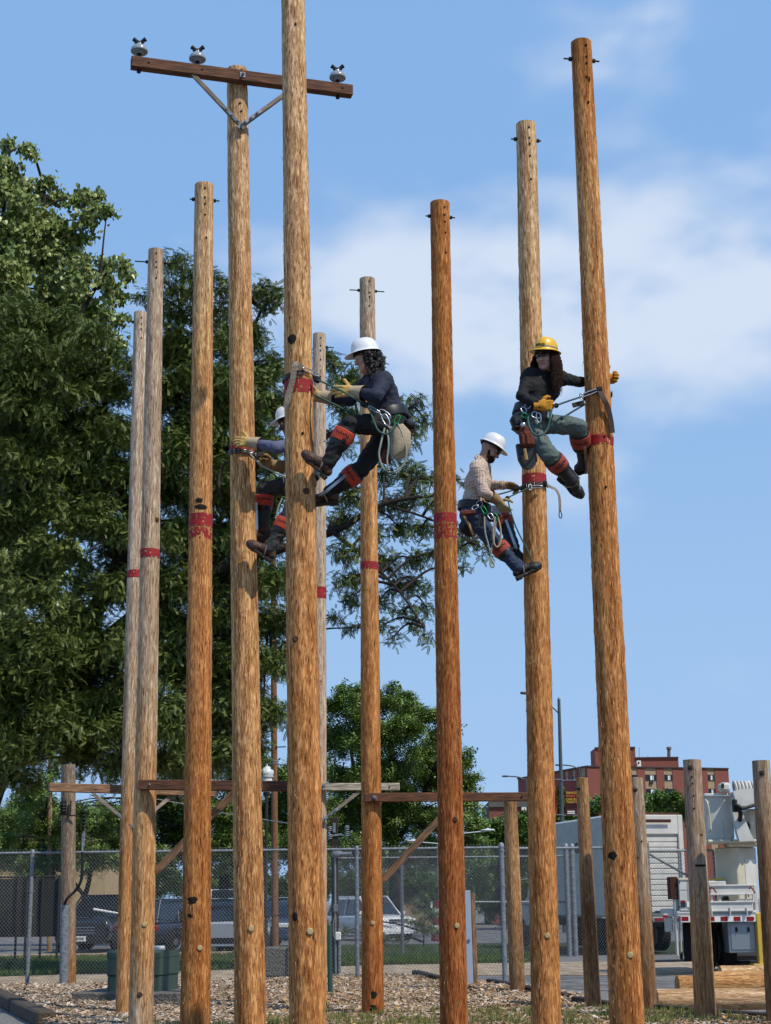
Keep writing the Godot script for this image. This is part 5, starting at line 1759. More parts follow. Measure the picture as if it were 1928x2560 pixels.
func window_at(o: Node3D, a: Vector3, b: Vector3, y0: float, y1: float, proud: float, ac: bool, curtain: bool) -> void:
	var d := b - a
	d.y = 0
	var l := d.length()
	d = d.normalized()
	var f := d.cross(Vector3.UP)
	if f.dot(EYE - a) < 0:
		f = -f
	var bs := Basis(d, Vector3.UP, d.cross(Vector3.UP))
	var mid := Vector3((a.x + b.x) / 2, (y0 + y1) / 2, (a.z + b.z) / 2)
	var fr := MB.new()
	for s in [-1.0, 1.0]:
		fr.box(Transform3D(bs, mid + d * s * (l / 2 - 0.05) + f * (proud + 0.02)), Vector3(0.1, y1 - y0, 0.12))
		fr.box(Transform3D(bs, mid + Vector3(0, s * ((y1 - y0) / 2 - 0.05), 0) + f * (proud + 0.02)), Vector3(l - 0.2, 0.1, 0.12))
	fr.box(Transform3D(bs, mid + d * l * 0.16 + f * (proud + 0.02)), Vector3(0.07, y1 - y0 - 0.2, 0.1))
	fr.box(Transform3D(bs, mid - d * l * 0.16 + f * (proud + 0.02)), Vector3(0.07, y1 - y0 - 0.2, 0.1))
	var w := part(o, "window", fr, M.window_frame)
	var pn := MB.new()
	pn.box(Transform3D(bs, mid + f * proud), Vector3(l - 0.2, y1 - y0 - 0.2, 0.03))
	part(w, "pane", pn, M.dark_glass)
	if curtain:
		var cu := MB.new()
		cu.box(Transform3D(bs, mid + d * l * 0.1 + f * (proud + 0.022)), Vector3(l * 0.28, y1 - y0 - 0.22, 0.012))
		part(w, "blind", cu, M.lens_white)
	if ac:
		var am := MB.new()
		am.box(Transform3D(bs, mid + Vector3(0, -(y1 - y0) / 2 - 0.42, 0) + f * (proud + 0.12)), Vector3(0.75, 0.5, 0.4), 0.03)
		part(w, "air_conditioner", am, M.old_iron)
func lerp_px(a: Vector3, b: Vector3, px: float) -> Vector3:    # the point of a wall line seen at a pixel column
	var lo := 0.0
	var hi := 1.0
	var up := proj(b).x > proj(a).x
	for k in 24:
		var m := (lo + hi) / 2
		if (proj(a.lerp(b, m)).x < px) == up:
			lo = m
		else:
			hi = m
	return a.lerp(b, lo)
func buildings() -> void:
	var br := mat("red_brick", Color(1, 1, 1), 0.9)
	tri(br, brick_tex(Color(0.47, 0.255, 0.21), Color(0.55, 0.305, 0.25), Color(0.50, 0.34, 0.3), 3), 0.55)
	var tb := mat("tan_brick", Color(1, 1, 1), 0.9)
	tri(tb, brick_tex(Color(0.58, 0.49, 0.38), Color(0.68, 0.58, 0.45), Color(0.62, 0.54, 0.44), 4), 0.55)
	mat("window_frame", Color(0.16, 0.17, 0.18), 0.5)
	mat("dark_glass", Color(0.10, 0.13, 0.16), 0.12)
	mat("roof_edge", Color(0.24, 0.2, 0.19), 0.8)
	tri(mat("tan_wall", Color(0.72, 0.62, 0.45), 0.9), M.soft, 0.3)
	tri(mat("grey_roof", Color(0.45, 0.44, 0.43), 0.9), M.speck, 0.4)
	# brick apartment block
	var h := P(1468, 1917, 310).y
	var corner := G(1468, 1917, h)
	var right := G(1821, 1923, h)
	var left := G(1295, 1948, h)
	var o := thing("apartment_building", "red brick apartment block with tan panels between its windows, far right", "building", Vector3(corner.x, 0, corner.z))
	wall_box(o, "wall", corner, right, 0, h, 12.0, M.tan_brick, -0.15)
	wall_box(o, "wall", left, corner, 0, h, 12.0, M.tan_brick, -0.15)
	var strips := [[1573.5, 1592.8], [1612, 1640.7], [1659.5, 1681], [1721, 1742], [1768, 1786]]
	var rows := [[1937, 1951.5], [1972, 1986.6], [2008, 2023]]
	var dz := 140.0
	var edge := 1468.0
	for k in strips.size() + 1:
		var x1: float = strips[k][0] if k < strips.size() else 1821.0
		wall_box(o, "brick_pier", lerp_px(corner, right, edge), lerp_px(corner, right, x1), 0, h, 0.6, M.red_brick, 0.0)
		if k < strips.size():
			edge = strips[k][1]
			var a := lerp_px(corner, right, x1)
			var b := lerp_px(corner, right, edge)
			var i := 0
			for r in rows:
				window_at(o, a, b, P(edge, r[1], -b.z).y, P(edge, r[0], -b.z).y, -0.1, k == 1 and i < 2, (k + i) % 3 != 0)
				i += 1
	edge = 1295.0
	for s in [[1411, 1420], [1429.5, 1438], [1451, 1462], [1500, 1500]]:
		var e1 := minf(s[0], 1468.0)
		wall_box(o, "brick_pier", lerp_px(left, corner, edge), lerp_px(left, corner, e1), 0, h, 0.6, M.red_brick, 0.0)
		if s[0] < 1468:
			edge = s[1]
			var a := lerp_px(left, corner, s[0])
			var b := lerp_px(left, corner, s[1])
			for r in [[1940, 1952], [1975, 1988]]:
				window_at(o, a, b, P(edge, r[1] + 2, -b.z).y, P(edge, r[0] + 1, -b.z).y, -0.1, false, true)
	var rim := MB.new()
	for s in [[corner, right], [left, corner]]:
		rim.bar(s[0] + Vector3(0, h - s[0].y + 0.12, 0), s[1] + Vector3(0, h - s[1].y + 0.12, 0), 0.5, 0.25)
	part(o, "roof_edge", rim, M.roof_edge)
	for t in [[1487, 1588, 1871], [1589, 1696, 1896]]:
		var a := P(t[0], t[2], 318)
		var b := P(t[1], t[2], 318)
		wall_box(o, "penthouse", a, b, h - 0.5, a.y, 7.0, M.red_brick)
		var rm := MB.new()
		rm.bar(Vector3(a.x, a.y + 0.1, a.z), Vector3(b.x, a.y + 0.1, b.z), 0.6, 0.25)
		part(o, "roof_edge", rm, M.roof_edge)
	var vp := P(1672, 1896, 322)
	var vm := MB.new()
	vm.tube([vp - Vector3(0, 0.5, 0), P(1672.5, 1872, 322)], 0.34, 12)
	vm.lathe(Transform3D(Basis.IDENTITY, P(1672.5, 1871, 322)), [Vector2(0.34, -0.3), Vector2(0.5, -0.2), Vector2(0.5, 0.3), Vector2(0, 0.35)], 14)
	part(o, "chimney", vm, M.old_concrete)
	var sg := MB.new()
	sg.box(Transform3D(Basis.IDENTITY, P(1597.5, 1910, 317.5)), Vector3(0.85, 1.35, 0.12), 0.02)
	var sgo := part(o, "dish_panel", sg, M.lens_white)
	sg = MB.new()
	sg.lathe(Transform3D(rot_from(Vector3.BACK, Vector3.UP), P(1597, 1907, 317.3)), [Vector2(0, 0.06), Vector2(0.18, 0.05), Vector2(0.2, 0.0)], 14)
	part(sgo, "round_port", sg, M.print_black)
	for q in [[1598, 1895, 1869], [1620, 1895, 1888], [1575, 1868, 1860]]:
		var am := MB.new()
		am.tube([P(q[0], q[1] + 2, 319), P(q[0], q[2], 319)], 0.05, 6)
		part(o, "antenna", am, M.lamp_post_grey)
	# low brick building
	var bh := P(1270, 2003, 112).y
	var p0 := P(1222, 2003, 112)
	var p1 := P(1420, 2003, 112)
	var o2 := thing("brick_building", "low dark brick building behind the shortest post, with a pale cornice", "building", Vector3(p0.x, 0, p0.z))
	wall_box(o2, "wall", p0, p1, 0, bh - 0.4, 8.0, M.red_brick)
	wall_box(o2, "cornice", p0, p1, bh - 0.4, bh, 8.2, M.old_concrete, 0.15)
	wall_box(o2, "side_wall", P(1204, 2010, 114), p0, 0, bh - 0.5, 6.0, M.grey_roof)
	var pl := MB.new()
	pl.box(Transform3D(Basis.IDENTITY, P(1310, 2021, 111.9)), Vector3(0.34, 0.28, 0.06), 0.01)
	part(o2, "plaque", pl, M.lens_white)
	# tan building at left
	var q0 := P(-90, 2085, 88)
	var q1 := P(267, 2085, 88)
	var o3 := thing("tan_building", "plain tan walled building at far left behind the trees", "building", Vector3(q0.x, 0, q0.z))
	var th := P(10, 2086, 88).y
	wall_box(o3, "wall", q0, q1, 0, th, 12.0, M.tan_wall)
	wall_box(o3, "roof_edge", q0, q1, th, P(10, 2066, 88).y, 12.4, M.grey_roof, 0.2)
	# low pale house behind the farther fence
	var r0 := P(905, 2150, 114)
	var r1 := P(1130, 2150, 114)
	var o4 := thing("low_house", "low house with a grey roof behind the farther fence and white car", "building", Vector3(r0.x, 0, r0.z))
	wall_box(o4, "wall", r0, r1, 0, 2.6, 7.0, M.tan_brick)
	var rf := MB.new()
	rf.prism(Transform3D(Basis.from_euler(Vector3(0, PI / 2, 0)), Vector3((r0.x + r1.x) / 2, 2.6, r0.z - 3.5)), PackedVector2Array([Vector2(-4.1, 0), Vector2(4.1, 0), Vector2(0, 1.9)]), r1.x - r0.x + 0.8)
	part(o4, "roof", rf, M.grey_roof)
	for k in 2:
		var wx := P(940 + k * 110, 2230, 114)
		window_at(o4, Vector3(wx.x, 0, r0.z), Vector3(wx.x + 1.6, 0, r0.z), 1.0, 2.1, 0.05, false, true)

# ---------------------------------------------------------------- vehicles
func wheel(o: Node3D, c: Vector3, axis: Vector3, r: float, w: float) -> void:
	var mb := MB.new()
	var xf := Transform3D(rot_from(axis, Vector3.UP), c)
	mb.lathe(xf, [Vector2(r * 0.62, -w / 2), Vector2(r * 0.9, -w / 2), Vector2(r, -w * 0.34), Vector2(r, w * 0.34), Vector2(r * 0.9, w / 2), Vector2(r * 0.62, w / 2), Vector2(r * 0.6, w * 0.3)], 24)
	var t := part(o, "wheel", mb, M.tyre)
	var rm := MB.new()
	rm.lathe(xf, [Vector2(r * 0.62, w * 0.42), Vector2(r * 0.5, w * 0.3), Vector2(r * 0.2, w * 0.36), Vector2(0, w * 0.38)], 20)
	rm.lathe(Transform3D(rot_from(-axis, Vector3.UP), c), [Vector2(r * 0.62, w * 0.42), Vector2(r * 0.5, w * 0.3), Vector2(r * 0.2, w * 0.36), Vector2(0, w * 0.38)], 20)
	part(t, "rim", rm, M.rim_metal)
# a car in its own axes: x to its left, y up, z forward. shape: bonnet, windscreen foot, roof start, roof end, rear glass foot (shares of the length from the rear), heights
func car(called: String, label: String, at: Vector3, yaw: float, L: float, W: float, H: float, kind: String, paint: Material, plate := "") -> Node3D:
	var o := thing(called, label, "car", at, "parked cars")
	var xf := Transform3D(Basis.from_euler(Vector3(0, yaw, 0)), at)
	var w := W / 2
	var belt := H * 0.57
	var y0 := 0.24
	var st := [[-0.5, 0.52, 0.86], [-0.485, 0.56, 0.95], [-0.44, 0.57, 0.99], [-0.2, 0.57, 1.0], [0.0, 0.57, 1.0], [0.2, 0.575, 1.0], [0.26, 0.56, 0.99], [0.4, 0.535, 0.97], [0.465, 0.49, 0.93], [0.492, 0.42, 0.86], [0.5, 0.36, 0.8]]
	if kind == "pickup":
		st = [[-0.5, 0.56, 0.95], [-0.49, 0.58, 0.98], [-0.2, 0.58, 1.0], [0.0, 0.58, 1.0], [0.2, 0.6, 1.0], [0.26, 0.60, 1.0], [0.42, 0.585, 0.99], [0.48, 0.57, 0.97], [0.498, 0.52, 0.93], [0.5, 0.48, 0.9]]
	var rings := []
	for s in st:
		var hb: float = s[1] * H
		var ww: float = s[2] * w
		var half := [Vector2(0.84, y0), Vector2(0.96, y0 + 0.08 * H), Vector2(1.0, 0.36 * H), Vector2(0.98, hb - 0.06 * H), Vector2(0.9, hb - 0.008 * H), Vector2(0.55, hb + 0.012 * H), Vector2(0.0, hb + 0.018 * H)]
		var ring := []
		for p in half:
			ring.append(xf * Vector3(p.x * ww, minf(p.y, hb + 0.02 * H), s[0] * L))
		for i in range(half.size() - 2, -1, -1):
			ring.append(xf * Vector3(-half[i].x * ww, minf(half[i].y, hb + 0.02 * H), s[0] * L))
		rings.append(ring)
	var mb := MB.new()
	mb.skin(rings, true, true)
	mb.face(rings[0], xf.basis * Vector3.FORWARD)
	mb.face(rings[rings.size() - 1], xf.basis * Vector3.BACK)
	var body := part(o, "body", mb, paint)
	var zf := 0.24 * L
	var zr := -0.47 * L if kind == "suv" else (-0.05 * L if kind == "pickup" else -0.36 * L)
	var ra := 0.07 * L
	var rb := -0.40 * L if kind == "suv" else (-0.03 * L if kind == "pickup" else -0.2 * L)
	var gl := []
	var roof := []
	for s in [[zf, 0.0], [lerpf(zf, ra, 0.5), 0.52], [ra, 0.97], [lerpf(ra, rb, 0.3), 1.0], [lerpf(ra, rb, 0.7), 1.0], [rb, 0.97], [lerpf(rb, zr, 0.5), 0.55], [zr, 0.0]]:
		var top: float = lerpf(belt, H, s[1])
		var k: float = s[1]
		var ring := []
		var rr := []
		for x in [0.88, lerpf(0.88, 0.80, k), lerpf(0.88, 0.70, k), lerpf(0.86, 0.62, k), 0.3, 0.0, -0.3, -lerpf(0.86, 0.62, k), -lerpf(0.88, 0.70, k), -lerpf(0.88, 0.80, k), -0.88]:
			var ax := absf(x)
			var yy := top if ax < lerpf(0.87, 0.66, k) else lerpf(belt, top, clampf((0.885 - ax) / maxf(0.001, 0.885 - lerpf(0.86, 0.66, k)), 0, 1))
			ring.append(xf * Vector3(x * w, yy + 0.012 * (1.0 - ax) - 0.01, s[0]))
			if ax < lerpf(0.87, 0.71, k):
				rr.append(xf * Vector3(x * w * 1.01, yy + 0.012 * (1.0 - ax) + 0.006, s[0]))
		gl.append(ring)
		if k > 0.9:
			roof.append(rr)
	mb = MB.new()
	mb.skin(gl, false, true)
	part(o, "windows", mb, M.car_glass)
	mb = MB.new()
	mb.skin(roof, false, true)
	part(o, "roof", mb, paint)
	mb = MB.new()
	for s in [-1.0, 1.0]:
		mb.tube([xf * Vector3(0.885 * w * s, belt, zf), xf * Vector3(0.70 * w * s, H - 0.015, ra)], 0.035, 6)
		mb.tube([xf * Vector3(0.885 * w * s, belt, zr), xf * Vector3(0.70 * w * s, H - 0.015, rb)], 0.05, 6)
		mb.tube([xf * Vector3(0.70 * w * s, H - 0.01, ra), xf * Vector3(0.70 * w * s, H - 0.01, rb)], 0.035, 6)
		var zb := lerpf(ra, rb, 0.45)
		mb.tube([xf * Vector3(0.89 * w * s, belt, zb), xf * Vector3(0.705 * w * s, H - 0.02, zb)], 0.035, 6)
	part(o, "pillars", mb, paint)
	for s in [-1.0, 1.0]:
		for z in [0.31 * L, -0.30 * L]:
			var am := MB.new()
			am.lathe(Transform3D(rot_from(xf.basis * Vector3(s, 0, 0), Vector3.UP), xf * Vector3(s * (w * 0.975), 0.36, z)), [Vector2(0.43, -0.05), Vector2(0.43, 0.012 + w * 0.025), Vector2(0.0, 0.012 + w * 0.025)], 20)
			part(o, "wheel_arch", am, M.tyre)
			wheel(o, xf * Vector3(s * (w - 0.07), 0.35, z), xf.basis * Vector3(s, 0, 0), 0.35, 0.24)
		var mm := MB.new()
		mm.box(Transform3D(xf.basis, xf * Vector3(s * (w + 0.08), belt + 0.08, zf - 0.12)), Vector3(0.2, 0.15, 0.1), 0.03)
		part(o, "mirror", mm, paint)
		var hl := MB.new()
		hl.box(Transform3D(xf.basis, xf * Vector3(s * w * 0.68, H * 0.44, L * 0.482)), Vector3(0.4, 0.16, 0.16), 0.03)
		part(o, "headlight", hl, M.lens_white)
		var tl := MB.new()
		tl.box(Transform3D(xf.basis, xf * Vector3(s * w * 0.74, H * 0.47, -L * 0.484)), Vector3(0.44, 0.2, 0.16), 0.03)
		part(o, "taillight", tl, M.tail_red)
		tl = MB.new()
		tl.box(Transform3D(xf.basis, xf * Vector3(s * (w + 0.0), belt - 0.16, -0.02 * L)), Vector3(0.03, 0.03, 0.2), 0.008)
		tl.box(Transform3D(xf.basis, xf * Vector3(s * (w + 0.0), belt - 0.16, -0.24 * L)), Vector3(0.03, 0.03, 0.2), 0.008)
		part(o, "door_handle", tl, M.steel)
	var gm := MB.new()
	gm.box(Transform3D(xf.basis, xf * Vector3(0, H * 0.37, L * 0.488)), Vector3(W * 0.5, H * 0.2, 0.1), 0.03)
	var gr := part(o, "grille", gm, M.print_black)
	gm = MB.new()
	for k in 3:
		gm.box(Transform3D(xf.basis, xf * Vector3(0, H * (0.32 + k * 0.05), L * 0.488 + 0.055)), Vector3(W * 0.48, 0.025, 0.02), 0.004)
	part(gr, "grille_bar", gm, M.steel)
	gm = MB.new()
	gm.box(Transform3D(xf.basis, xf * Vector3(0, H * 0.22, L * 0.485)), Vector3(W * 0.9, H * 0.11, 0.16), 0.04)
	part(o, "front_bumper", gm, M.print_black if kind == "pickup" else paint)
	gm = MB.new()
	gm.box(Transform3D(xf.basis, xf * Vector3(0, H * 0.23, -L * 0.487)), Vector3(W * 0.92, H * 0.13, 0.16), 0.04)
	part(o, "rear_bumper", gm, M.print_black)
	gm = MB.new()
	gm.box(Transform3D(xf.basis, xf * Vector3(0, H * 0.13, -L * 0.497)), Vector3(W * 0.6, 0.05, 0.1), 0.02)
	part(o, "rear_trim", gm, M.steel)
	gm = MB.new()
	gm.box(Transform3D(xf.basis, xf * Vector3(0, H * 0.22, L * 0.485 + 0.09)), Vector3(0.36, 0.17, 0.012))
	var pl := part(o, "licence_plate", gm, M.lens_white)
	if plate:
		letters(pl, plate, xf * Vector3(-0.15, H * 0.22, L * 0.485 + 0.1), 0.085, M.print_black, 0.7, xf.basis)
	gm = MB.new()
	gm.box(Transform3D(xf.basis, xf * Vector3(0, H * 0.46, -L * 0.492 - 0.02)), Vector3(0.36, 0.17, 0.03))
	part(o, "licence_plate", gm, M.lens_white)
	return o
func boxpx(mb: MB, x0: float, y0: float, x1: float, y1: float, d: float, thick: float, bev := 0.01, yaw := 0.0) -> void:
	var a := P(x0, y0, d)
	var b := P(x1, y1, d)
	mb.box(Transform3D(Basis.from_euler(Vector3(0, yaw, 0)), (a + b) / 2 - Vector3(0, 0, thick / 2)), Vector3(absf(b.x - a.x), absf(b.y - a.y), thick), bev)
func vehicles() -> void:
	mat("tyre", Color(0.06, 0.06, 0.06), 0.9)
	mat("rim_metal", Color(0.5, 0.51, 0.53), 0.35, 0.7)
	var cg := mat("car_glass", Color(0.10, 0.13, 0.16), 0.06)
	cg.metallic_specular = 0.7
	mat("tail_red", Color(0.55, 0.04, 0.05), 0.2)
	for p in [["paint_black", Color(0.06, 0.07, 0.09)], ["paint_navy", Color(0.10, 0.13, 0.19)], ["paint_silver", Color(0.62, 0.64, 0.68)], ["paint_blue", Color(0.24, 0.30, 0.38)], ["paint_white", Color(0.88, 0.89, 0.9)]]:
		var m := mat(p[0], p[1], 0.35)
		m.clearcoat_enabled = true
		m.clearcoat = 0.9
		m.clearcoat_roughness = 0.06
	var p := G(222, 2378)
	car("pickup_truck", "black pickup facing the camera behind the mesh at left", Vector3(p.x, 0, p.z - 2.6), -0.1, 5.4, 2.0, 1.86, "pickup", M.paint_black, "N 8120")
	p = G(456, 2386)
	car("parked_car", "dark navy car seen from its rear left, behind the orange scorched pole", Vector3(p.x - 0.25, 0, p.z - 2.2), -0.62 + PI, 4.5, 1.85, 1.66, "suv", M.paint_navy)
	p = G(551, 2384)
	car("parked_car", "silver car seen from behind with red tail lights, between orange and tan poles", Vector3(p.x + 0.25, 0, p.z - 2.6), PI - 0.12, 4.6, 1.85, 1.66, "suv", M.paint_silver)
	p = G(700, 2370)
	car("parked_car", "grey blue car facing the camera between the two thickest poles", Vector3(p.x + 0.1, 0, p.z - 2.2), -0.25, 4.6, 1.85, 1.7, "suv", M.paint_blue)
	p = G(600, 2360)
	car("parked_car", "white van roof showing behind the silver car", Vector3(P(560, 2300, 62).x, 0, -63), 0.3, 5.0, 2.0, 2.05, "suv", M.paint_white)
	p = G(942, 2349)
	car("parked_car", "white car facing right behind the farther fence", Vector3(p.x - 0.3, 0, p.z - 1.2), 0.55, 4.7, 1.9, 1.75, "suv", M.paint_white)
	box_truck()
	bucket_truck()
func box_truck() -> void:
	tri(mat("truck_white", Color(0.84, 0.83, 0.80), 0.45), M.soft, 0.35)
	tri(mat("truck_cream", Color(0.80, 0.77, 0.68), 0.5), M.soft, 0.5)
	mat("truck_grey", Color(0.55, 0.57, 0.57), 0.6)
	mat("yellow_paint", Color(0.80, 0.66, 0.24), 0.5)
	mat("rust", Color(0.26, 0.13, 0.08), 0.9)
	tri(mat("tread_plate", Color(0.62, 0.64, 0.66), 0.4, 0.6), M.soft, 8.0)
	# box: rear face from px 1520 to 1718, its left side running away from the camera
	var d := 47.0
	var rr := P(1718, 2300, d)
	var rl := P(1526, 2300, d - 0.55)
	rr.y = 0
	rl.y = 0
	var across := (rr - rl).normalized()
	var away := Vector3.UP.cross(across).normalized()
	if away.z > 0:
		away = -away
	var top := P(1650, 2038, d).y
	var len_ := 6.2
	var wid := rr.distance_to(rl)
	var low := 1.0
	var o := thing("box_truck", "white box truck with a slatted roll up rear door behind the fence", "truck", (rr + rl) / 2)
	var bs := Basis(across, Vector3.UP, -away)
	var mid := (rr + rl) / 2
	var mb := MB.new()
	mb.box(Transform3D(bs, mid + away * (len_ / 2 + 0.04) + Vector3(0, (low + top) / 2, 0)), Vector3(wid, top - low, len_), 0.05)
	var bx := part(o, "cargo_box", mb, M.truck_white)
	letters(bx, "S G", mid - across * (wid / 2 + 0.02) + away * 3.0 + Vector3(0, top - 0.86, 0), 0.32, M.window_frame, 1.0, Basis(away, Vector3.UP, -across).rotated(Vector3.UP, PI) if false else Basis(-away, Vector3.UP, -across))
	for i in 14:
		mb = MB.new()
		var y := low + 0.12 + i * (top - low - 0.75) / 14.0
		mb.box(Transform3D(bs, mid - away * -0.02 + Vector3(0, y + 0.08, 0)), Vector3(wid - 0.34, (top - low - 0.75) / 14.0 - 0.02, 0.06), 0.015)
		part(bx, "door_slat", mb, M.truck_white)
	mb = MB.new()
	for s in [-1.0, 1.0]:
		mb.box(Transform3D(bs, mid + across * s * (wid / 2 - 0.08) + Vector3(0, (low + top) / 2, 0)), Vector3(0.16, top - low, 0.14), 0.02)
	mb.box(Transform3D(bs, mid + Vector3(0, top - 0.28, 0)), Vector3(wid - 0.32, 0.56, 0.14), 0.02)
	part(bx, "door_frame", mb, M.truck_white)
	mb = MB.new()
	mb.box(Transform3D(bs, mid + Vector3(0.35, top - 0.18, 0.09)), Vector3(0.9, 0.09, 0.03), 0.01)
	part(bx, "marker_light", mb, M.rust)
	mb = MB.new()
	mb.box(Transform3D(bs, mid + Vector3(0, low - 0.08, 0.05)), Vector3(wid, 0.14, 0.1), 0.02)
	part(o, "rear_bumper", mb, M.truck_grey)
	for k in 4:
		mb = MB.new()
		mb.box(Transform3D(bs, mid + across * (-0.9 + 0.6 * k) + Vector3(0, low - 0.08, 0.11)), Vector3(0.28, 0.08, 0.02), 0.004)
		part(o, "reflector_strip", mb, M.tail_red)
	mb = MB.new()
	mb.box(Transform3D(bs, mid + away * (len_ / 2 + 1.2) + Vector3(0, 0.82, 0)), Vector3(0.9, 0.2, len_ + 2.2), 0.02)
	part(o, "chassis", mb, M.black_iron)
	for z in [1.6, 8.6]:
		for s in [-1.0, 1.0]:
			wheel(o, mid + away * z + across * s * (wid / 2 - 0.2) + Vector3(0, 0.48, 0), across * s, 0.48, 0.36)
	# cab ahead of the box
	var cb := mid + away * (len_ + 0.2)
	mb = MB.new()
	mb.prism(Transform3D(Basis(away, Vector3.UP, across.normalized() * 1.0), cb + Vector3(0, 0, 0)), PackedVector2Array([Vector2(0.0, 0.7), Vector2(2.3, 0.7), Vector2(2.35, 1.35), Vector2(1.5, 1.6), Vector2(1.05, 2.35), Vector2(0.85, 2.5), Vector2(0.0, 2.5)]), wid - 0.3)
	var cab := part(o, "cab", mb, M.truck_white)
	for s in [-1.0, 1.0]:
		mb = MB.new()
		mb.prism(Transform3D(Basis(away, Vector3.UP, across), cb + across * s * (wid / 2 - 0.15)), PackedVector2Array([Vector2(0.25, 1.55), Vector2(1.35, 1.55), Vector2(0.95, 2.3), Vector2(0.25, 2.3)]), 0.02)
		part(cab, "side_window", mb, M.car_glass)
		mb = MB.new()
		mb.tube([cb + across * s * (wid / 2 - 0.15) + away * 1.35 + Vector3(0, 2.2, 0), cb + across * s * (wid / 2 + 0.25) + away * 1.5 + Vector3(0, 2.15, 0), cb + across * s * (wid / 2 + 0.25) + away * 1.5 + Vector3(0, 1.4, 0), cb + across * s * (wid / 2 - 0.15) + away * 1.35 + Vector3(0, 1.35, 0)], 0.025, 6)
		mb.box(Transform3D(bs, cb + across * s * (wid / 2 + 0.25) + away * 1.5 + Vector3(0, 1.8, 0)), Vector3(0.2, 0.5, 0.08), 0.03)
		part(cab, "mirror", mb, M.truck_grey)
	# wooden rack seen above the truck
	mb = MB.new()
	var r0 := P(1608, 2035, 49.0)
	var r1 := P(1698, 2036, 49.0)
	var t := thing("ladder_rack", "reddish wooden ladder lying on the box truck's roof", "ladder", r0)
	for z in [0.0, -0.45]:
		var m2 := MB.new()
		m2.bar(r0 + Vector3(0, 0, z), r1 + Vector3(0, 0, z), 0.05, 0.09, Vector3.UP, 0.006)
		part(t, "rail", m2, M.arm_wood)
	for k in 7:
		var m2 := MB.new()
		var c := r0.lerp(r1, (k + 0.5) / 7.0)
		m2.tube([c + Vector3(0, 0, 0.03), c + Vector3(0, 0, -0.47)], 0.022, 6)
		part(t, "rung", m2, M.arm_wood)
func bucket_truck() -> void:
	var d := 33.5
	var base := P(1800, 2440, d)
	base.y = 0
	var o := thing("bucket_truck", "white bucket lift truck seen from behind at right, bucket raised onto its bed", "truck", base)
	var mb := MB.new()
	# fibreglass bucket, wider at its top
	var a := P(1762, 1984, d + 0.6)
	var b := P(1838, 2100, d + 0.6)
	var bw := b.x - a.x
	var bh := a.y - b.y
	var bc := Vector3((a.x + b.x) / 2, b.y, a.z - 0.4)
	var rows := []
	for s in [[0.0, 0.97, 0.9], [0.06, 1.0, 1.0], [0.5, 1.03, 1.04], [0.92, 1.08, 1.08], [0.93, 1.16, 1.16], [1.0, 1.16, 1.16], [1.0, 1.06, 1.06], [0.85, 1.02, 1.02]]:
		var ring := []
		for q in [[-1, -0.82], [-0.85, -1], [0.0, -1.06], [0.85, -1], [1, -0.82], [1, 0.82], [0.85, 1], [0.0, 1.06], [-0.85, 1], [-1, 0.82]]:
			ring.append(bc + Vector3(q[0] * bw / 2 * s[1], s[0] * bh, q[1] * 0.42 * s[2]))
		rows.append(ring)
	mb.skin(rows, true)
	mb.face(rows[0], Vector3.DOWN)
	var bk := part(o, "bucket", mb, M.truck_white)
	mb = MB.new()
	mb.tube(curve([P(1764, 2000, d + 0.1), P(1770, 2012, d), P(1776, 2060, d), P(1777, 2075, d), P(1770, 2082, d + 0.1)], 5), 0.022, 8)
	part(bk, "grab_handle", mb, M.truck_cream)
	# hose reel coils and boom tip
	mb = MB.new()
	for k in 6:
		mb.lathe(Transform3D(rot_from(Vector3(1, 0.12, 0), Vector3.UP), P(1838 + k * 9, 1969 + k * 0.6, d + 0.5)), [Vector2(0.12, -0.03), Vector2(0.155, -0.02), Vector2(0.165, 0.0), Vector2(0.155, 0.02), Vector2(0.12, 0.03)], 16)
	var hs := part(o, "hose_coil", mb, M.truck_white)
	mb = MB.new()
	boxpx(mb, 1800, 1956, 1829, 1978, d + 0.3, 0.3, 0.05)
	boxpx(mb, 1862, 1952, 1876, 1972, d + 0.4, 0.25, 0.03, 0.4)
	part(o, "boom_tip_guard", mb, M.truck_white)
	mb = MB.new()
	boxpx(mb, 1804, 1958, 1811, 1970, d + 0.26, 0.05, 0.005)
	part(o, "tip_control", mb, M.print_black)
	mb = MB.new()
	var poly := PackedVector2Array()
	var o0 := P(1860, 1995, d)
	for q in [[1832, 1980], [1846, 1974], [1935, 1966], [1960, 1966], [1960, 2010], [1890, 2014], [1842, 2016]]:
		var pp := P(q[0], q[1], d)
		poly.append(Vector2(pp.x - o0.x, pp.y - o0.y))
	mb.prism(Transform3D(Basis.IDENTITY, o0 - Vector3(0, 0, 0.2)), poly, 0.5)
	part(o, "upper_boom", mb, M.truck_white)
	mb = MB.new()
	poly = PackedVector2Array()
	for q in [[1830, 2012], [1842, 2016], [1856, 2030], [1878, 2085], [1888, 2102], [1850, 2104], [1844, 2085], [1830, 2020]]:
		var pp := P(q[0], q[1], d)
		poly.append(Vector2(pp.x - o0.x, pp.y - o0.y))
	mb.prism(Transform3D(Basis.IDENTITY, o0 - Vector3(0, 0, 0.1)), poly, 0.2)
	part(o, "boom_link", mb, M.truck_white)
	mb = MB.new()
	boxpx(mb, 1832, 1998, 1845, 2030, d - 0.15, 0.1, 0.02, 0.3)
	mb.tube([P(1838, 2010, d - 0.2), P(1858, 2022, d - 0.2), P(1876, 2016, d - 0.2), P(1890, 2012, d - 0.1)], 0.035, 8)
	mb.tube([P(1845, 2012, d - 0.15), P(1852, 2035, d - 0.15), P(1850, 2050, d)], 0.05, 8)
	part(o, "hydraulic_hose", mb, M.print_black)
	mb = MB.new()
	boxpx(mb, 1864, 2022, 1930, 2102, d + 0.35, 0.5, 0.06, 0.1)
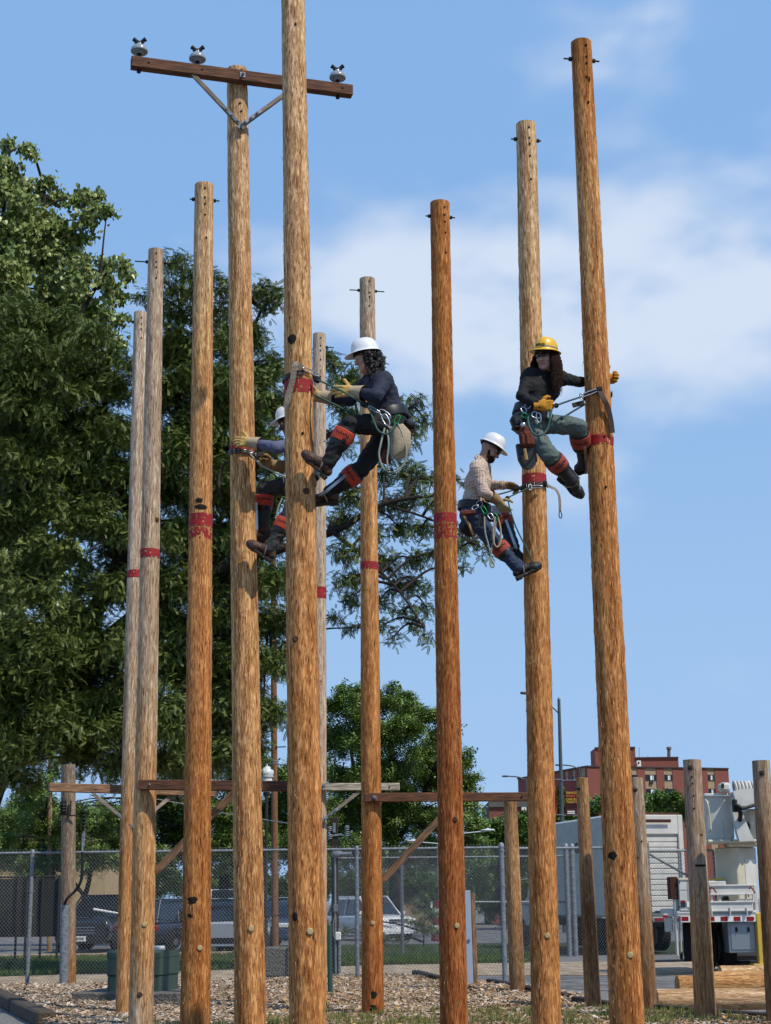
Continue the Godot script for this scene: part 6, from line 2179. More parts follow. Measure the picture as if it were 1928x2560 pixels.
	var jo := part(o, "turntable_housing", mb, M.truck_cream)
	mb = MB.new()
	mb.lathe(Transform3D(rot_from(Vector3.BACK, Vector3.UP), P(1869, 2065, d + 0.3)), [Vector2(0.0, 0.02), Vector2(0.05, 0.018), Vector2(0.055, 0.0)], 14, 1.6)
	part(jo, "round_opening", mb, M.print_black)
	mb = MB.new()
	boxpx(mb, 1875, 2050, 1886, 2064, d + 0.3, 0.08, 0.03)
	part(jo, "valve", mb, M.truck_white)
	mb = MB.new()
	boxpx(mb, 1766, 2099, 1895, 2107, d + 0.2, 0.7, 0.03)
	boxpx(mb, 1822, 2104, 1900, 2116, d + 0.3, 0.6, 0.05)
	part(o, "bucket_rest", mb, M.truck_cream)
	# pedestal standing corner on
	mb = MB.new()
	var pa := P(1847, 2180, d + 0.5)
	var pt := P(1847, 2118, d + 0.5)
	var pbm := P(1847, 2250, d + 0.5)
	mb.box(Transform3D(Basis.from_euler(Vector3(0, 0.62, 0)), Vector3(pa.x + 0.02, (pt.y + pbm.y) / 2, pa.z - 0.3)), Vector3(0.62, pt.y - pbm.y, 0.62), 0.02)
	var pd := part(o, "pedestal", mb, M.truck_cream)
	mb = MB.new()
	mb.box(Transform3D(Basis.from_euler(Vector3(0, 0.62, 0)), Vector3(pa.x + 0.02, (pt.y + pbm.y) / 2 - 0.05, pa.z - 0.3) + Basis.from_euler(Vector3(0, 0.62, 0)) * Vector3(0.08, 0, 0.315)), Vector3(0.32, 0.7, 0.02), 0.006)
	part(pd, "access_door", mb, M.truck_white)
	# rear cabinets, deck, tail boards
	mb = MB.new()
	boxpx(mb, 1696, 2200, 1745, 2277, d - 0.1, 0.6, 0.015)
	var cbn := part(o, "cabinet", mb, M.truck_white)
	mb = MB.new()
	boxpx(mb, 1696, 2195, 1745, 2201, d - 0.12, 0.64, 0.01)
	part(cbn, "cabinet_lid", mb, M.truck_cream)
	mb = MB.new()
	boxpx(mb, 1702, 2251, 1715, 2268, d - 0.115, 0.01, 0.0)
	var wl := part(cbn, "warning_label", mb, M.window_frame)
	mb = MB.new()
	boxpx(mb, 1703, 2252, 1714, 2256, d - 0.122, 0.006, 0.0)
	part(wl, "label_heading", mb, M.tail_red)
	mb = MB.new()
	boxpx(mb, 1717, 2254, 1724, 2268, d - 0.115, 0.01, 0.0)
	part(cbn, "white_notice", mb, M.lens_white)
	mb = MB.new()
	boxpx(mb, 1674, 2192, 1697, 2248, d - 0.05, 0.35, 0.01)
	part(o, "rusty_box", mb, M.rust)
	mb = MB.new()
	boxpx(mb, 1685, 2247, 1698, 2390, d - 0.02, 0.14, 0.01)
	boxpx(mb, 1698, 2275, 1706, 2380, d + 0.0, 0.14, 0.01)
	part(o, "corner_post", mb, M.truck_white)
	mb = MB.new()
	boxpx(mb, 1656, 2272, 1686, 2292, d + 0.1, 0.3, 0.02)
	boxpx(mb, 1664, 2292, 1684, 2330, d + 0.15, 0.2, 0.02)
	part(o, "side_step", mb, M.truck_white)
	for y in [[2213, 2236], [2254, 2277]]:
		mb = MB.new()
		boxpx(mb, 1776, y[0], 1884, y[1], d - 0.12, 0.08, 0.012)
		boxpx(mb, 1776, y[0] - 1, 1884, y[0] + 2, d - 0.15, 0.12, 0.006)
		boxpx(mb, 1776, y[1] - 2, 1884, y[1] + 1, d - 0.15, 0.12, 0.006)
		part(o, "tail_board", mb, M.truck_white)
	for x in [1780, 1800, 1866, 1884]:
		mb = MB.new()
		boxpx(mb, x - 3, 2236, x + 3, 2256, d - 0.1, 0.06, 0.006)
		part(o, "board_upright", mb, M.truck_white)
	mb = MB.new()
	boxpx(mb, 1809, 2241, 1842, 2252, d + 0.6, 0.3, 0.02)
	part(o, "storage_bin", mb, M.print_black)
	mb = MB.new()
	boxpx(mb, 1774, 2196, 1812, 2203, d + 0.5, 0.35, 0.03)
	part(o, "hose_bundle", mb, M.yellow_paint)
	mb = MB.new()
	boxpx(mb, 1770, 2202, 1816, 2216, d + 0.4, 0.7, 0.02)
	part(o, "side_bin", mb, M.truck_white)
	for x in [1779, 1876]:
		mb = MB.new()
		mb.tube(curve([P(x - 3, 2222, d - 0.2), P(x + 2, 2219, d - 0.26), P(x + 8, 2226, d - 0.24), P(x + 12, 2232, d - 0.2)], 4), 0.014, 6)
		part(o, "tail_lamp_bracket", mb, M.tail_red)
	mb = MB.new()
	boxpx(mb, 1692, 2278, 1892, 2290, d - 0.1, 3.8, 0.02)
	part(o, "deck", mb, M.truck_white)
	mb = MB.new()
	boxpx(mb, 1702, 2290, 1890, 2304, d - 0.1, 0.1, 0.006)
	var bm := part(o, "rear_beam", mb, M.lens_white)
	for k in 6:
		mb = MB.new()
		boxpx(mb, 1704 + k * 32.5, 2291.5, 1722 + k * 32.5, 2302.5, d - 0.104, 0.01, 0.0)
		part(bm, "red_stripe", mb, M.tail_red)
	mb = MB.new()
	boxpx(mb, 1657, 2288, 1669, 2294, d + 0.08, 0.02, 0.0)
	part(o, "side_reflector", mb, M.tail_red)
	mb = MB.new()
	boxpx(mb, 1819, 2306, 1898, 2382, d + 0.05, 0.6, 0.015)
	var tb := part(o, "aluminium_toolbox", mb, M.tread_plate)
	mb = MB.new()
	boxpx(mb, 1826, 2312, 1890, 2374, d + 0.03, 0.03, 0.006)
	var td := part(tb, "toolbox_door", mb, M.tread_plate)
	for x in [1842, 1872]:
		mb = MB.new()
		boxpx(mb, x - 3, 2318, x + 3, 2330, d - 0.0, 0.04, 0.006)
		part(td, "latch", mb, M.black_iron)
	mb = MB.new()
	boxpx(mb, 1890, 2282, 1912, 2418, d - 0.1, 0.2, 0.015)
	boxpx(mb, 1886, 2410, 1935, 2418, d - 0.15, 0.4, 0.01)
	part(o, "outrigger", mb, M.yellow_paint)
	mb = MB.new()
	boxpx(mb, 1884, 2212, 1898, 2290, d - 0.05, 0.2, 0.01)
	part(o, "corner_post", mb, M.truck_white)
	for q in [[1697, 2224, 1744, 2225.2], [1697, 2276, 1744, 2277.5], [1720, 2201, 1721, 2276], [1692, 2283, 1890, 2284.2]]:
		mb = MB.new()
		boxpx(mb, q[0], q[1], q[2], q[3], d - 0.104, 0.006, 0.0)
		part(o, "panel_seam", mb, M.truck_grey)
	for q in [[1699, 2206], [1699, 2268], [1790, 2240], [1872, 2240], [1752, 2296], [1885, 2296], [1770, 2101], [1830, 2101]]:
		mb = MB.new()
		boxpx(mb, q[0] - 1.5, q[1] - 2.5, q[0] + 1.5, q[1] + 2.5, d - 0.11, 0.03, 0.004)
		part(o, "hinge", mb, M.old_iron)
	for q in [[1780, 2262], [1826, 2262], [1868, 2262]]:
		mb = MB.new()
		boxpx(mb, q[0] - 2, 2268, q[0] + 2, 2290, d - 0.18, 0.06, 0.006)
		part(o, "stake_pocket", mb, M.truck_white)
	mb = MB.new()
	mb.tube([P(1762, 1990, d + 0.08), P(1838, 1990, d + 0.08)], 0.012, 6)
	mb.tube([P(1800, 1996, d + 0.1), P(1806, 2050, d + 0.12), P(1812, 2096, d + 0.14)], 0.006, 5)
	part(bk, "rim_seam", mb, M.truck_grey)
	# wheels, flaps, chassis, cab far ahead
	for x in [1748.0, 1798.0]:
		var c := P(x + 12, 2300, d + 1.0)
		c.y = 0.5
		wheel(o, c, Vector3(1, 0, 0), 0.5, 0.3)
	for q in [[1706, 2304, 1756, 2404], [1756, 2304, 1812, 2390]]:
		mb = MB.new()
		boxpx(mb, q[0], q[1], q[2], q[3], d + (0.3 if q[0] < 1750 else 1.7), 0.02, 0.0)
		part(o, "mud_flap", mb, M.tyre)
	mb = MB.new()
	boxpx(mb, 1830, 2384, 1925, 2425, d + 1.0, 2.2, 0.05)
	boxpx(mb, 1850, 2402, 1895, 2412, d + 0.4, 0.4, 0.02)
	part(o, "chassis", mb, M.black_iron)
	mb = MB.new()
	boxpx(mb, 1700, 2384, 1708, 2398, d + 0.3, 0.02, 0.0)
	part(o, "hanging_strap", mb, M.tyre)
	mb = MB.new()
	boxpx(mb, 1806, 2427, 1822, 2440, d - 0.9, 0.05, 0.004, 0.4)
	tag(lone("white_card", mb, M.lens_white), "small white card standing on the log pile under the bucket truck", "card")

# ---------------------------------------------------------------- people
# a field of smooth distances on a grid, skinned with surface nets
class Field:
	var lo: Vector3
	var h: float
	var nx: int
	var ny: int
	var nz: int
	var f := PackedFloat32Array()
	func _init(a: Vector3, b: Vector3, cell: float) -> void:
		lo = a
		h = cell
		nx = int((b.x - a.x) / h) + 2
		ny = int((b.y - a.y) / h) + 2
		nz = int((b.z - a.z) / h) + 2
		f.resize(nx * ny * nz)
		f.fill(1.0)
	func cap(a: Vector3, b: Vector3, ra: float, rb: float, k := 0.03) -> void:
		var m := maxf(ra, rb) + k + h * 2.0
		var p0 := (a.min(b) - Vector3.ONE * m - lo) / h
		var p1 := (a.max(b) + Vector3.ONE * m - lo) / h
		var ab := b - a
		var l2 := maxf(ab.length_squared(), 1e-9)
		for z in range(maxi(0, int(p0.z)), mini(nz - 1, int(p1.z)) + 1):
			var pz := lo.z + z * h - a.z
			for y in range(maxi(0, int(p0.y)), mini(ny - 1, int(p1.y)) + 1):
				var py := lo.y + y * h - a.y
				var i := (z * ny + y) * nx + maxi(0, int(p0.x))
				for x in range(maxi(0, int(p0.x)), mini(nx - 1, int(p1.x)) + 1):
					var q := Vector3(lo.x + x * h - a.x, py, pz)
					var t := clampf(q.dot(ab) / l2, 0.0, 1.0)
					var d := (q - ab * t).length() - (ra + (rb - ra) * t)
					var o := f[i]
					if o - d >= k:
						f[i] = d
					elif d - o < k:
						var e := k - absf(o - d)
						f[i] = minf(o, d) - e * e / (4.0 * k)
					i += 1
	func egg(c: Vector3, r: Vector3, k := 0.02, carve := false, bs := Basis.IDENTITY) -> void:
		var big := maxf(r.x, maxf(r.y, r.z))
		var small := minf(r.x, minf(r.y, r.z))
		var m := big + k + h * 2.0
		var p0 := (c - Vector3.ONE * m - lo) / h
		var p1 := (c + Vector3.ONE * m - lo) / h
		var inv := bs.inverse()
		for z in range(maxi(0, int(p0.z)), mini(nz - 1, int(p1.z)) + 1):
			for y in range(maxi(0, int(p0.y)), mini(ny - 1, int(p1.y)) + 1):
				var i := (z * ny + y) * nx + maxi(0, int(p0.x))
				for x in range(maxi(0, int(p0.x)), mini(nx - 1, int(p1.x)) + 1):
					var q := inv * (lo + Vector3(x, y, z) * h - c)
					var d := ((q / r).length() - 1.0) * small
					var o := f[i]
					if carve:
						d = -d
						if d - o >= k:
							f[i] = d
						elif o - d < k:
							var e := k - absf(o - d)
							f[i] = maxf(o, d) + e * e / (4.0 * k)
					elif o - d >= k:
						f[i] = d
					elif d - o < k:
						var e := k - absf(o - d)
						f[i] = minf(o, d) - e * e / (4.0 * k)
					i += 1
	func crease(n: FastNoiseLite, amp: float, freq: Vector3) -> void:
		var i := 0
		for z in nz:
			for y in ny:
				for x in nx:
					var v := f[i]
					if v < 0.03 and v > -0.03:
						var p := (lo + Vector3(x, y, z) * h) * freq
						f[i] = v + amp * n.get_noise_3dv(p)
					i += 1
	func skin(mb: MB, xf := Transform3D.IDENTITY) -> void:
		var vid := PackedInt32Array()
		vid.resize(f.size())
		vid.fill(-1)
		var sx := 1
		var sy := nx
		var sz := nx * ny
		var lim := h * 1.9
		for z in range(0, nz - 1):
			for y in range(0, ny - 1):
				var i := z * sz + y * sy - 1
				for x in range(0, nx - 1):
					i += 1
					var a := f[i]
					if a > lim or a < -lim:
						continue
					var b := f[i + sx]
					var c := f[i + sy]
					var d := f[i + sx + sy]
					var e := f[i + sz]
					var g := f[i + sx + sz]
					var q := f[i + sy + sz]
					var r := f[i + sx + sy + sz]
					var n := int(a < 0) + int(b < 0) + int(c < 0) + int(d < 0) + int(e < 0) + int(g < 0) + int(q < 0) + int(r < 0)
					if n == 0 or n == 8:
						continue
					var s := Vector3.ZERO
					var k := 0
					if (a < 0) != (b < 0):
						s += Vector3(a / (a - b), 0, 0); k += 1
					if (c < 0) != (d < 0):
						s += Vector3(c / (c - d), 1, 0); k += 1
					if (e < 0) != (g < 0):
						s += Vector3(e / (e - g), 0, 1); k += 1
					if (q < 0) != (r < 0):
						s += Vector3(q / (q - r), 1, 1); k += 1
					if (a < 0) != (c < 0):
						s += Vector3(0, a / (a - c), 0); k += 1
					if (b < 0) != (d < 0):
						s += Vector3(1, b / (b - d), 0); k += 1
					if (e < 0) != (q < 0):
						s += Vector3(0, e / (e - q), 1); k += 1
					if (g < 0) != (r < 0):
						s += Vector3(1, g / (g - r), 1); k += 1
					if (a < 0) != (e < 0):
						s += Vector3(0, 0, a / (a - e)); k += 1
					if (b < 0) != (g < 0):
						s += Vector3(1, 0, b / (b - g)); k += 1
					if (c < 0) != (q < 0):
						s += Vector3(0, 1, c / (c - q)); k += 1
					if (d < 0) != (r < 0):
						s += Vector3(1, 1, d / (d - r)); k += 1
					var nn := Vector3(b + d + g + r - a - c - e - q, c + d + q + r - a - b - e - g, e + g + q + r - a - b - c - d)
					vid[i] = mb.vert(xf * (lo + (Vector3(x, y, z) + s / k) * h), (xf.basis * nn).normalized())
					if y > 0 and z > 0 and (a < 0) != (b < 0):
						quad(mb, vid[i - sy - sz], vid[i - sz], vid[i], vid[i - sy], a < 0)
					if x > 0 and z > 0 and (a < 0) != (c < 0):
						quad(mb, vid[i - sx - sz], vid[i - sx], vid[i], vid[i - sz], a < 0)
					if x > 0 and y > 0 and (a < 0) != (e < 0):
						quad(mb, vid[i - sx - sy], vid[i - sy], vid[i], vid[i - sx], a < 0)
	func quad(mb: MB, a: int, b: int, c: int, d: int, out: bool) -> void:
		if a < 0 or b < 0 or c < 0 or d < 0:
			return
		if out:
			mb.ix.append_array([a, c, b, a, d, c])
		else:
			mb.ix.append_array([a, b, c, a, c, d])
func span_box(pts: Array, m: float) -> Array:
	var lo: Vector3 = pts[0]
	var hi: Vector3 = pts[0]
	for p in pts:
		lo = lo.min(p)
		hi = hi.max(p)
	return [lo - Vector3.ONE * m, hi + Vector3.ONE * m]
func torso_into(f: Field, j: Dictionary, g: float) -> void:
	var ms: Vector3 = (j.sl + j.sr) / 2.0
	var pe: Vector3 = (j.hl + j.hr) / 2.0
	var across: Vector3 = (j.sl - j.sr).normalized()
	var hips: Vector3 = (j.hl - j.hr).normalized()
	var ch := ms.lerp(pe, 0.30)
	var wa := ms.lerp(pe, 0.70)
	var up := (ms - pe).normalized()
	var front: Vector3 = across.cross(up).normalized()
	f.cap(j.sr.lerp(j.sl, 0.14), j.sr.lerp(j.sl, 0.86), 0.072 + g, 0.072 + g, 0.05)
	f.cap(ch - across * 0.085, ch + across * 0.085, 0.105 + g, 0.105 + g, 0.06)
	f.cap(wa - across * 0.062, wa + across * 0.062, 0.098 + g, 0.098 + g, 0.06)
	f.cap(ch, wa, 0.115 + g, 0.105 + g, 0.06)
	f.cap(ms, j.neck, 0.065 + g, 0.052 + g * 0.7, 0.04)
	f.cap(wa, pe, 0.105 + g, 0.11 + g, 0.06)
	f.cap(pe - hips * 0.07, pe + hips * 0.07, 0.105 + g, 0.105 + g, 0.05)
func arms_into(f: Field, j: Dictionary, g: float) -> void:
	for s in ["l", "r"]:
		f.cap(j["s" + s], j["e" + s], 0.06 + g, 0.046 + g, 0.045)
		f.cap(j["e" + s], j["w" + s], 0.046 + g, 0.034 + g, 0.02)
		f.egg((j["s" + s] as Vector3).lerp(j["e" + s], 0.12), Vector3.ONE * (0.066 + g), 0.03)
func legs_into(f: Field, j: Dictionary, g: float, cut := 1.0) -> void:
	for s in ["l", "r"]:
		var low: Vector3 = (j["k" + s] as Vector3).lerp(j["a" + s], cut)
		f.cap(j["h" + s], j["k" + s], 0.092 + g, 0.062 + g, 0.045)
		f.cap(j["k" + s], low, 0.060 + g, 0.052 + g, 0.02)
		f.egg((j["k" + s] as Vector3).lerp(j["a" + s], 0.35), Vector3.ONE * (0.062 + g), 0.05)
func head_basis(face: Vector3, up: Vector3) -> Basis:
	var z := face.normalized()
	var x := up.cross(z).normalized()
	return Basis(x, z.cross(x), z)
func head_into(mb: MB, xf: Transform3D, skin_: Color, beard: bool) -> void:
	var f := Field.new(Vector3(-0.11, -0.22, -0.13), Vector3(0.11, 0.15, 0.15), 0.0042)
	f.egg(Vector3(0, 0.035, -0.012), Vector3(0.074, 0.092, 0.094), 0.03)
	f.egg(Vector3(0, -0.035, 0.028), Vector3(0.06, 0.082, 0.062), 0.04)
	f.cap(Vector3(-0.032, -0.085, 0.035), Vector3(0.032, -0.085, 0.035), 0.03, 0.03, 0.03)
	f.egg(Vector3(0, -0.105, 0.066), Vector3(0.026, 0.02, 0.022), 0.03)
	f.cap(Vector3(0, 0.004, 0.092), Vector3(0, -0.038, 0.112), 0.008, 0.0125, 0.012)
	for s in [-1.0, 1.0]:
		f.egg(Vector3(0.012 * s, -0.042, 0.1), Vector3(0.01, 0.008, 0.01), 0.008)
		f.egg(Vector3(0.031 * s, 0.006, 0.1), Vector3(0.02, 0.014, 0.018), 0.012, true)
		f.egg(Vector3(0.031 * s, 0.004, 0.078), Vector3(0.0135, 0.011, 0.0125), 0.004)
		f.cap(Vector3(0.012 * s, 0.026, 0.088), Vector3(0.05 * s, 0.026, 0.074), 0.010, 0.009, 0.014)
		f.egg(Vector3(0.045 * s, -0.03, 0.066), Vector3(0.02, 0.018, 0.018), 0.025)
		f.egg(Vector3(0.074 * s, -0.008, -0.008), Vector3(0.011, 0.032, 0.021), 0.01)
		f.egg(Vector3(0.082 * s, -0.006, 0.0), Vector3(0.006, 0.02, 0.012), 0.005, true)
	f.cap(Vector3(-0.02, -0.066, 0.084), Vector3(0.02, -0.066, 0.084), 0.0075, 0.0075, 0.008)
	f.cap(Vector3(-0.017, -0.078, 0.082), Vector3(0.017, -0.078, 0.082), 0.0085, 0.0085, 0.008)
	f.egg(Vector3(0, -0.0715, 0.094), Vector3(0.02, 0.0022, 0.01), 0.003, true)
	f.cap(Vector3(0, -0.07, -0.02), Vector3(0, -0.21, -0.03), 0.054, 0.058, 0.04)
	var first := mb.v.size()
	f.skin(mb, xf)
	var back := xf.affine_inverse()
	for i in range(first, mb.v.size()):
		var p := back * mb.v[i]
		var c := skin_
		if p.z > 0.078 and absf(p.x) < 0.026 and p.y < -0.06 and p.y > -0.088:
			c = Color(skin_.r * 0.85, skin_.g * 0.55, skin_.b * 0.55)
		elif p.z > 0.074 and p.y > -0.009 and p.y < 0.016 and absf(absf(p.x) - 0.031) < 0.016 and p.z < 0.094:
			c = Color(0.55, 0.52, 0.5) if absf(absf(p.x) - 0.031) > 0.006 else Color(0.04, 0.03, 0.02)
		elif p.z > 0.06 and p.y > 0.022 and p.y < 0.034 and absf(p.x) > 0.013 and absf(p.x) < 0.052:
			c = Color(0.05, 0.035, 0.025)
		mb.c[i] = c
func hard_hat(o: Node3D, xf: Transform3D, m: Material, full: bool) -> MeshInstance3D:
	var mb := MB.new()
	var rx := 0.105
	var rz := 0.128
	var hy := 0.125
	var n := 40
	var edge := func(a: float, e: float, y: float) -> Vector3:
		var fr := maxf(0.0, sin(a))
		var out := 0.016 + (0.055 if full else 0.05) * pow(fr, 1.6) + (0.014 if full else 0.0)
		return Vector3(cos(a) * (rx + out * e), y - 0.018 * e * pow(fr, 2.0) - 0.006 * e, sin(a) * (rz + out * e))
	var rows := []
	for s in [[-0.35, 0.004], [0.0, -0.004], [1.0, -0.004], [1.03, -0.001], [1.0, 0.003], [0.25, 0.006]]:
		var row := []
		for i in n:
			row.append(xf * edge.call(TAU * i / n, s[0], s[1]))
		rows.append(row)
	for k in range(0, 12):
		var t := k / 11.5 * PI / 2.0
		var row := []
		for i in n:
			var a := TAU * i / n
			var r := pow(cos(t), 0.62)
			var ridge := 0.006 * exp(-pow(cos(a) * rx * r / 0.012, 2.0)) * smoothstep(0.15, 0.5, t)
			row.append(xf * Vector3(cos(a) * rx * r, 0.008 + hy * sin(t) + ridge, sin(a) * rz * r))
		rows.append(row)
	mb.skin(rows, true)
	# crown closed
	var last: Array = rows[rows.size() - 1]
	var mid := Vector3.ZERO
	for p in last:
		mid += p
	mb.face(last, xf.basis * Vector3.UP)
	var hat := part(o, "hard_hat", mb, m)
	var bd := MB.new()
	var pts := []
	for i in 25:
		var a := TAU * i / 24.0
		pts.append(xf * Vector3(cos(a) * 0.087, -0.012, sin(a) * 0.106))
	bd.tube(pts, 0.011, 6, false)
	bd.box(xf * Transform3D(Basis.IDENTITY, Vector3(0, -0.02, -0.115)), Vector3(0.06, 0.03, 0.02), 0.006)
	part(hat, "headband", bd, M.print_black)
	return hat
func glasses(o: Node3D, xf: Transform3D, lens: Material) -> void:
	var mb := MB.new()
	for s in [-1.0, 1.0]:
		var rows := []
		for i in 5:
			var row := []
			for k in 7:
				var u := k / 6.0
				var x := lerpf(0.006, 0.062, u)
				row.append(xf * Vector3(x * s, 0.022 - 0.034 * i / 4.0 * (1.0 - 0.25 * u), 0.112 - 0.026 * u * u + 0.003 * sin(PI * i / 4.0)))
			rows.append(row)
		mb.skin(rows, false, s > 0)
	var g := part(o, "glasses", mb, lens)
	var fr := MB.new()
	for s in [-1.0, 1.0]:
		fr.tube([xf * Vector3(0.004 * s, 0.023, 0.113), xf * Vector3(0.036 * s, 0.024, 0.106), xf * Vector3(0.064 * s, 0.022, 0.086), xf * Vector3(0.08 * s, 0.016, 0.0)], 0.0032, 5)
	part(g, "frame", fr, M.print_black)
func hand(o: Node3D, called: String, wrist: Vector3, dir: Vector3, palm: Vector3, side: float, curl: Array, m: Material, cuff: Material, from: Vector3, spread := 1.0) -> void:
	var y := dir.normalized()
	var z := (palm - y * palm.dot(y)).normalized()
	var bs := Basis(y.cross(z), y, z)
	var k := 1.12
	var f := Field.new(Vector3(-0.11, -0.05, -0.06), Vector3(0.11, 0.21, 0.13), 0.0042)
	for s in [-1.0, 0.0, 1.0]:
		f.cap(Vector3(0.022 * s, 0.012, 0), Vector3(0.031 * s, 0.082, 0.0), 0.019, 0.0165, 0.02)
	f.cap(Vector3(0, -0.04, 0), Vector3(0, 0.02, 0), 0.029, 0.03, 0.02)
	f.egg(Vector3(side * 0.03, 0.03, 0.01), Vector3(0.02, 0.03, 0.02), 0.02)
	var kx := [0.034, 0.0115, -0.0115, -0.033]
	var ky := [0.088, 0.093, 0.089, 0.08]
	var ln := [[0.043, 0.027, 0.022], [0.047, 0.03, 0.024], [0.044, 0.028, 0.023], [0.034, 0.022, 0.02]]
	for i in 4:
		var p := Vector3(kx[i] * side, ky[i], 0.0)
		var a := 0.0
		var fan: float = kx[i] * side * 2.2 * spread
		for q in 3:
			a += curl[i] * [0.9, 1.15, 0.8][q]
			var d := Vector3(fan * cos(a), cos(a), sin(a)).normalized()
			var e: Vector3 = p + d * ln[i][q]
			f.cap(p, e, 0.0118 - 0.0008 * q, 0.0112 - 0.001 * q, 0.006)
			p = e
	var tp := Vector3(side * 0.034, 0.028, 0.012)
	var td := Vector3(side * 0.8, 0.5, 0.32).normalized()
	for q in 3:
		var e: Vector3 = tp + td * [0.04, 0.034, 0.028][q]
		f.cap(tp, e, 0.0145 - 0.001 * q, 0.0135 - 0.0012 * q, 0.008)
		tp = e
		td = (td + Vector3(-side * 0.55, 0.35, 0.35) * curl[4]).normalized()
	var mb := MB.new()
	f.skin(mb, Transform3D(bs * Basis.from_scale(Vector3.ONE * k), wrist))
	var g := part(o, called, mb, m)
	if cuff:
		var ax := (wrist - from).normalized()
		var c := MB.new()
		c.tube([wrist + y * 0.02, wrist - ax * 0.02, wrist - ax * 0.07, wrist - ax * 0.115], [0.05, 0.055, 0.064, 0.074], 16, false)
		c.tube([wrist - ax * 0.114, wrist - ax * 0.06, wrist - ax * 0.02], [0.071, 0.061, 0.05], 16, false)
		part(g, "glove_cuff", c, cuff)
func boot(o: Node3D, ankle: Vector3, toe: Vector3, knee: Vector3, m: Material, high: float) -> void:
	var shank := (knee - ankle).normalized()
	var fwd := (toe - ankle)
	var ln := 0.27
	fwd = fwd.normalized()
	var up := (shank - fwd * shank.dot(fwd)).normalized()
	var right := fwd.cross(up)
	var heel := ankle - up * 0.055 - fwd * 0.05
	var ball := heel + fwd * ln * 0.72 - up * 0.012
	var tip := heel + fwd * ln * 0.9 - up * 0.014
	var b := span_box([ankle + shank * high, heel, tip], 0.1)
	var f := Field.new(b[0], b[1], 0.0075)
	f.cap(ankle + shank * high, ankle, 0.057, 0.052, 0.03)
	f.cap(ankle - up * 0.02, heel + up * 0.01, 0.045, 0.04, 0.03)
	f.cap(ankle - up * 0.015, ball + up * 0.01, 0.046, 0.042, 0.035)
	f.cap(ball - right * 0.014, ball + right * 0.014, 0.04, 0.04, 0.03)
	f.cap(ball + up * 0.006, tip + up * 0.004, 0.048, 0.042, 0.03)
	f.crease(nz, 0.005, Vector3.ONE * 22.0)
	var mb := MB.new()
	f.skin(mb)
	var bt := part(o, "boot", mb, m)
	var poly := PackedVector2Array()
	for q in [[-0.04, 0.0], [-0.032, 0.032], [0.03, 0.037], [0.09, 0.033], [0.16, 0.05], [0.21, 0.047], [0.245, 0.03], [0.258, 0.0], [0.245, -0.03], [0.21, -0.047], [0.16, -0.05], [0.09, -0.033], [0.03, -0.037], [-0.032, -0.032]]:
		poly.append(Vector2(q[0] * 0.96 + 0.003, q[1] * 0.92))
	var sl := MB.new()
	sl.prism(Transform3D(Basis(fwd, right, fwd.cross(right)), heel - up * 0.038), poly, 0.022)
	sl.box(Transform3D(Basis(fwd, up, right), heel - up * 0.054 + fwd * 0.004), Vector3(0.07, 0.02, 0.062), 0.006)
	part(bt, "boot_sole", sl, M.sole)
	# spur strap over the instep and the iron under it
	var st := MB.new()
	var pts := []
	var mid := heel + fwd * 0.075 + up * 0.02
	for i in 15:
		var a := TAU * i / 14.0
		pts.append(mid + right * cos(a) * 0.056 + (up * 0.8 + fwd * 0.25) * sin(a) * 0.078)
	st.tube(pts, 0.0085, 5, false)
	part(o, "spur_strap", st, M.pale_leather)
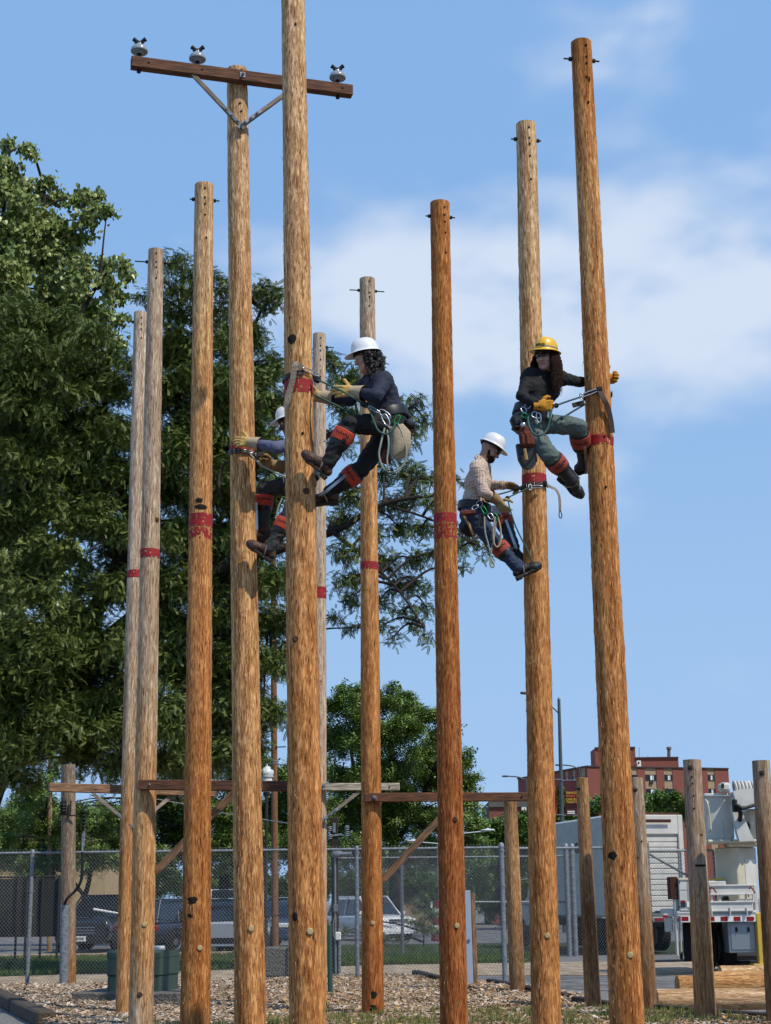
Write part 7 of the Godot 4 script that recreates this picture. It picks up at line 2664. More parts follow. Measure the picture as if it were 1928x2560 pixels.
func shin(o: Node3D, knee: Vector3, ankle: Vector3, front: Vector3, pad: Material, t0: float, inner: float) -> void:
	var d := (ankle - knee).normalized()
	var f := (front - d * front.dot(d)).normalized()
	var s := d.cross(f)
	var ring := func(t: float, r: float, n: int) -> Array:
		var out := []
		for i in n:
			var a := TAU * i / n
			out.append(knee.lerp(ankle, t) + f * cos(a) * r * 1.05 + s * sin(a) * r)
		return out
	var mb := MB.new()
	mb.skin([ring.call(t0 + 0.005, 0.078, 20), ring.call(t0 - 0.005, 0.09, 20), ring.call(t0 + 0.02, 0.093, 20), ring.call(t0 + 0.13, 0.094, 20), ring.call(t0 + 0.26, 0.09, 20), ring.call(t0 + 0.275, 0.085, 20), ring.call(t0 + 0.26, 0.072, 20)], true)
	var p := part(o, "shin_pad", mb, pad)
	mb = MB.new()
	var n := 0
	var seen := facing_cam(knee)
	var a0 := atan2(seen.dot(s), seen.dot(f))
	for k in 6:
		var a := a0 - 0.6 + k * 0.24
		var c := knee.lerp(ankle, t0 + 0.11) + (f * cos(a) * 1.05 + s * sin(a)) * 0.093
		var oo := f * cos(a) + s * sin(a)
		var tt := f * -sin(a) + s * cos(a)
		mb.tube([c - tt * 0.008 + d * 0.013, c + tt * 0.003 - d * 0.014 * (1.0 if k % 2 else 0.4), c + tt * 0.009 + d * 0.012 * (0.3 if k % 3 else 1.0)], 0.0045, 4)
	part(p, "stamped_mark", mb, M.print_black)
	mb = MB.new()
	mb.skin([ring.call(t0 - 0.05, 0.082, 16), ring.call(t0 - 0.055, 0.087, 16), ring.call(t0 + 0.0, 0.088, 16)], true)
	mb.skin([ring.call(t0 + 0.25, 0.083, 16), ring.call(t0 + 0.33, 0.084, 16), ring.call(t0 + 0.40, 0.075, 16), ring.call(t0 + 0.405, 0.068, 16)], true)
	part(p, "pad_backing", mb, M.black_leather)
	mb = MB.new()
	var side := s * inner
	mb.bar(knee.lerp(ankle, t0 + 0.2) + side * 0.092, ankle + side * 0.07 + d * 0.06, 0.03, 0.007, side, 0.002)
	mb.bar(ankle + side * 0.07 + d * 0.06, ankle - side * 0.03 + d * 0.105 + f * 0.02, 0.03, 0.008, side + d, 0.002)
	mb.tube([ankle + side * 0.075 + d * 0.02, ankle + side * 0.09 + d * 0.085], [0.012, 0.003], 6)
	part(o, "climbing_iron", mb, M.steel)
# everything a climber wears, on one continuous body
func climber(o: Node3D, j: Dictionary, c: Dictionary) -> Transform3D:
	var hb := head_basis(j.face, j.up)
	var hx := Transform3D(hb, j.head)
	var all := []
	for k in ["neck", "sl", "sr", "el", "er", "wl", "wr", "hl", "hr", "kl", "kr", "al", "ar"]:
		all.append(j[k])
	var b := span_box(all, 0.16)
	var f := Field.new(b[0], b[1], 0.019)
	var thin: float = c.get("fit", 0.012) - 0.016
	torso_into(f, j, thin)
	arms_into(f, j, thin)
	legs_into(f, j, -0.012)
	var mb := MB.new()
	mb.col = c.skin
	f.skin(mb)
	head_into(mb, hx, c.skin, false)
	part(o, "body", mb, M.skin)
	# shirt
	var pts := []
	for k in ["neck", "sl", "sr", "el", "er", "wl", "wr", "hl", "hr"]:
		pts.append(j[k])
	b = span_box(pts, 0.17)
	f = Field.new(b[0], b[1], 0.012)
	torso_into(f, j, c.get("fit", 0.012))
	arms_into(f, j, c.get("fit", 0.012))
	f.crease(nz, 0.009, Vector3(13, 19, 13))
	mb = MB.new()
	f.skin(mb)
	part(o, "shirt", mb, c.shirt)
	# collar
	var up: Vector3 = (hx * Vector3(0, -0.1, -0.02) - j.neck).normalized()
	mb = MB.new()
	var rr := rot_from(up, j.face)
	mb.lathe(Transform3D(rr, j.neck), [Vector2(0.082, -0.03), Vector2(0.074, 0.012), Vector2(0.068, 0.02), Vector2(0.064, 0.012), Vector2(0.066, -0.02)], 18)
	part(o, "collar", mb, c.shirt)
	# trousers
	pts = []
	for k in ["hl", "hr", "kl", "kr", "al", "ar"]:
		pts.append(j[k])
	b = span_box(pts, 0.17)
	f = Field.new(b[0], b[1], 0.012)
	var pe: Vector3 = (j.hl + j.hr) / 2.0
	var hips: Vector3 = (j.hl - j.hr).normalized()
	var wa: Vector3 = ((j.sl + j.sr) / 2.0).lerp(pe, 0.9)
	f.cap(wa - hips * 0.06, wa + hips * 0.06, 0.112, 0.112, 0.05)
	f.cap(pe - hips * 0.065, pe + hips * 0.065, 0.125, 0.125, 0.05)
	f.cap(pe, wa, 0.122, 0.112, 0.05)
	legs_into(f, j, 0.014, c.get("cut", 1.0))
	f.crease(nz, 0.017, Vector3(8, 12, 8))
	mb = MB.new()
	f.skin(mb)
	part(o, "trousers", mb, c.trousers)
	# belt round the waist
	var ms: Vector3 = (j.sl + j.sr) / 2.0
	var bu := (ms - pe).normalized()
	var bc := pe.lerp(ms, 0.15)
	var across: Vector3 = (hips - bu * hips.dot(bu)).normalized()
	var fr := across.cross(bu)
	var rows := []
	for s in [[-0.04, 0.0], [-0.042, 0.014], [0.042, 0.014], [0.04, 0.0]]:
		var row := []
		for i in 28:
			var a := TAU * i / 28.0
			row.append(bc + bu * s[0] + across * cos(a) * (0.20 + s[1]) + fr * sin(a) * (0.162 + s[1]))
		rows.append(row)
	mb = MB.new()
	mb.skin(rows, true, true)
	var belt := part(o, "tool_belt", mb, M.black_leather)
	mb = MB.new()
	mb.box(Transform3D(Basis(across, bu, fr), bc + fr * 0.18), Vector3(0.07, 0.06, 0.012), 0.004)
	for s in [-1.0, 1.0]:
		var dc: Vector3 = bc + across * 0.185 * s + fr * 0.075
		var ring := []
		for i in 13:
			var a := TAU * i / 12.0
			ring.append(dc + across * 0.02 * s + fr * cos(a) * 0.032 + bu * sin(a) * 0.036)
		mb.tube(ring, 0.005, 6, false)
	part(belt, "buckle", mb, M.steel)
	for s in ["l", "r"]:
		boot(o, j["a" + s], j["t" + s], j["k" + s], c.boots, c.get("boot_high", 0.17))
		var toe: Vector3 = j["t" + s] - j["a" + s]
		shin(o, j["k" + s], j["a" + s], toe, c.pads, c.get("pad_at", 0.16), 1.0 if s == "l" else -1.0)
	return hx
func rope(o: Node3D, called: String, pts: Array, r: float, m: Material) -> MeshInstance3D:
	var mb := MB.new()
	mb.tube(curve(pts, 6), r, 6)
	return part(o, called, mb, m)
func hook(o: Node3D, called: String, a: Vector3, b: Vector3, w: float, m: Material) -> void:
	var d := (b - a)
	var s := d.normalized().cross(Vector3.BACK).normalized() * w
	var mb := MB.new()
	mb.tube(curve([a, a + d * 0.15 + s, a + d * 0.75 + s, b, a + d * 0.75 - s, a + d * 0.15 - s, a], 5), 0.0058, 6, false)
	part(o, called, mb, m)
# the strap that grips a pole: a flat leather band round the shaft from one angle to another
func pole_strap(o: Node3D, s: Shaft, py: float, a0: float, a1: float, tilt: float, m: Material, high := 0.045) -> void:
	var t := t_at(s, py)
	var c := s.at(t)
	var f := facing(s, t)
	var side := f.cross(Vector3.UP)
	var rows := []
	var n := 40
	for q in [[-0.5, 0.004], [-0.5, 0.012], [0.5, 0.012], [0.5, 0.004]]:
		var row := []
		for i in n + 1:
			var a := lerpf(a0, a1, float(i) / n)
			row.append(c + Vector3(0, q[0] * high + tilt * sin(a) * 0.1, 0) + (f * cos(a) - side * sin(a)) * (s.rad(t) * 1.05 + q[1]))
		rows.append(row)
	var mb := MB.new()
	mb.skin(rows, false, a1 > a0)
	var st := part(o, "pole_strap", mb, m)
	mb = MB.new()
	for i in 9:
		var a := lerpf(a0, a1, (i + 0.5) / 9.0)
		for y in [-0.011, 0.011]:
			var p := c + Vector3(0, y + tilt * sin(a) * 0.1, 0) + (f * cos(a) - side * sin(a)) * (s.rad(t) * 1.05 + 0.011)
			mb.lathe(Transform3D(rot_from(f * cos(a) - side * sin(a), Vector3.UP), p), [Vector2(0, 0.005), Vector2(0.005, 0.003), Vector2(0.006, -0.003)], 6)
	part(st, "rivets", mb, M.steel)
func ribbon(o: Node3D, called: String, pts: Array, w: float, face_: Vector3, m: Material) -> void:
	var c: Array = curve(pts, 6)
	var rows := [[], [], [], []]
	for i in c.size():
		var d: Vector3 = (c[mini(i + 1, c.size() - 1)] - c[maxi(i - 1, 0)]).normalized()
		var s := d.cross(face_).normalized() * w / 2
		var n := s.cross(d).normalized() * 0.003
		rows[0].append(c[i] - s + n)
		rows[1].append(c[i] + s + n)
		rows[2].append(c[i] + s - n)
		rows[3].append(c[i] - s - n)
	rows.append(rows[0].duplicate())
	var mb := MB.new()
	mb.skin(rows)
	part(o, called, mb, m)
func people_materials() -> void:
	var sk := mat("skin", Color.WHITE, 0.5)
	sk.vertex_color_use_as_albedo = true
	sk.subsurf_scatter_enabled = true
	sk.subsurf_scatter_strength = 0.15
	for c in [["navy_shirt", Color(0.12, 0.15, 0.23)], ["black_shirt", Color(0.045, 0.048, 0.055)], ["slate_shirt", Color(0.36, 0.38, 0.49)], ["navy_vest", Color(0.11, 0.12, 0.2)], ["black_trousers", Color(0.075, 0.073, 0.078)], ["charcoal_trousers", Color(0.2, 0.205, 0.205)], ["jeans", Color(0.17, 0.23, 0.34)], ["green_trousers", Color(0.36, 0.41, 0.395)], ["brown_boot", Color(0.30, 0.19, 0.135)], ["grey_boot", Color(0.17, 0.17, 0.18)], ["black_boot", Color(0.09, 0.085, 0.085)], ["orange_pad", Color(0.76, 0.27, 0.17)], ["red_pad", Color(0.64, 0.27, 0.21)], ["tan_glove", Color(0.80, 0.66, 0.38)], ["ochre_glove", Color(0.78, 0.53, 0.10)], ["worn_glove", Color(0.60, 0.49, 0.32)], ["pale_glove", Color(0.70, 0.60, 0.42)], ["canvas", Color(0.70, 0.63, 0.52)], ["red_leather", Color(0.42, 0.19, 0.12)]]:
		tri(mat(c[0], c[1], 0.85 if not "boot" in c[0] else 0.6), M.soft, 4.0, M.weave, 0.5)
	var im := Image.create_empty(128, 128, false, Image.FORMAT_RGB8)
	im.fill(Color(0.90, 0.84, 0.76))
	for k in 4:
		im.fill_rect(Rect2i(k * 32, 0, 6, 128), Color(0.56, 0.36, 0.33))
		im.fill_rect(Rect2i(k * 32 + 16, 0, 3, 128), Color(0.36, 0.30, 0.30))
	for k in 4:
		im.fill_rect(Rect2i(0, k * 32, 128, 6), Color(0.56, 0.36, 0.33))
		im.fill_rect(Rect2i(0, k * 32 + 16, 128, 3), Color(0.36, 0.30, 0.30))
		for q in 4:
			im.fill_rect(Rect2i(q * 32, k * 32, 6, 6), Color(0.34, 0.2, 0.2))
	tri(mat("check_shirt", Color.WHITE, 0.9), ImageTexture.create_from_image(im), 8.0, M.weave, 0.3)
	mat("sole", Color(0.17, 0.14, 0.12), 0.8)
	mat("black_leather", Color(0.085, 0.085, 0.09), 0.45)
	var hw := mat("hat_white", Color(0.88, 0.89, 0.9), 0.3)
	hw.clearcoat_enabled = true
	hw.clearcoat = 0.5
	var hy := mat("hat_yellow", Color(0.90, 0.70, 0.06), 0.35)
	hy.clearcoat_enabled = true
	hy.clearcoat = 0.5
	mat("hair_black", Color(0.07, 0.055, 0.05), 0.45)
	mat("hair_brown", Color(0.15, 0.095, 0.075), 0.75).metallic_specular = 0.25
	mat("dark_lens", Color(0.05, 0.045, 0.05), 0.08)
	var cl := mat("clear_lens", Color(0.85, 0.9, 0.92, 0.25), 0.05)
	cl.transparency = BaseMaterial3D.TRANSPARENCY_ALPHA
	mat("rope_green", Color(0.22, 0.36, 0.32), 0.8)
	mat("rope_pale", Color(0.58, 0.60, 0.54), 0.85)
	mat("rope_blue", Color(0.14, 0.26, 0.31), 0.8)
	mat("clip_green", Color(0.05, 0.52, 0.25), 0.35, 0.4)
func curls(o: Node3D, hx: Transform3D, m: Material, count: int, low: float, seed_: int) -> void:
	var r := RandomNumberGenerator.new()
	r.seed = seed_
	var f := Field.new(Vector3(-0.17, -0.34, -0.2), Vector3(0.17, 0.1, 0.14), 0.0065)
	var st := MB.new()
	for k in count:
		var a := r.randf_range(-PI * 0.92, PI * 0.92) - PI / 2.0      # all round but the face
		if sin(a) > 0.42:
			continue
		var u := r.randf()
		var y := lerpf(0.02, low, u)
		var k2 := 1.0 - 0.2 * u
		var p := Vector3(cos(a) * 0.088 * k2, y, sin(a) * 0.105 * k2 - 0.012)
		p += Vector3(r.randfn(), r.randfn(), r.randfn()) * 0.008
		f.egg(p, Vector3.ONE * r.randf_range(0.018, 0.03), 0.006)
		var c := []
		for i in 9:
			var q := i / 8.0 * TAU * 1.3 + k
			c.append(hx * (p * (1.0 + 0.1 * i / 8.0) + Vector3(cos(q) * 0.018, -0.012 * i + 0.03, sin(q) * 0.018) + Vector3(cos(a), 0, sin(a)) * 0.016))
		st.tube(c, 0.004, 4)
	f.crease(nz, 0.012, Vector3.ONE * 40.0)
	var mb := MB.new()
	f.skin(mb, hx)
	var h := part(o, "hair", mb, m)
	part(h, "curls", st, m).set_meta("kind", "stuff")
func people() -> void:
	people_materials()
	climber_navy()
	climber_slate()
	climber_check()
	climber_yellow()
# man in navy shirt on the thickest pole, facing left
func climber_navy() -> void:
	var s: Shaft = shafts[4]
	var d := -s.at(t_at(s, 1060)).z
	var J := func(x: float, y: float, dz: float) -> Vector3: return P(x, y, d + dz)
	var j := {
		"head": J.call(917, 895, 0.0), "face": Vector3(-1, -0.24, 0.16), "up": Vector3(-0.24, 1, 0.05), "neck": J.call(936, 938, 0.02),
		"sl": J.call(962, 951, -0.17), "sr": J.call(925, 957, 0.19), "el": J.call(941, 990, -0.38), "er": J.call(874, 999, 0.27), "wl": J.call(884, 979, -0.26), "wr": J.call(801, 992, 0.3),
		"hl": J.call(977, 1060, -0.1), "hr": J.call(983, 1062, 0.1), "kl": J.call(873, 1062, -0.26), "kr": J.call(903, 1172, 0.05), "al": J.call(818, 1160, -0.23), "ar": J.call(824, 1232, 0.14),
		"tl": J.call(772, 1118, -0.25), "tr": J.call(770, 1238, 0.2)}
	var o := thing("person", "climber in navy shirt, white hard hat and yellow gloves leaning back from the thickest pole", "person", j.ar - Vector3(0, 0.1, 0), "line workers climbing poles")
	var hx := climber(o, j, {"skin": Color(0.50, 0.29, 0.20), "shirt": M.navy_shirt, "trousers": M.black_trousers, "boots": M.brown_boot, "pads": M.orange_pad})
	hard_hat(o, hx * Transform3D(Basis.from_euler(Vector3(-0.06, 0, 0)), Vector3(0, 0.052, 0.0)), M.hat_white, false)
	glasses(o, hx, M.clear_lens)
	curls(o, hx, M.hair_black, 150, -0.2, 4)
	hand(o, "glove", j.wl, Vector3(-1, 0.02, 0.1), Vector3(-0.1, 0.1, -1), -1.0, [0.3, 0.3, 0.34, 0.4, 0.05], M.tan_glove, M.canvas, j.el)
	hand(o, "glove", j.wr, Vector3(-1, 0.05, -0.1), Vector3(-0.2, 0, 1), 1.0, [0.5, 0.5, 0.5, 0.5, 0.4], M.tan_glove, M.canvas, j.er)
	# bag, pouch and ropes on the belt
	var bg := MB.new()
	var c := J.call(1002, 1098, -0.3)
	var rows := []
	for q in [[0.11, 0.075, 0.05, -0.03], [0.06, 0.088, 0.065, -0.01], [-0.05, 0.1, 0.07, 0.0], [-0.13, 0.085, 0.06, -0.02], [-0.17, 0.04, 0.03, -0.05]]:
		var row := []
		for i in 16:
			var a := TAU * i / 16.0
			row.append(c + Vector3(q[3] + cos(a) * q[1] * (1.0 + 0.12 * sin(a * 3.0 + q[0] * 30.0)), q[0] + 0.02 * sin(a * 2.0), sin(a) * q[2]))
		rows.append(row)
	bg.skin(rows, true, true)
	bg.face(rows[4], Vector3.DOWN)
	part(o, "canvas_bag", bg, M.canvas)
	bg = MB.new()
	bg.box(Transform3D(Basis.from_euler(Vector3(0, 0, -0.3)), J.call(968, 1142, -0.22)), Vector3(0.09, 0.13, 0.06), 0.02)
	part(o, "leather_pouch", bg, M.red_leather)
	bg = MB.new()
	bg.box(Transform3D(Basis.from_euler(Vector3(0, 0, -0.5)), J.call(1024, 1066, -0.05)), Vector3(0.12, 0.09, 0.2), 0.035)
	part(o, "belt_pouch", bg, M.black_leather)
	bg = MB.new()
	bg.box(Transform3D(Basis.from_euler(Vector3(0, 0, -0.1)), J.call(1003, 1132, -0.24)), Vector3(0.05, 0.09, 0.04), 0.01)
	part(o, "tool_clip", bg, M.black_iron)
	rope(o, "coiled_rope", [J.call(962, 1070, -0.36), J.call(952, 1110, -0.37), J.call(948, 1140, -0.36), J.call(960, 1172, -0.35), J.call(985, 1180, -0.34), J.call(1010, 1160, -0.34), J.call(1016, 1125, -0.35), J.call(1006, 1085, -0.36), J.call(994, 1058, -0.35)], 0.0095, M.rope_pale)
	rope(o, "coiled_rope", [J.call(968, 1075, -0.37), J.call(972, 1110, -0.38), J.call(968, 1150, -0.37), J.call(972, 1175, -0.36)], 0.009, M.rope_pale)
	rope(o, "coiled_rope", [J.call(985, 1068, -0.37), J.call(977, 1105, -0.38), J.call(978, 1140, -0.38), J.call(990, 1165, -0.37)], 0.009, M.rope_blue)
	hook(o, "carabiner", J.call(948, 1026, -0.33), J.call(976, 1045, -0.34), 0.022, M.steel)
	hook(o, "carabiner", J.call(958, 1036, -0.35), J.call(972, 1064, -0.36), 0.022, M.steel)
	hook(o, "green_clip", J.call(998, 1038, -0.36), J.call(988, 1060, -0.37), 0.016, M.clip_green)
	# his lanyard: strap round the pole, green rope to the belt, loose tail
	var l := thing("climbing_lanyard", "leather pole strap and green rope of the navy shirted climber", "lanyard", s.at(t_at(s, 945)))
	pole_strap(l, s, 945, 0.35, -4.6, 0.25, M.rough_leather)
	var front := on_front(s, 757, 934, 0.02)
	ribbon(l, "strap_tail", [front, front + Vector3(-0.06, 0.02, 0.06), J.call(733, 945, -0.2), J.call(725, 975, -0.19), J.call(718, 1005, -0.19), J.call(713, 1020, -0.18)], 0.05, Vector3.BACK, M.pale_leather)
	hook(l, "carabiner", front + Vector3(0, 0, 0.01), on_front(s, 788, 944, 0.03) + Vector3(0.03, 0, 0), 0.014, M.steel)
	var rg := J.call(793, 949, -0.1)
	var mb := MB.new()
	mb.box(Transform3D(Basis.from_euler(Vector3(0, 0, -0.5)), rg), Vector3(0.06, 0.06, 0.035), 0.012)
	part(l, "rope_grab", mb, M.black_iron)
	rope(l, "rope", [rg, J.call(820, 961, -0.22), J.call(850, 975, -0.30), J.call(885, 995, -0.33), J.call(908, 1010, -0.33), J.call(950, 1028, -0.33)], 0.009, M.rope_green)
	rope(l, "rope_end", [J.call(912, 1012, -0.34), J.call(924, 1025, -0.35), J.call(934, 1050, -0.36), J.call(945, 1075, -0.38), J.call(962, 1085, -0.38), J.call(978, 1078, -0.38), J.call(990, 1056, -0.37)], 0.009, M.rope_green)
	rope(l, "rope", [on_front(s, 788, 980, -0.05) + Vector3(0.04, 0, -0.08), J.call(830, 1008, 0.05), J.call(870, 1028, 0.1), J.call(905, 1042, 0.12)], 0.009, M.rope_green)
	mb = MB.new()
	mb.box(Transform3D(Basis.from_euler(Vector3(0, 0, -0.5)), J.call(911, 1011, -0.335)), Vector3(0.07, 0.05, 0.04), 0.012)
	part(l, "rope_grab", mb, M.black_iron)
	hook(l, "snap_hook", J.call(922, 1016, -0.34), J.call(950, 1032, -0.34), 0.01, M.steel)
# man in slate sleeves behind, on the pole with the insulators, facing left
func climber_slate() -> void:
	var s: Shaft = shafts[3]
	var d := -s.at(t_at(s, 1200)).z
	var J := func(x: float, y: float, dz: float) -> Vector3: return P(x, y, d + dz)
	var j := {
		"head": J.call(725, 1058, 0.0), "face": Vector3(-1, -0.3, 0.12), "up": Vector3(-0.3, 1, 0), "neck": J.call(737, 1096, 0.02),
		"sl": J.call(735, 1112, -0.18), "sr": J.call(742, 1108, 0.18), "el": J.call(690, 1119, -0.36), "er": J.call(731, 1171, 0.12), "wl": J.call(627, 1106, -0.25), "wr": J.call(684, 1163, 0.06),
		"hl": J.call(757, 1208, -0.1), "hr": J.call(757, 1206, 0.1), "kl": J.call(723, 1287, -0.24), "kr": J.call(661, 1223, 0.16), "al": J.call(676, 1372, -0.25), "ar": J.call(658, 1322, 0.2),
		"tl": J.call(628, 1342, -0.25), "tr": J.call(638, 1344, 0.3)}
	var o := thing("person", "climber in slate blue sleeves and white hard hat, half hidden behind the thickest pole", "person", j.al - Vector3(0, 0.1, 0), "line workers climbing poles")
	var hx := climber(o, j, {"skin": Color(0.085, 0.05, 0.035), "shirt": M.slate_shirt, "trousers": M.charcoal_trousers, "boots": M.brown_boot, "pads": M.orange_pad})
	hard_hat(o, hx * Transform3D(Basis.from_euler(Vector3(-0.05, 0, 0)), Vector3(0, 0.052, 0.0)), M.hat_white, false)
	hand(o, "glove", j.wl, Vector3(-1, 0.1, -0.02), Vector3(-0.35, 0, -1), -1.0, [0.42, 0.42, 0.42, 0.45, 0.2], M.tan_glove, M.canvas, j.el)
	hand(o, "glove", j.wr, Vector3(-0.9, 0.3, 0.0), Vector3(0, -0.6, 1), 1.0, [0.75, 0.75, 0.75, 0.75, 0.6], M.worn_glove, M.worn_glove, j.er)
	rope(o, "coiled_rope", [J.call(706, 1245, -0.2), J.call(694, 1275, -0.2), J.call(691, 1305, -0.2), J.call(697, 1315, -0.2), J.call(712, 1290, -0.2), J.call(716, 1255, -0.2)], 0.009, M.rope_pale)
	var l := thing("climbing_lanyard", "dark riveted pole strap with a hanging tail of the slate sleeved climber", "lanyard", s.at(t_at(s, 1137)))
	pole_strap(l, s, 1137, -1.55, 1.75, -0.1, M.rough_leather)
	ribbon(l, "strap_tail", [J.call(578, 1153, 0.0), J.call(562, 1160, 0.0), J.call(552, 1180, 0.0), J.call(549, 1210, 0.0), J.call(551, 1235, 0.0), J.call(554, 1252, 0.0)], 0.03, Vector3(0.7, 0, 0.7), M.rough_leather)
	var rp := on_front(s, 625, 1144, 0.02)
	rope(l, "rope", [rp, J.call(655, 1164, -0.2), J.call(690, 1182, -0.22), J.call(720, 1194, -0.24)], 0.009, M.rope_pale)
	hook(l, "carabiner", on_front(s, 610, 1136, 0.015), on_front(s, 632, 1138, 0.02), 0.01, M.steel)
	var mb := MB.new()
	mb.tube([J.call(712, 1190, -0.235), J.call(722, 1195, -0.24)], 0.016, 8)
	part(l, "rope_sleeve", mb, M.lens_white)
	mb = MB.new()
	mb.box(Transform3D(Basis.from_euler(Vector3(0, 0, -0.2)), J.call(658, 1138, -0.02)), Vector3(0.12, 0.05, 0.02), 0.006)
	part(l, "strap_end", mb, M.rough_leather)
# man in a checked shirt, facing right
func climber_check() -> void:
	var s: Shaft = shafts[8]
	var d := -s.at(t_at(s, 1290)).z
	var J := func(x: float, y: float, dz: float) -> Vector3: return P(x, y, d + dz)
	var j := {
		"head": J.call(1225, 1125, -0.06), "face": Vector3(0.9, -0.5, 0.2), "up": Vector3(0.46, 0.86, 0.0), "neck": J.call(1204, 1150, -0.05),
		"sr": J.call(1193, 1170, -0.25), "sl": J.call(1208, 1168, 0.1), "er": J.call(1210, 1231, -0.33), "el": J.call(1221, 1214, 0.28), "wr": J.call(1243, 1250, -0.2), "wl": J.call(1261, 1213, 0.12),
		"hr": J.call(1180, 1288, -0.16), "hl": J.call(1188, 1286, 0.06), "kr": J.call(1238, 1357, -0.24), "kl": J.call(1252, 1284, 0.24), "ar": J.call(1297, 1419, -0.26), "al": J.call(1284, 1366, 0.14),
		"tr": J.call(1350, 1396, -0.22), "tl": J.call(1312, 1386, 0.12)}
	var o := thing("person", "bearded climber in a brown checked shirt, white hard hat and jeans, looking down", "person", j.ar - Vector3(0, 0.1, 0), "line workers climbing poles")
	var hx := climber(o, j, {"skin": Color(0.36, 0.2, 0.14), "shirt": M.check_shirt, "trousers": M.jeans, "boots": M.black_boot, "pads": M.red_pad, "pad_at": 0.12})
	hard_hat(o, hx * Transform3D(Basis.from_euler(Vector3(0.0, 0, 0)), Vector3(0, 0.058, 0.0)), M.hat_white, false)
	glasses(o, hx, M.dark_lens)
	var f := Field.new(Vector3(-0.1, -0.16, -0.03), Vector3(0.1, -0.01, 0.13), 0.005)
	f.egg(Vector3(0, -0.085, 0.048), Vector3(0.06, 0.05, 0.05), 0.02)
	f.cap(Vector3(-0.064, -0.02, 0.012), Vector3(-0.05, -0.085, 0.03), 0.012, 0.02, 0.02)
	f.cap(Vector3(0.064, -0.02, 0.012), Vector3(0.05, -0.085, 0.03), 0.012, 0.02, 0.02)
	f.cap(Vector3(-0.024, -0.056, 0.086), Vector3(0.024, -0.056, 0.086), 0.008, 0.008, 0.01)
	f.egg(Vector3(0, -0.058, 0.105), Vector3(0.03, 0.018, 0.03), 0.01, true)
	f.crease(nz, 0.006, Vector3.ONE * 90.0)
	var mb := MB.new()
	f.skin(mb, hx)
	part(o, "beard", mb, M.hair_brown)
	hand(o, "glove", j.wr, Vector3(0.45, -0.75, 0.1), Vector3(0.5, 0.3, -0.8), 1.0, [0.5, 0.55, 0.6, 0.65, 0.55], M.pale_glove, M.worn_glove, j.er)
	hand(o, "glove", j.wl, Vector3(0.95, -0.1, -0.1), Vector3(0, -0.8, 0.4), -1.0, [0.8, 0.8, 0.8, 0.8, 0.6], M.worn_glove, null, j.el)
	mb = MB.new()
	mb.tube(curve([J.call(1160, 1290, -0.22), J.call(1172, 1310, -0.26), J.call(1184, 1338, -0.28)], 4), 0.014, 8)
	part(o, "hammer_handle", mb, M.handle_wood)
	mb = MB.new()
	mb.box(Transform3D(Basis.from_euler(Vector3(0.0, 0.2, -0.6)), J.call(1174, 1315, -0.1)), Vector3(0.2, 0.22, 0.12), 0.05)
	part(o, "tool_bag", mb, M.black_leather)
	mb = MB.new()
	mb.box(Transform3D(Basis.from_euler(Vector3(0, 0, -0.12)), J.call(1199, 1303, -0.34)), Vector3(0.035, 0.17, 0.03), 0.008)
	mb.box(Transform3D(Basis.from_euler(Vector3(0, 0, -0.12)), J.call(1206, 1300, -0.34)), Vector3(0.03, 0.12, 0.03), 0.008)
	part(o, "pliers", mb, M.print_black)
	mb = MB.new()
	mb.box(Transform3D(Basis.from_euler(Vector3(0, 0, 0.1)), J.call(1170, 1281, -0.3)), Vector3(0.16, 0.05, 0.03), 0.012)
	part(o, "leather_pouch", mb, M.red_leather)
	rope(o, "coiled_rope", [J.call(1211, 1292, -0.36), J.call(1213, 1330, -0.37), J.call(1222, 1365, -0.36), J.call(1228, 1395, -0.35), J.call(1235, 1410, -0.35), J.call(1233, 1418, -0.35), J.call(1226, 1412, -0.35), J.call(1228, 1380, -0.36), J.call(1236, 1340, -0.36), J.call(1240, 1300, -0.36)], 0.009, M.rope_pale)
	rope(o, "coiled_rope", [J.call(1238, 1292, -0.37), J.call(1233, 1330, -0.38), J.call(1236, 1360, -0.38), J.call(1245, 1367, -0.37), J.call(1252, 1350, -0.37), J.call(1251, 1318, -0.36), J.call(1244, 1292, -0.36)], 0.0095, M.canvas)
	hook(o, "green_clip", J.call(1205, 1266, -0.36), J.call(1216, 1284, -0.37), 0.018, M.clip_green)
	hook(o, "green_clip", J.call(1234, 1284, -0.36), J.call(1244, 1298, -0.37), 0.016, M.clip_green)
	hook(o, "carabiner", J.call(1181, 1272, -0.36), J.call(1196, 1264, -0.36), 0.016, M.steel)
	hook(o, "carabiner", J.call(1222, 1284, -0.36), J.call(1232, 1298, -0.37), 0.02, M.steel)
	var l := thing("climbing_lanyard", "pole strap, green rope and looped grey tail of the checked shirted climber", "lanyard", s.at(t_at(s, 1222)))
	pole_strap(l, s, 1219, 1.5, -3.9, 0.1, M.rough_leather)
	var q := on_front(s, 1361, 1216, 0.02)
	ribbon(l, "strap_tail", [q, J.call(1376, 1217, -0.06), J.call(1390, 1224, -0.06), J.call(1398, 1240, -0.06), J.call(1400, 1262, -0.06), J.call(1400, 1276, -0.06)], 0.03, Vector3(0.5, 0.2, 0.8), M.pale_leather)
	rope(l, "tail_loop", [J.call(1400, 1274, -0.06), J.call(1398, 1284, -0.06), J.call(1399, 1293, -0.06), J.call(1403, 1295, -0.06), J.call(1405, 1288, -0.06), J.call(1401, 1276, -0.06)], 0.006, M.rough_leather)
	rope(l, "rope", [J.call(1243, 1237, -0.02), J.call(1265, 1231, -0.06), J.call(1295, 1222, -0.1)], 0.008, M.rope_green)
	rope(l, "rope", [J.call(1258, 1250, -0.24), J.call(1272, 1243, -0.22), J.call(1300, 1230, -0.2), J.call(1325, 1218, -0.18)], 0.008, M.rope_green)
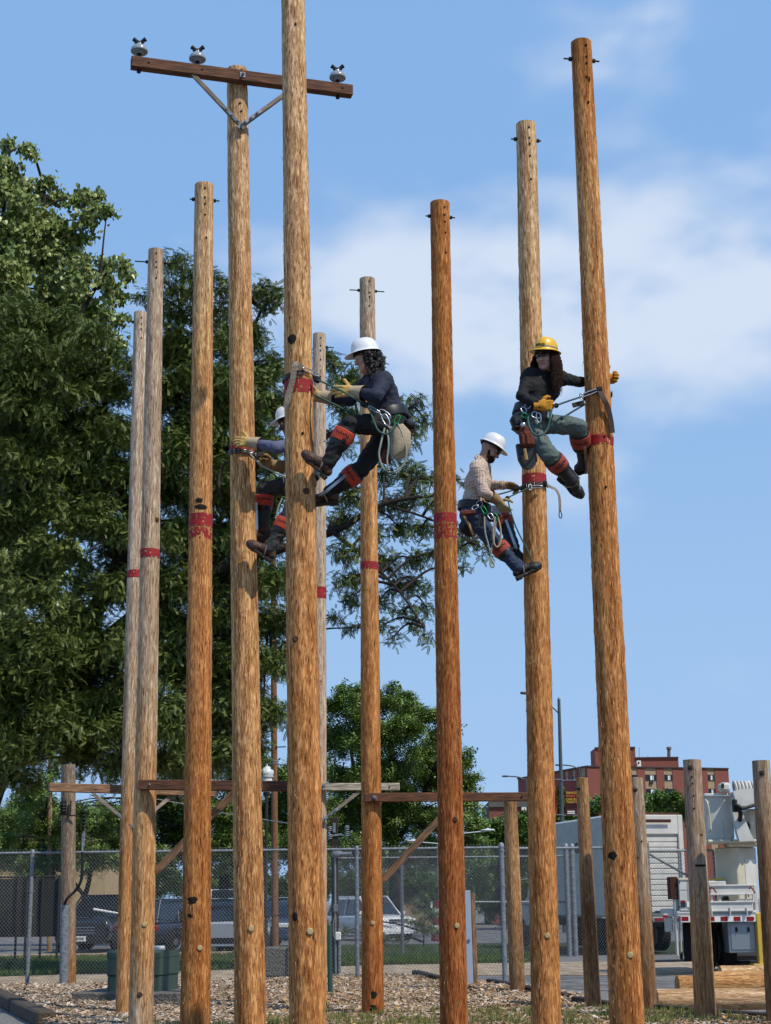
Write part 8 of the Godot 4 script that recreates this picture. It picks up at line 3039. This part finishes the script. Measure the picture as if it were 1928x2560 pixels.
	hook(l, "ring", J.call(1325, 1211, -0.175), J.call(1326, 1225, -0.175), 0.014, M.lens_white)
	hook(l, "snap_hook", J.call(1328, 1218, -0.18), J.call(1356, 1216, -0.17), 0.012, M.steel)
	mb = MB.new()
	mb.box(Transform3D(Basis.from_euler(Vector3(0, 0, 0.3)), J.call(1269, 1246, -0.22)), Vector3(0.045, 0.05, 0.03), 0.01)
	part(l, "rope_grab", mb, M.black_iron)
	mb = MB.new()
	mb.box(Transform3D(Basis.from_euler(Vector3(0, 0, 0.12)), J.call(1295, 1221, -0.1)), Vector3(0.1, 0.04, 0.03), 0.01)
	mb.box(Transform3D(Basis.from_euler(Vector3(0, 0, 0.02)), q + Vector3(0.01, 0, 0)), Vector3(0.04, 0.06, 0.03), 0.01)
	part(l, "strap_keeper", mb, M.black_iron)
	rope(l, "rope_end", [J.call(1270, 1250, -0.23), J.call(1276, 1275, -0.26), J.call(1288, 1312, -0.28), J.call(1303, 1345, -0.28), J.call(1320, 1378, -0.27), J.call(1331, 1404, -0.26)], 0.008, M.rope_green)
# climber in a yellow hat with long hair, turned to the camera and looking left
func climber_yellow() -> void:
	var s: Shaft = shafts[9]
	var d := -s.at(t_at(s, 1090)).z
	var J := func(x: float, y: float, dz: float) -> Vector3: return P(x, y, d + dz)
	var j := {
		"head": J.call(1366, 893, -0.3), "face": Vector3(-0.55, -0.14, 0.82), "up": Vector3(0.0, 1, 0.1), "neck": J.call(1363, 929, -0.26),
		"sr": J.call(1322, 937, -0.3), "sl": J.call(1400, 945, -0.18), "er": J.call(1304, 990, -0.42), "el": J.call(1450, 955, 0.05), "wr": J.call(1349, 1015, -0.55), "wl": J.call(1508, 949, 0.2),
		"hr": J.call(1312, 1058, -0.34), "hl": J.call(1343, 1056, -0.2), "kr": J.call(1372, 1136, -0.48), "kl": J.call(1446, 1066, -0.22), "ar": J.call(1430, 1200, -0.26), "al": J.call(1460, 1158, 0.14),
		"tr": J.call(1470, 1238, -0.14), "tl": J.call(1530, 1150, 0.22)}
	var o := thing("person", "long haired climber in a yellow hard hat and black shirt hugging the rightmost tall pole", "person", j.ar - Vector3(0, 0.1, 0), "line workers climbing poles")
	var hx := climber(o, j, {"skin": Color(0.52, 0.30, 0.23), "shirt": M.black_shirt, "trousers": M.green_trousers, "boots": M.grey_boot, "pads": M.red_pad, "pad_at": 0.2, "cut": 0.5, "boot_high": 0.28, "fit": 0.001})
	var ht := hx * Transform3D(Basis.from_euler(Vector3(-0.08, 0, -0.06)), Vector3(0, 0.05, 0.0))
	var hat := hard_hat(o, ht, M.hat_yellow, true)
	# name on the front of the hat, letter by letter round the dome, and the pale stripe below it
	var word := "NIPSCO"
	for i in word.length():
		var a := PI / 2.0 + 0.36 - i * 0.145
		var t := 0.34
		var r := pow(cos(t), 0.62)
		var p := Vector3(cos(a) * 0.107 * r, 0.008 + 0.125 * sin(t), sin(a) * 0.13 * r)
		var n := Vector3(cos(a) / 0.105, 1.5, sin(a) / 0.128).normalized()
		var x := Vector3.UP.cross(n).normalized()
		letters(hat, word[i], ht * (p - x * 0.008 - n.cross(x) * 0.009), 0.024, M.print_black, 0.8, ht.basis * Basis(x, n.cross(x), n))
	var mb := MB.new()
	var rows := []
	for tt in [0.12, 0.2]:
		var row := []
		for i in 19:
			var a := -0.35 + i * 0.1
			var r := pow(cos(tt), 0.62)
			row.append(ht * Vector3(cos(a) * 0.1065 * r, 0.008 + 0.125 * sin(tt), sin(a) * 0.1295 * r))
		rows.append(row)
	mb.skin(rows)
	part(hat, "reflective_tape", mb, M.galvanised)
	glasses(o, hx, M.dark_lens)
	# long wavy hair in locks
	var r := RandomNumberGenerator.new()
	r.seed = 9
	mb = MB.new()
	for k in 460:
		var a := r.randf_range(-PI, 0.0) if r.randf() < 0.4 else (r.randf_range(-0.2, 0.7) if r.randf() < 0.55 else PI - r.randf_range(-0.2, 0.55))
		var left := cos(a) > 0.0
		var p := Vector3(cos(a) * 0.088, 0.04, sin(a) * 0.1 - 0.01)
		var pts := []
		var lng := r.randf_range(0.2, 0.40) if left else r.randf_range(0.14, 0.27)
		var ph := r.randf() * TAU
		var out := Vector3(cos(a), 0, sin(a))
		for i in 9:
			var u := i / 8.0
			var w := Vector3(cos(ph + u * 11.0), 0.3 * sin(ph * 3.0 + u * 9.0), sin(ph + u * 11.0)) * 0.022 * (0.25 + u)
			pts.append(hx * (p + out * (0.032 * sin(u * 2.6) + r.randf() * 0.008) + Vector3(0, -lng * u, 0.035 * u * u) + w))
		mb.tube(pts, [0.006, 0.006, 0.006, 0.0055, 0.005, 0.005, 0.004, 0.003, 0.001], 4)
	part(o, "hair", mb, M.hair_brown)
	hand(o, "glove", j.wr, Vector3(0.95, 0.05, -0.05), Vector3(0.1, 0.2, -1), 1.0, [1.15, 1.15, 1.15, 1.15, 0.8], M.ochre_glove, null, j.er)
	hand(o, "glove", j.wl, Vector3(0.8, 0.1, -0.1), Vector3(-0.5, 0.0, 1), -1.0, [1.0, 1.0, 1.0, 1.0, -0.25], M.ochre_glove, null, j.el)
	# tools on the belt
	mb = MB.new()
	mb.box(Transform3D(Basis.from_euler(Vector3(0, 0.2, 0.35)), J.call(1298, 1052, -0.42)), Vector3(0.16, 0.12, 0.1), 0.03)
	mb.box(Transform3D(Basis.from_euler(Vector3(0, 0.2, 0.2)), J.call(1300, 1068, -0.42)), Vector3(0.15, 0.06, 0.1), 0.025)
	part(o, "belt_pouch", mb, M.black_leather)
	mb = MB.new()
	var pc := J.call(1317, 1098, -0.5)
	mb.box(Transform3D(Basis.from_euler(Vector3(0, 0.1, 0.1)), pc), Vector3(0.135, 0.15, 0.06), 0.025)
	mb.box(Transform3D(Basis.from_euler(Vector3(0, 0.1, 0.1)), pc + Vector3(-0.02, -0.015, 0.035)), Vector3(0.07, 0.1, 0.03), 0.012)
	mb.box(Transform3D(Basis.from_euler(Vector3(0, 0.1, 0.0)), pc + Vector3(-0.02, 0.09, 0.0)), Vector3(0.08, 0.08, 0.03), 0.01)
	part(o, "leather_pouch", mb, M.red_leather)
	mb = MB.new()
	var hc := J.call(1317, 1140, -0.46)
	var poly := PackedVector2Array([Vector2(-0.085, 0.11), Vector2(0.085, 0.11), Vector2(0.085, -0.06), Vector2(0.05, -0.11), Vector2(0.0, -0.125), Vector2(-0.05, -0.10), Vector2(-0.08, -0.03)])
	mb.prism(Transform3D(Basis.from_euler(Vector3(0, 0.1, 0.08)), hc), poly, 0.06)
	part(o, "tool_holster", mb, M.black_leather)
	mb = MB.new()
	mb.tube([J.call(1312, 1122, -0.54), J.call(1316, 1150, -0.54)], [0.015, 0.018], 10)
	part(o, "hammer_handle", mb, M.handle_wood)
	hook(o, "green_clip", J.call(1304, 1037, -0.5), J.call(1324, 1042, -0.52), 0.016, M.clip_green)
	hook(o, "carabiner", J.call(1306, 1018, -0.46), J.call(1314, 1032, -0.48), 0.018, M.steel)
	hook(o, "carabiner", J.call(1330, 1034, -0.54), J.call(1352, 1042, -0.54), 0.024, M.steel)
	hook(o, "carabiner", J.call(1346, 1032, -0.54), J.call(1348, 1056, -0.54), 0.018, M.steel)
	rope(o, "safety_rope", [J.call(1320, 1042, -0.54), J.call(1322, 1062, -0.57), J.call(1334, 1084, -0.6), J.call(1352, 1088, -0.62), J.call(1368, 1074, -0.6), J.call(1375, 1048, -0.6), J.call(1376, 1022, -0.6)], 0.0095, M.rope_green)
	mb = MB.new()
	mb.lathe(Transform3D(rot_from(Vector3.BACK, Vector3.UP), J.call(1308, 1062, -0.54)), [Vector2(0, 0.012), Vector2(0.018, 0.01), Vector2(0.024, 0.0)], 12)
	part(o, "belt_buckle", mb, M.steel)
	var l := thing("climbing_lanyard", "pole strap, dark green ropes and broad hanging tail of the yellow hatted climber", "lanyard", s.at(t_at(s, 990)))
	pole_strap(l, s, 988, 0.1, -4.7, 0.1, M.rough_leather)
	var q := on_front(s, 1499, 985, 0.02)
	ribbon(l, "strap_tail", [q, J.call(1510, 998, -0.17), J.call(1520, 1020, -0.15), J.call(1527, 1050, -0.13), J.call(1531, 1082, -0.12)], 0.05, Vector3(0.2, 0, 1), M.rough_leather)
	hook(l, "snap_hook", J.call(1454, 990, -0.17), q, 0.014, M.steel)
	hook(l, "ring", J.call(1453, 984, -0.17), J.call(1455, 997, -0.17), 0.014, M.steel)
	rope(l, "rope", [J.call(1384, 1016, -0.55), J.call(1420, 1003, -0.38), J.call(1454, 992, -0.19)], 0.0095, M.rope_blue)
	rope(l, "rope", [J.call(1405, 1046, -0.3), J.call(1430, 1030, -0.2), J.call(1462, 1011, -0.1)], 0.0095, M.rope_blue)
	mb = MB.new()
	mb.box(Transform3D(Basis.from_euler(Vector3(0, 0, 0.25)), J.call(1446, 1010, -0.14)), Vector3(0.115, 0.045, 0.015), 0.004)
	part(l, "strap_end", mb, M.rough_leather)
	mb = MB.new()
	mb.box(Transform3D(Basis.from_euler(Vector3(0, 0, 0.25)), J.call(1391, 1014, -0.53)), Vector3(0.04, 0.04, 0.04), 0.01)
	mb.box(Transform3D(Basis.from_euler(Vector3(0, 0, 0.1)), q), Vector3(0.06, 0.045, 0.03), 0.01)
	part(l, "rope_grab", mb, M.black_iron)
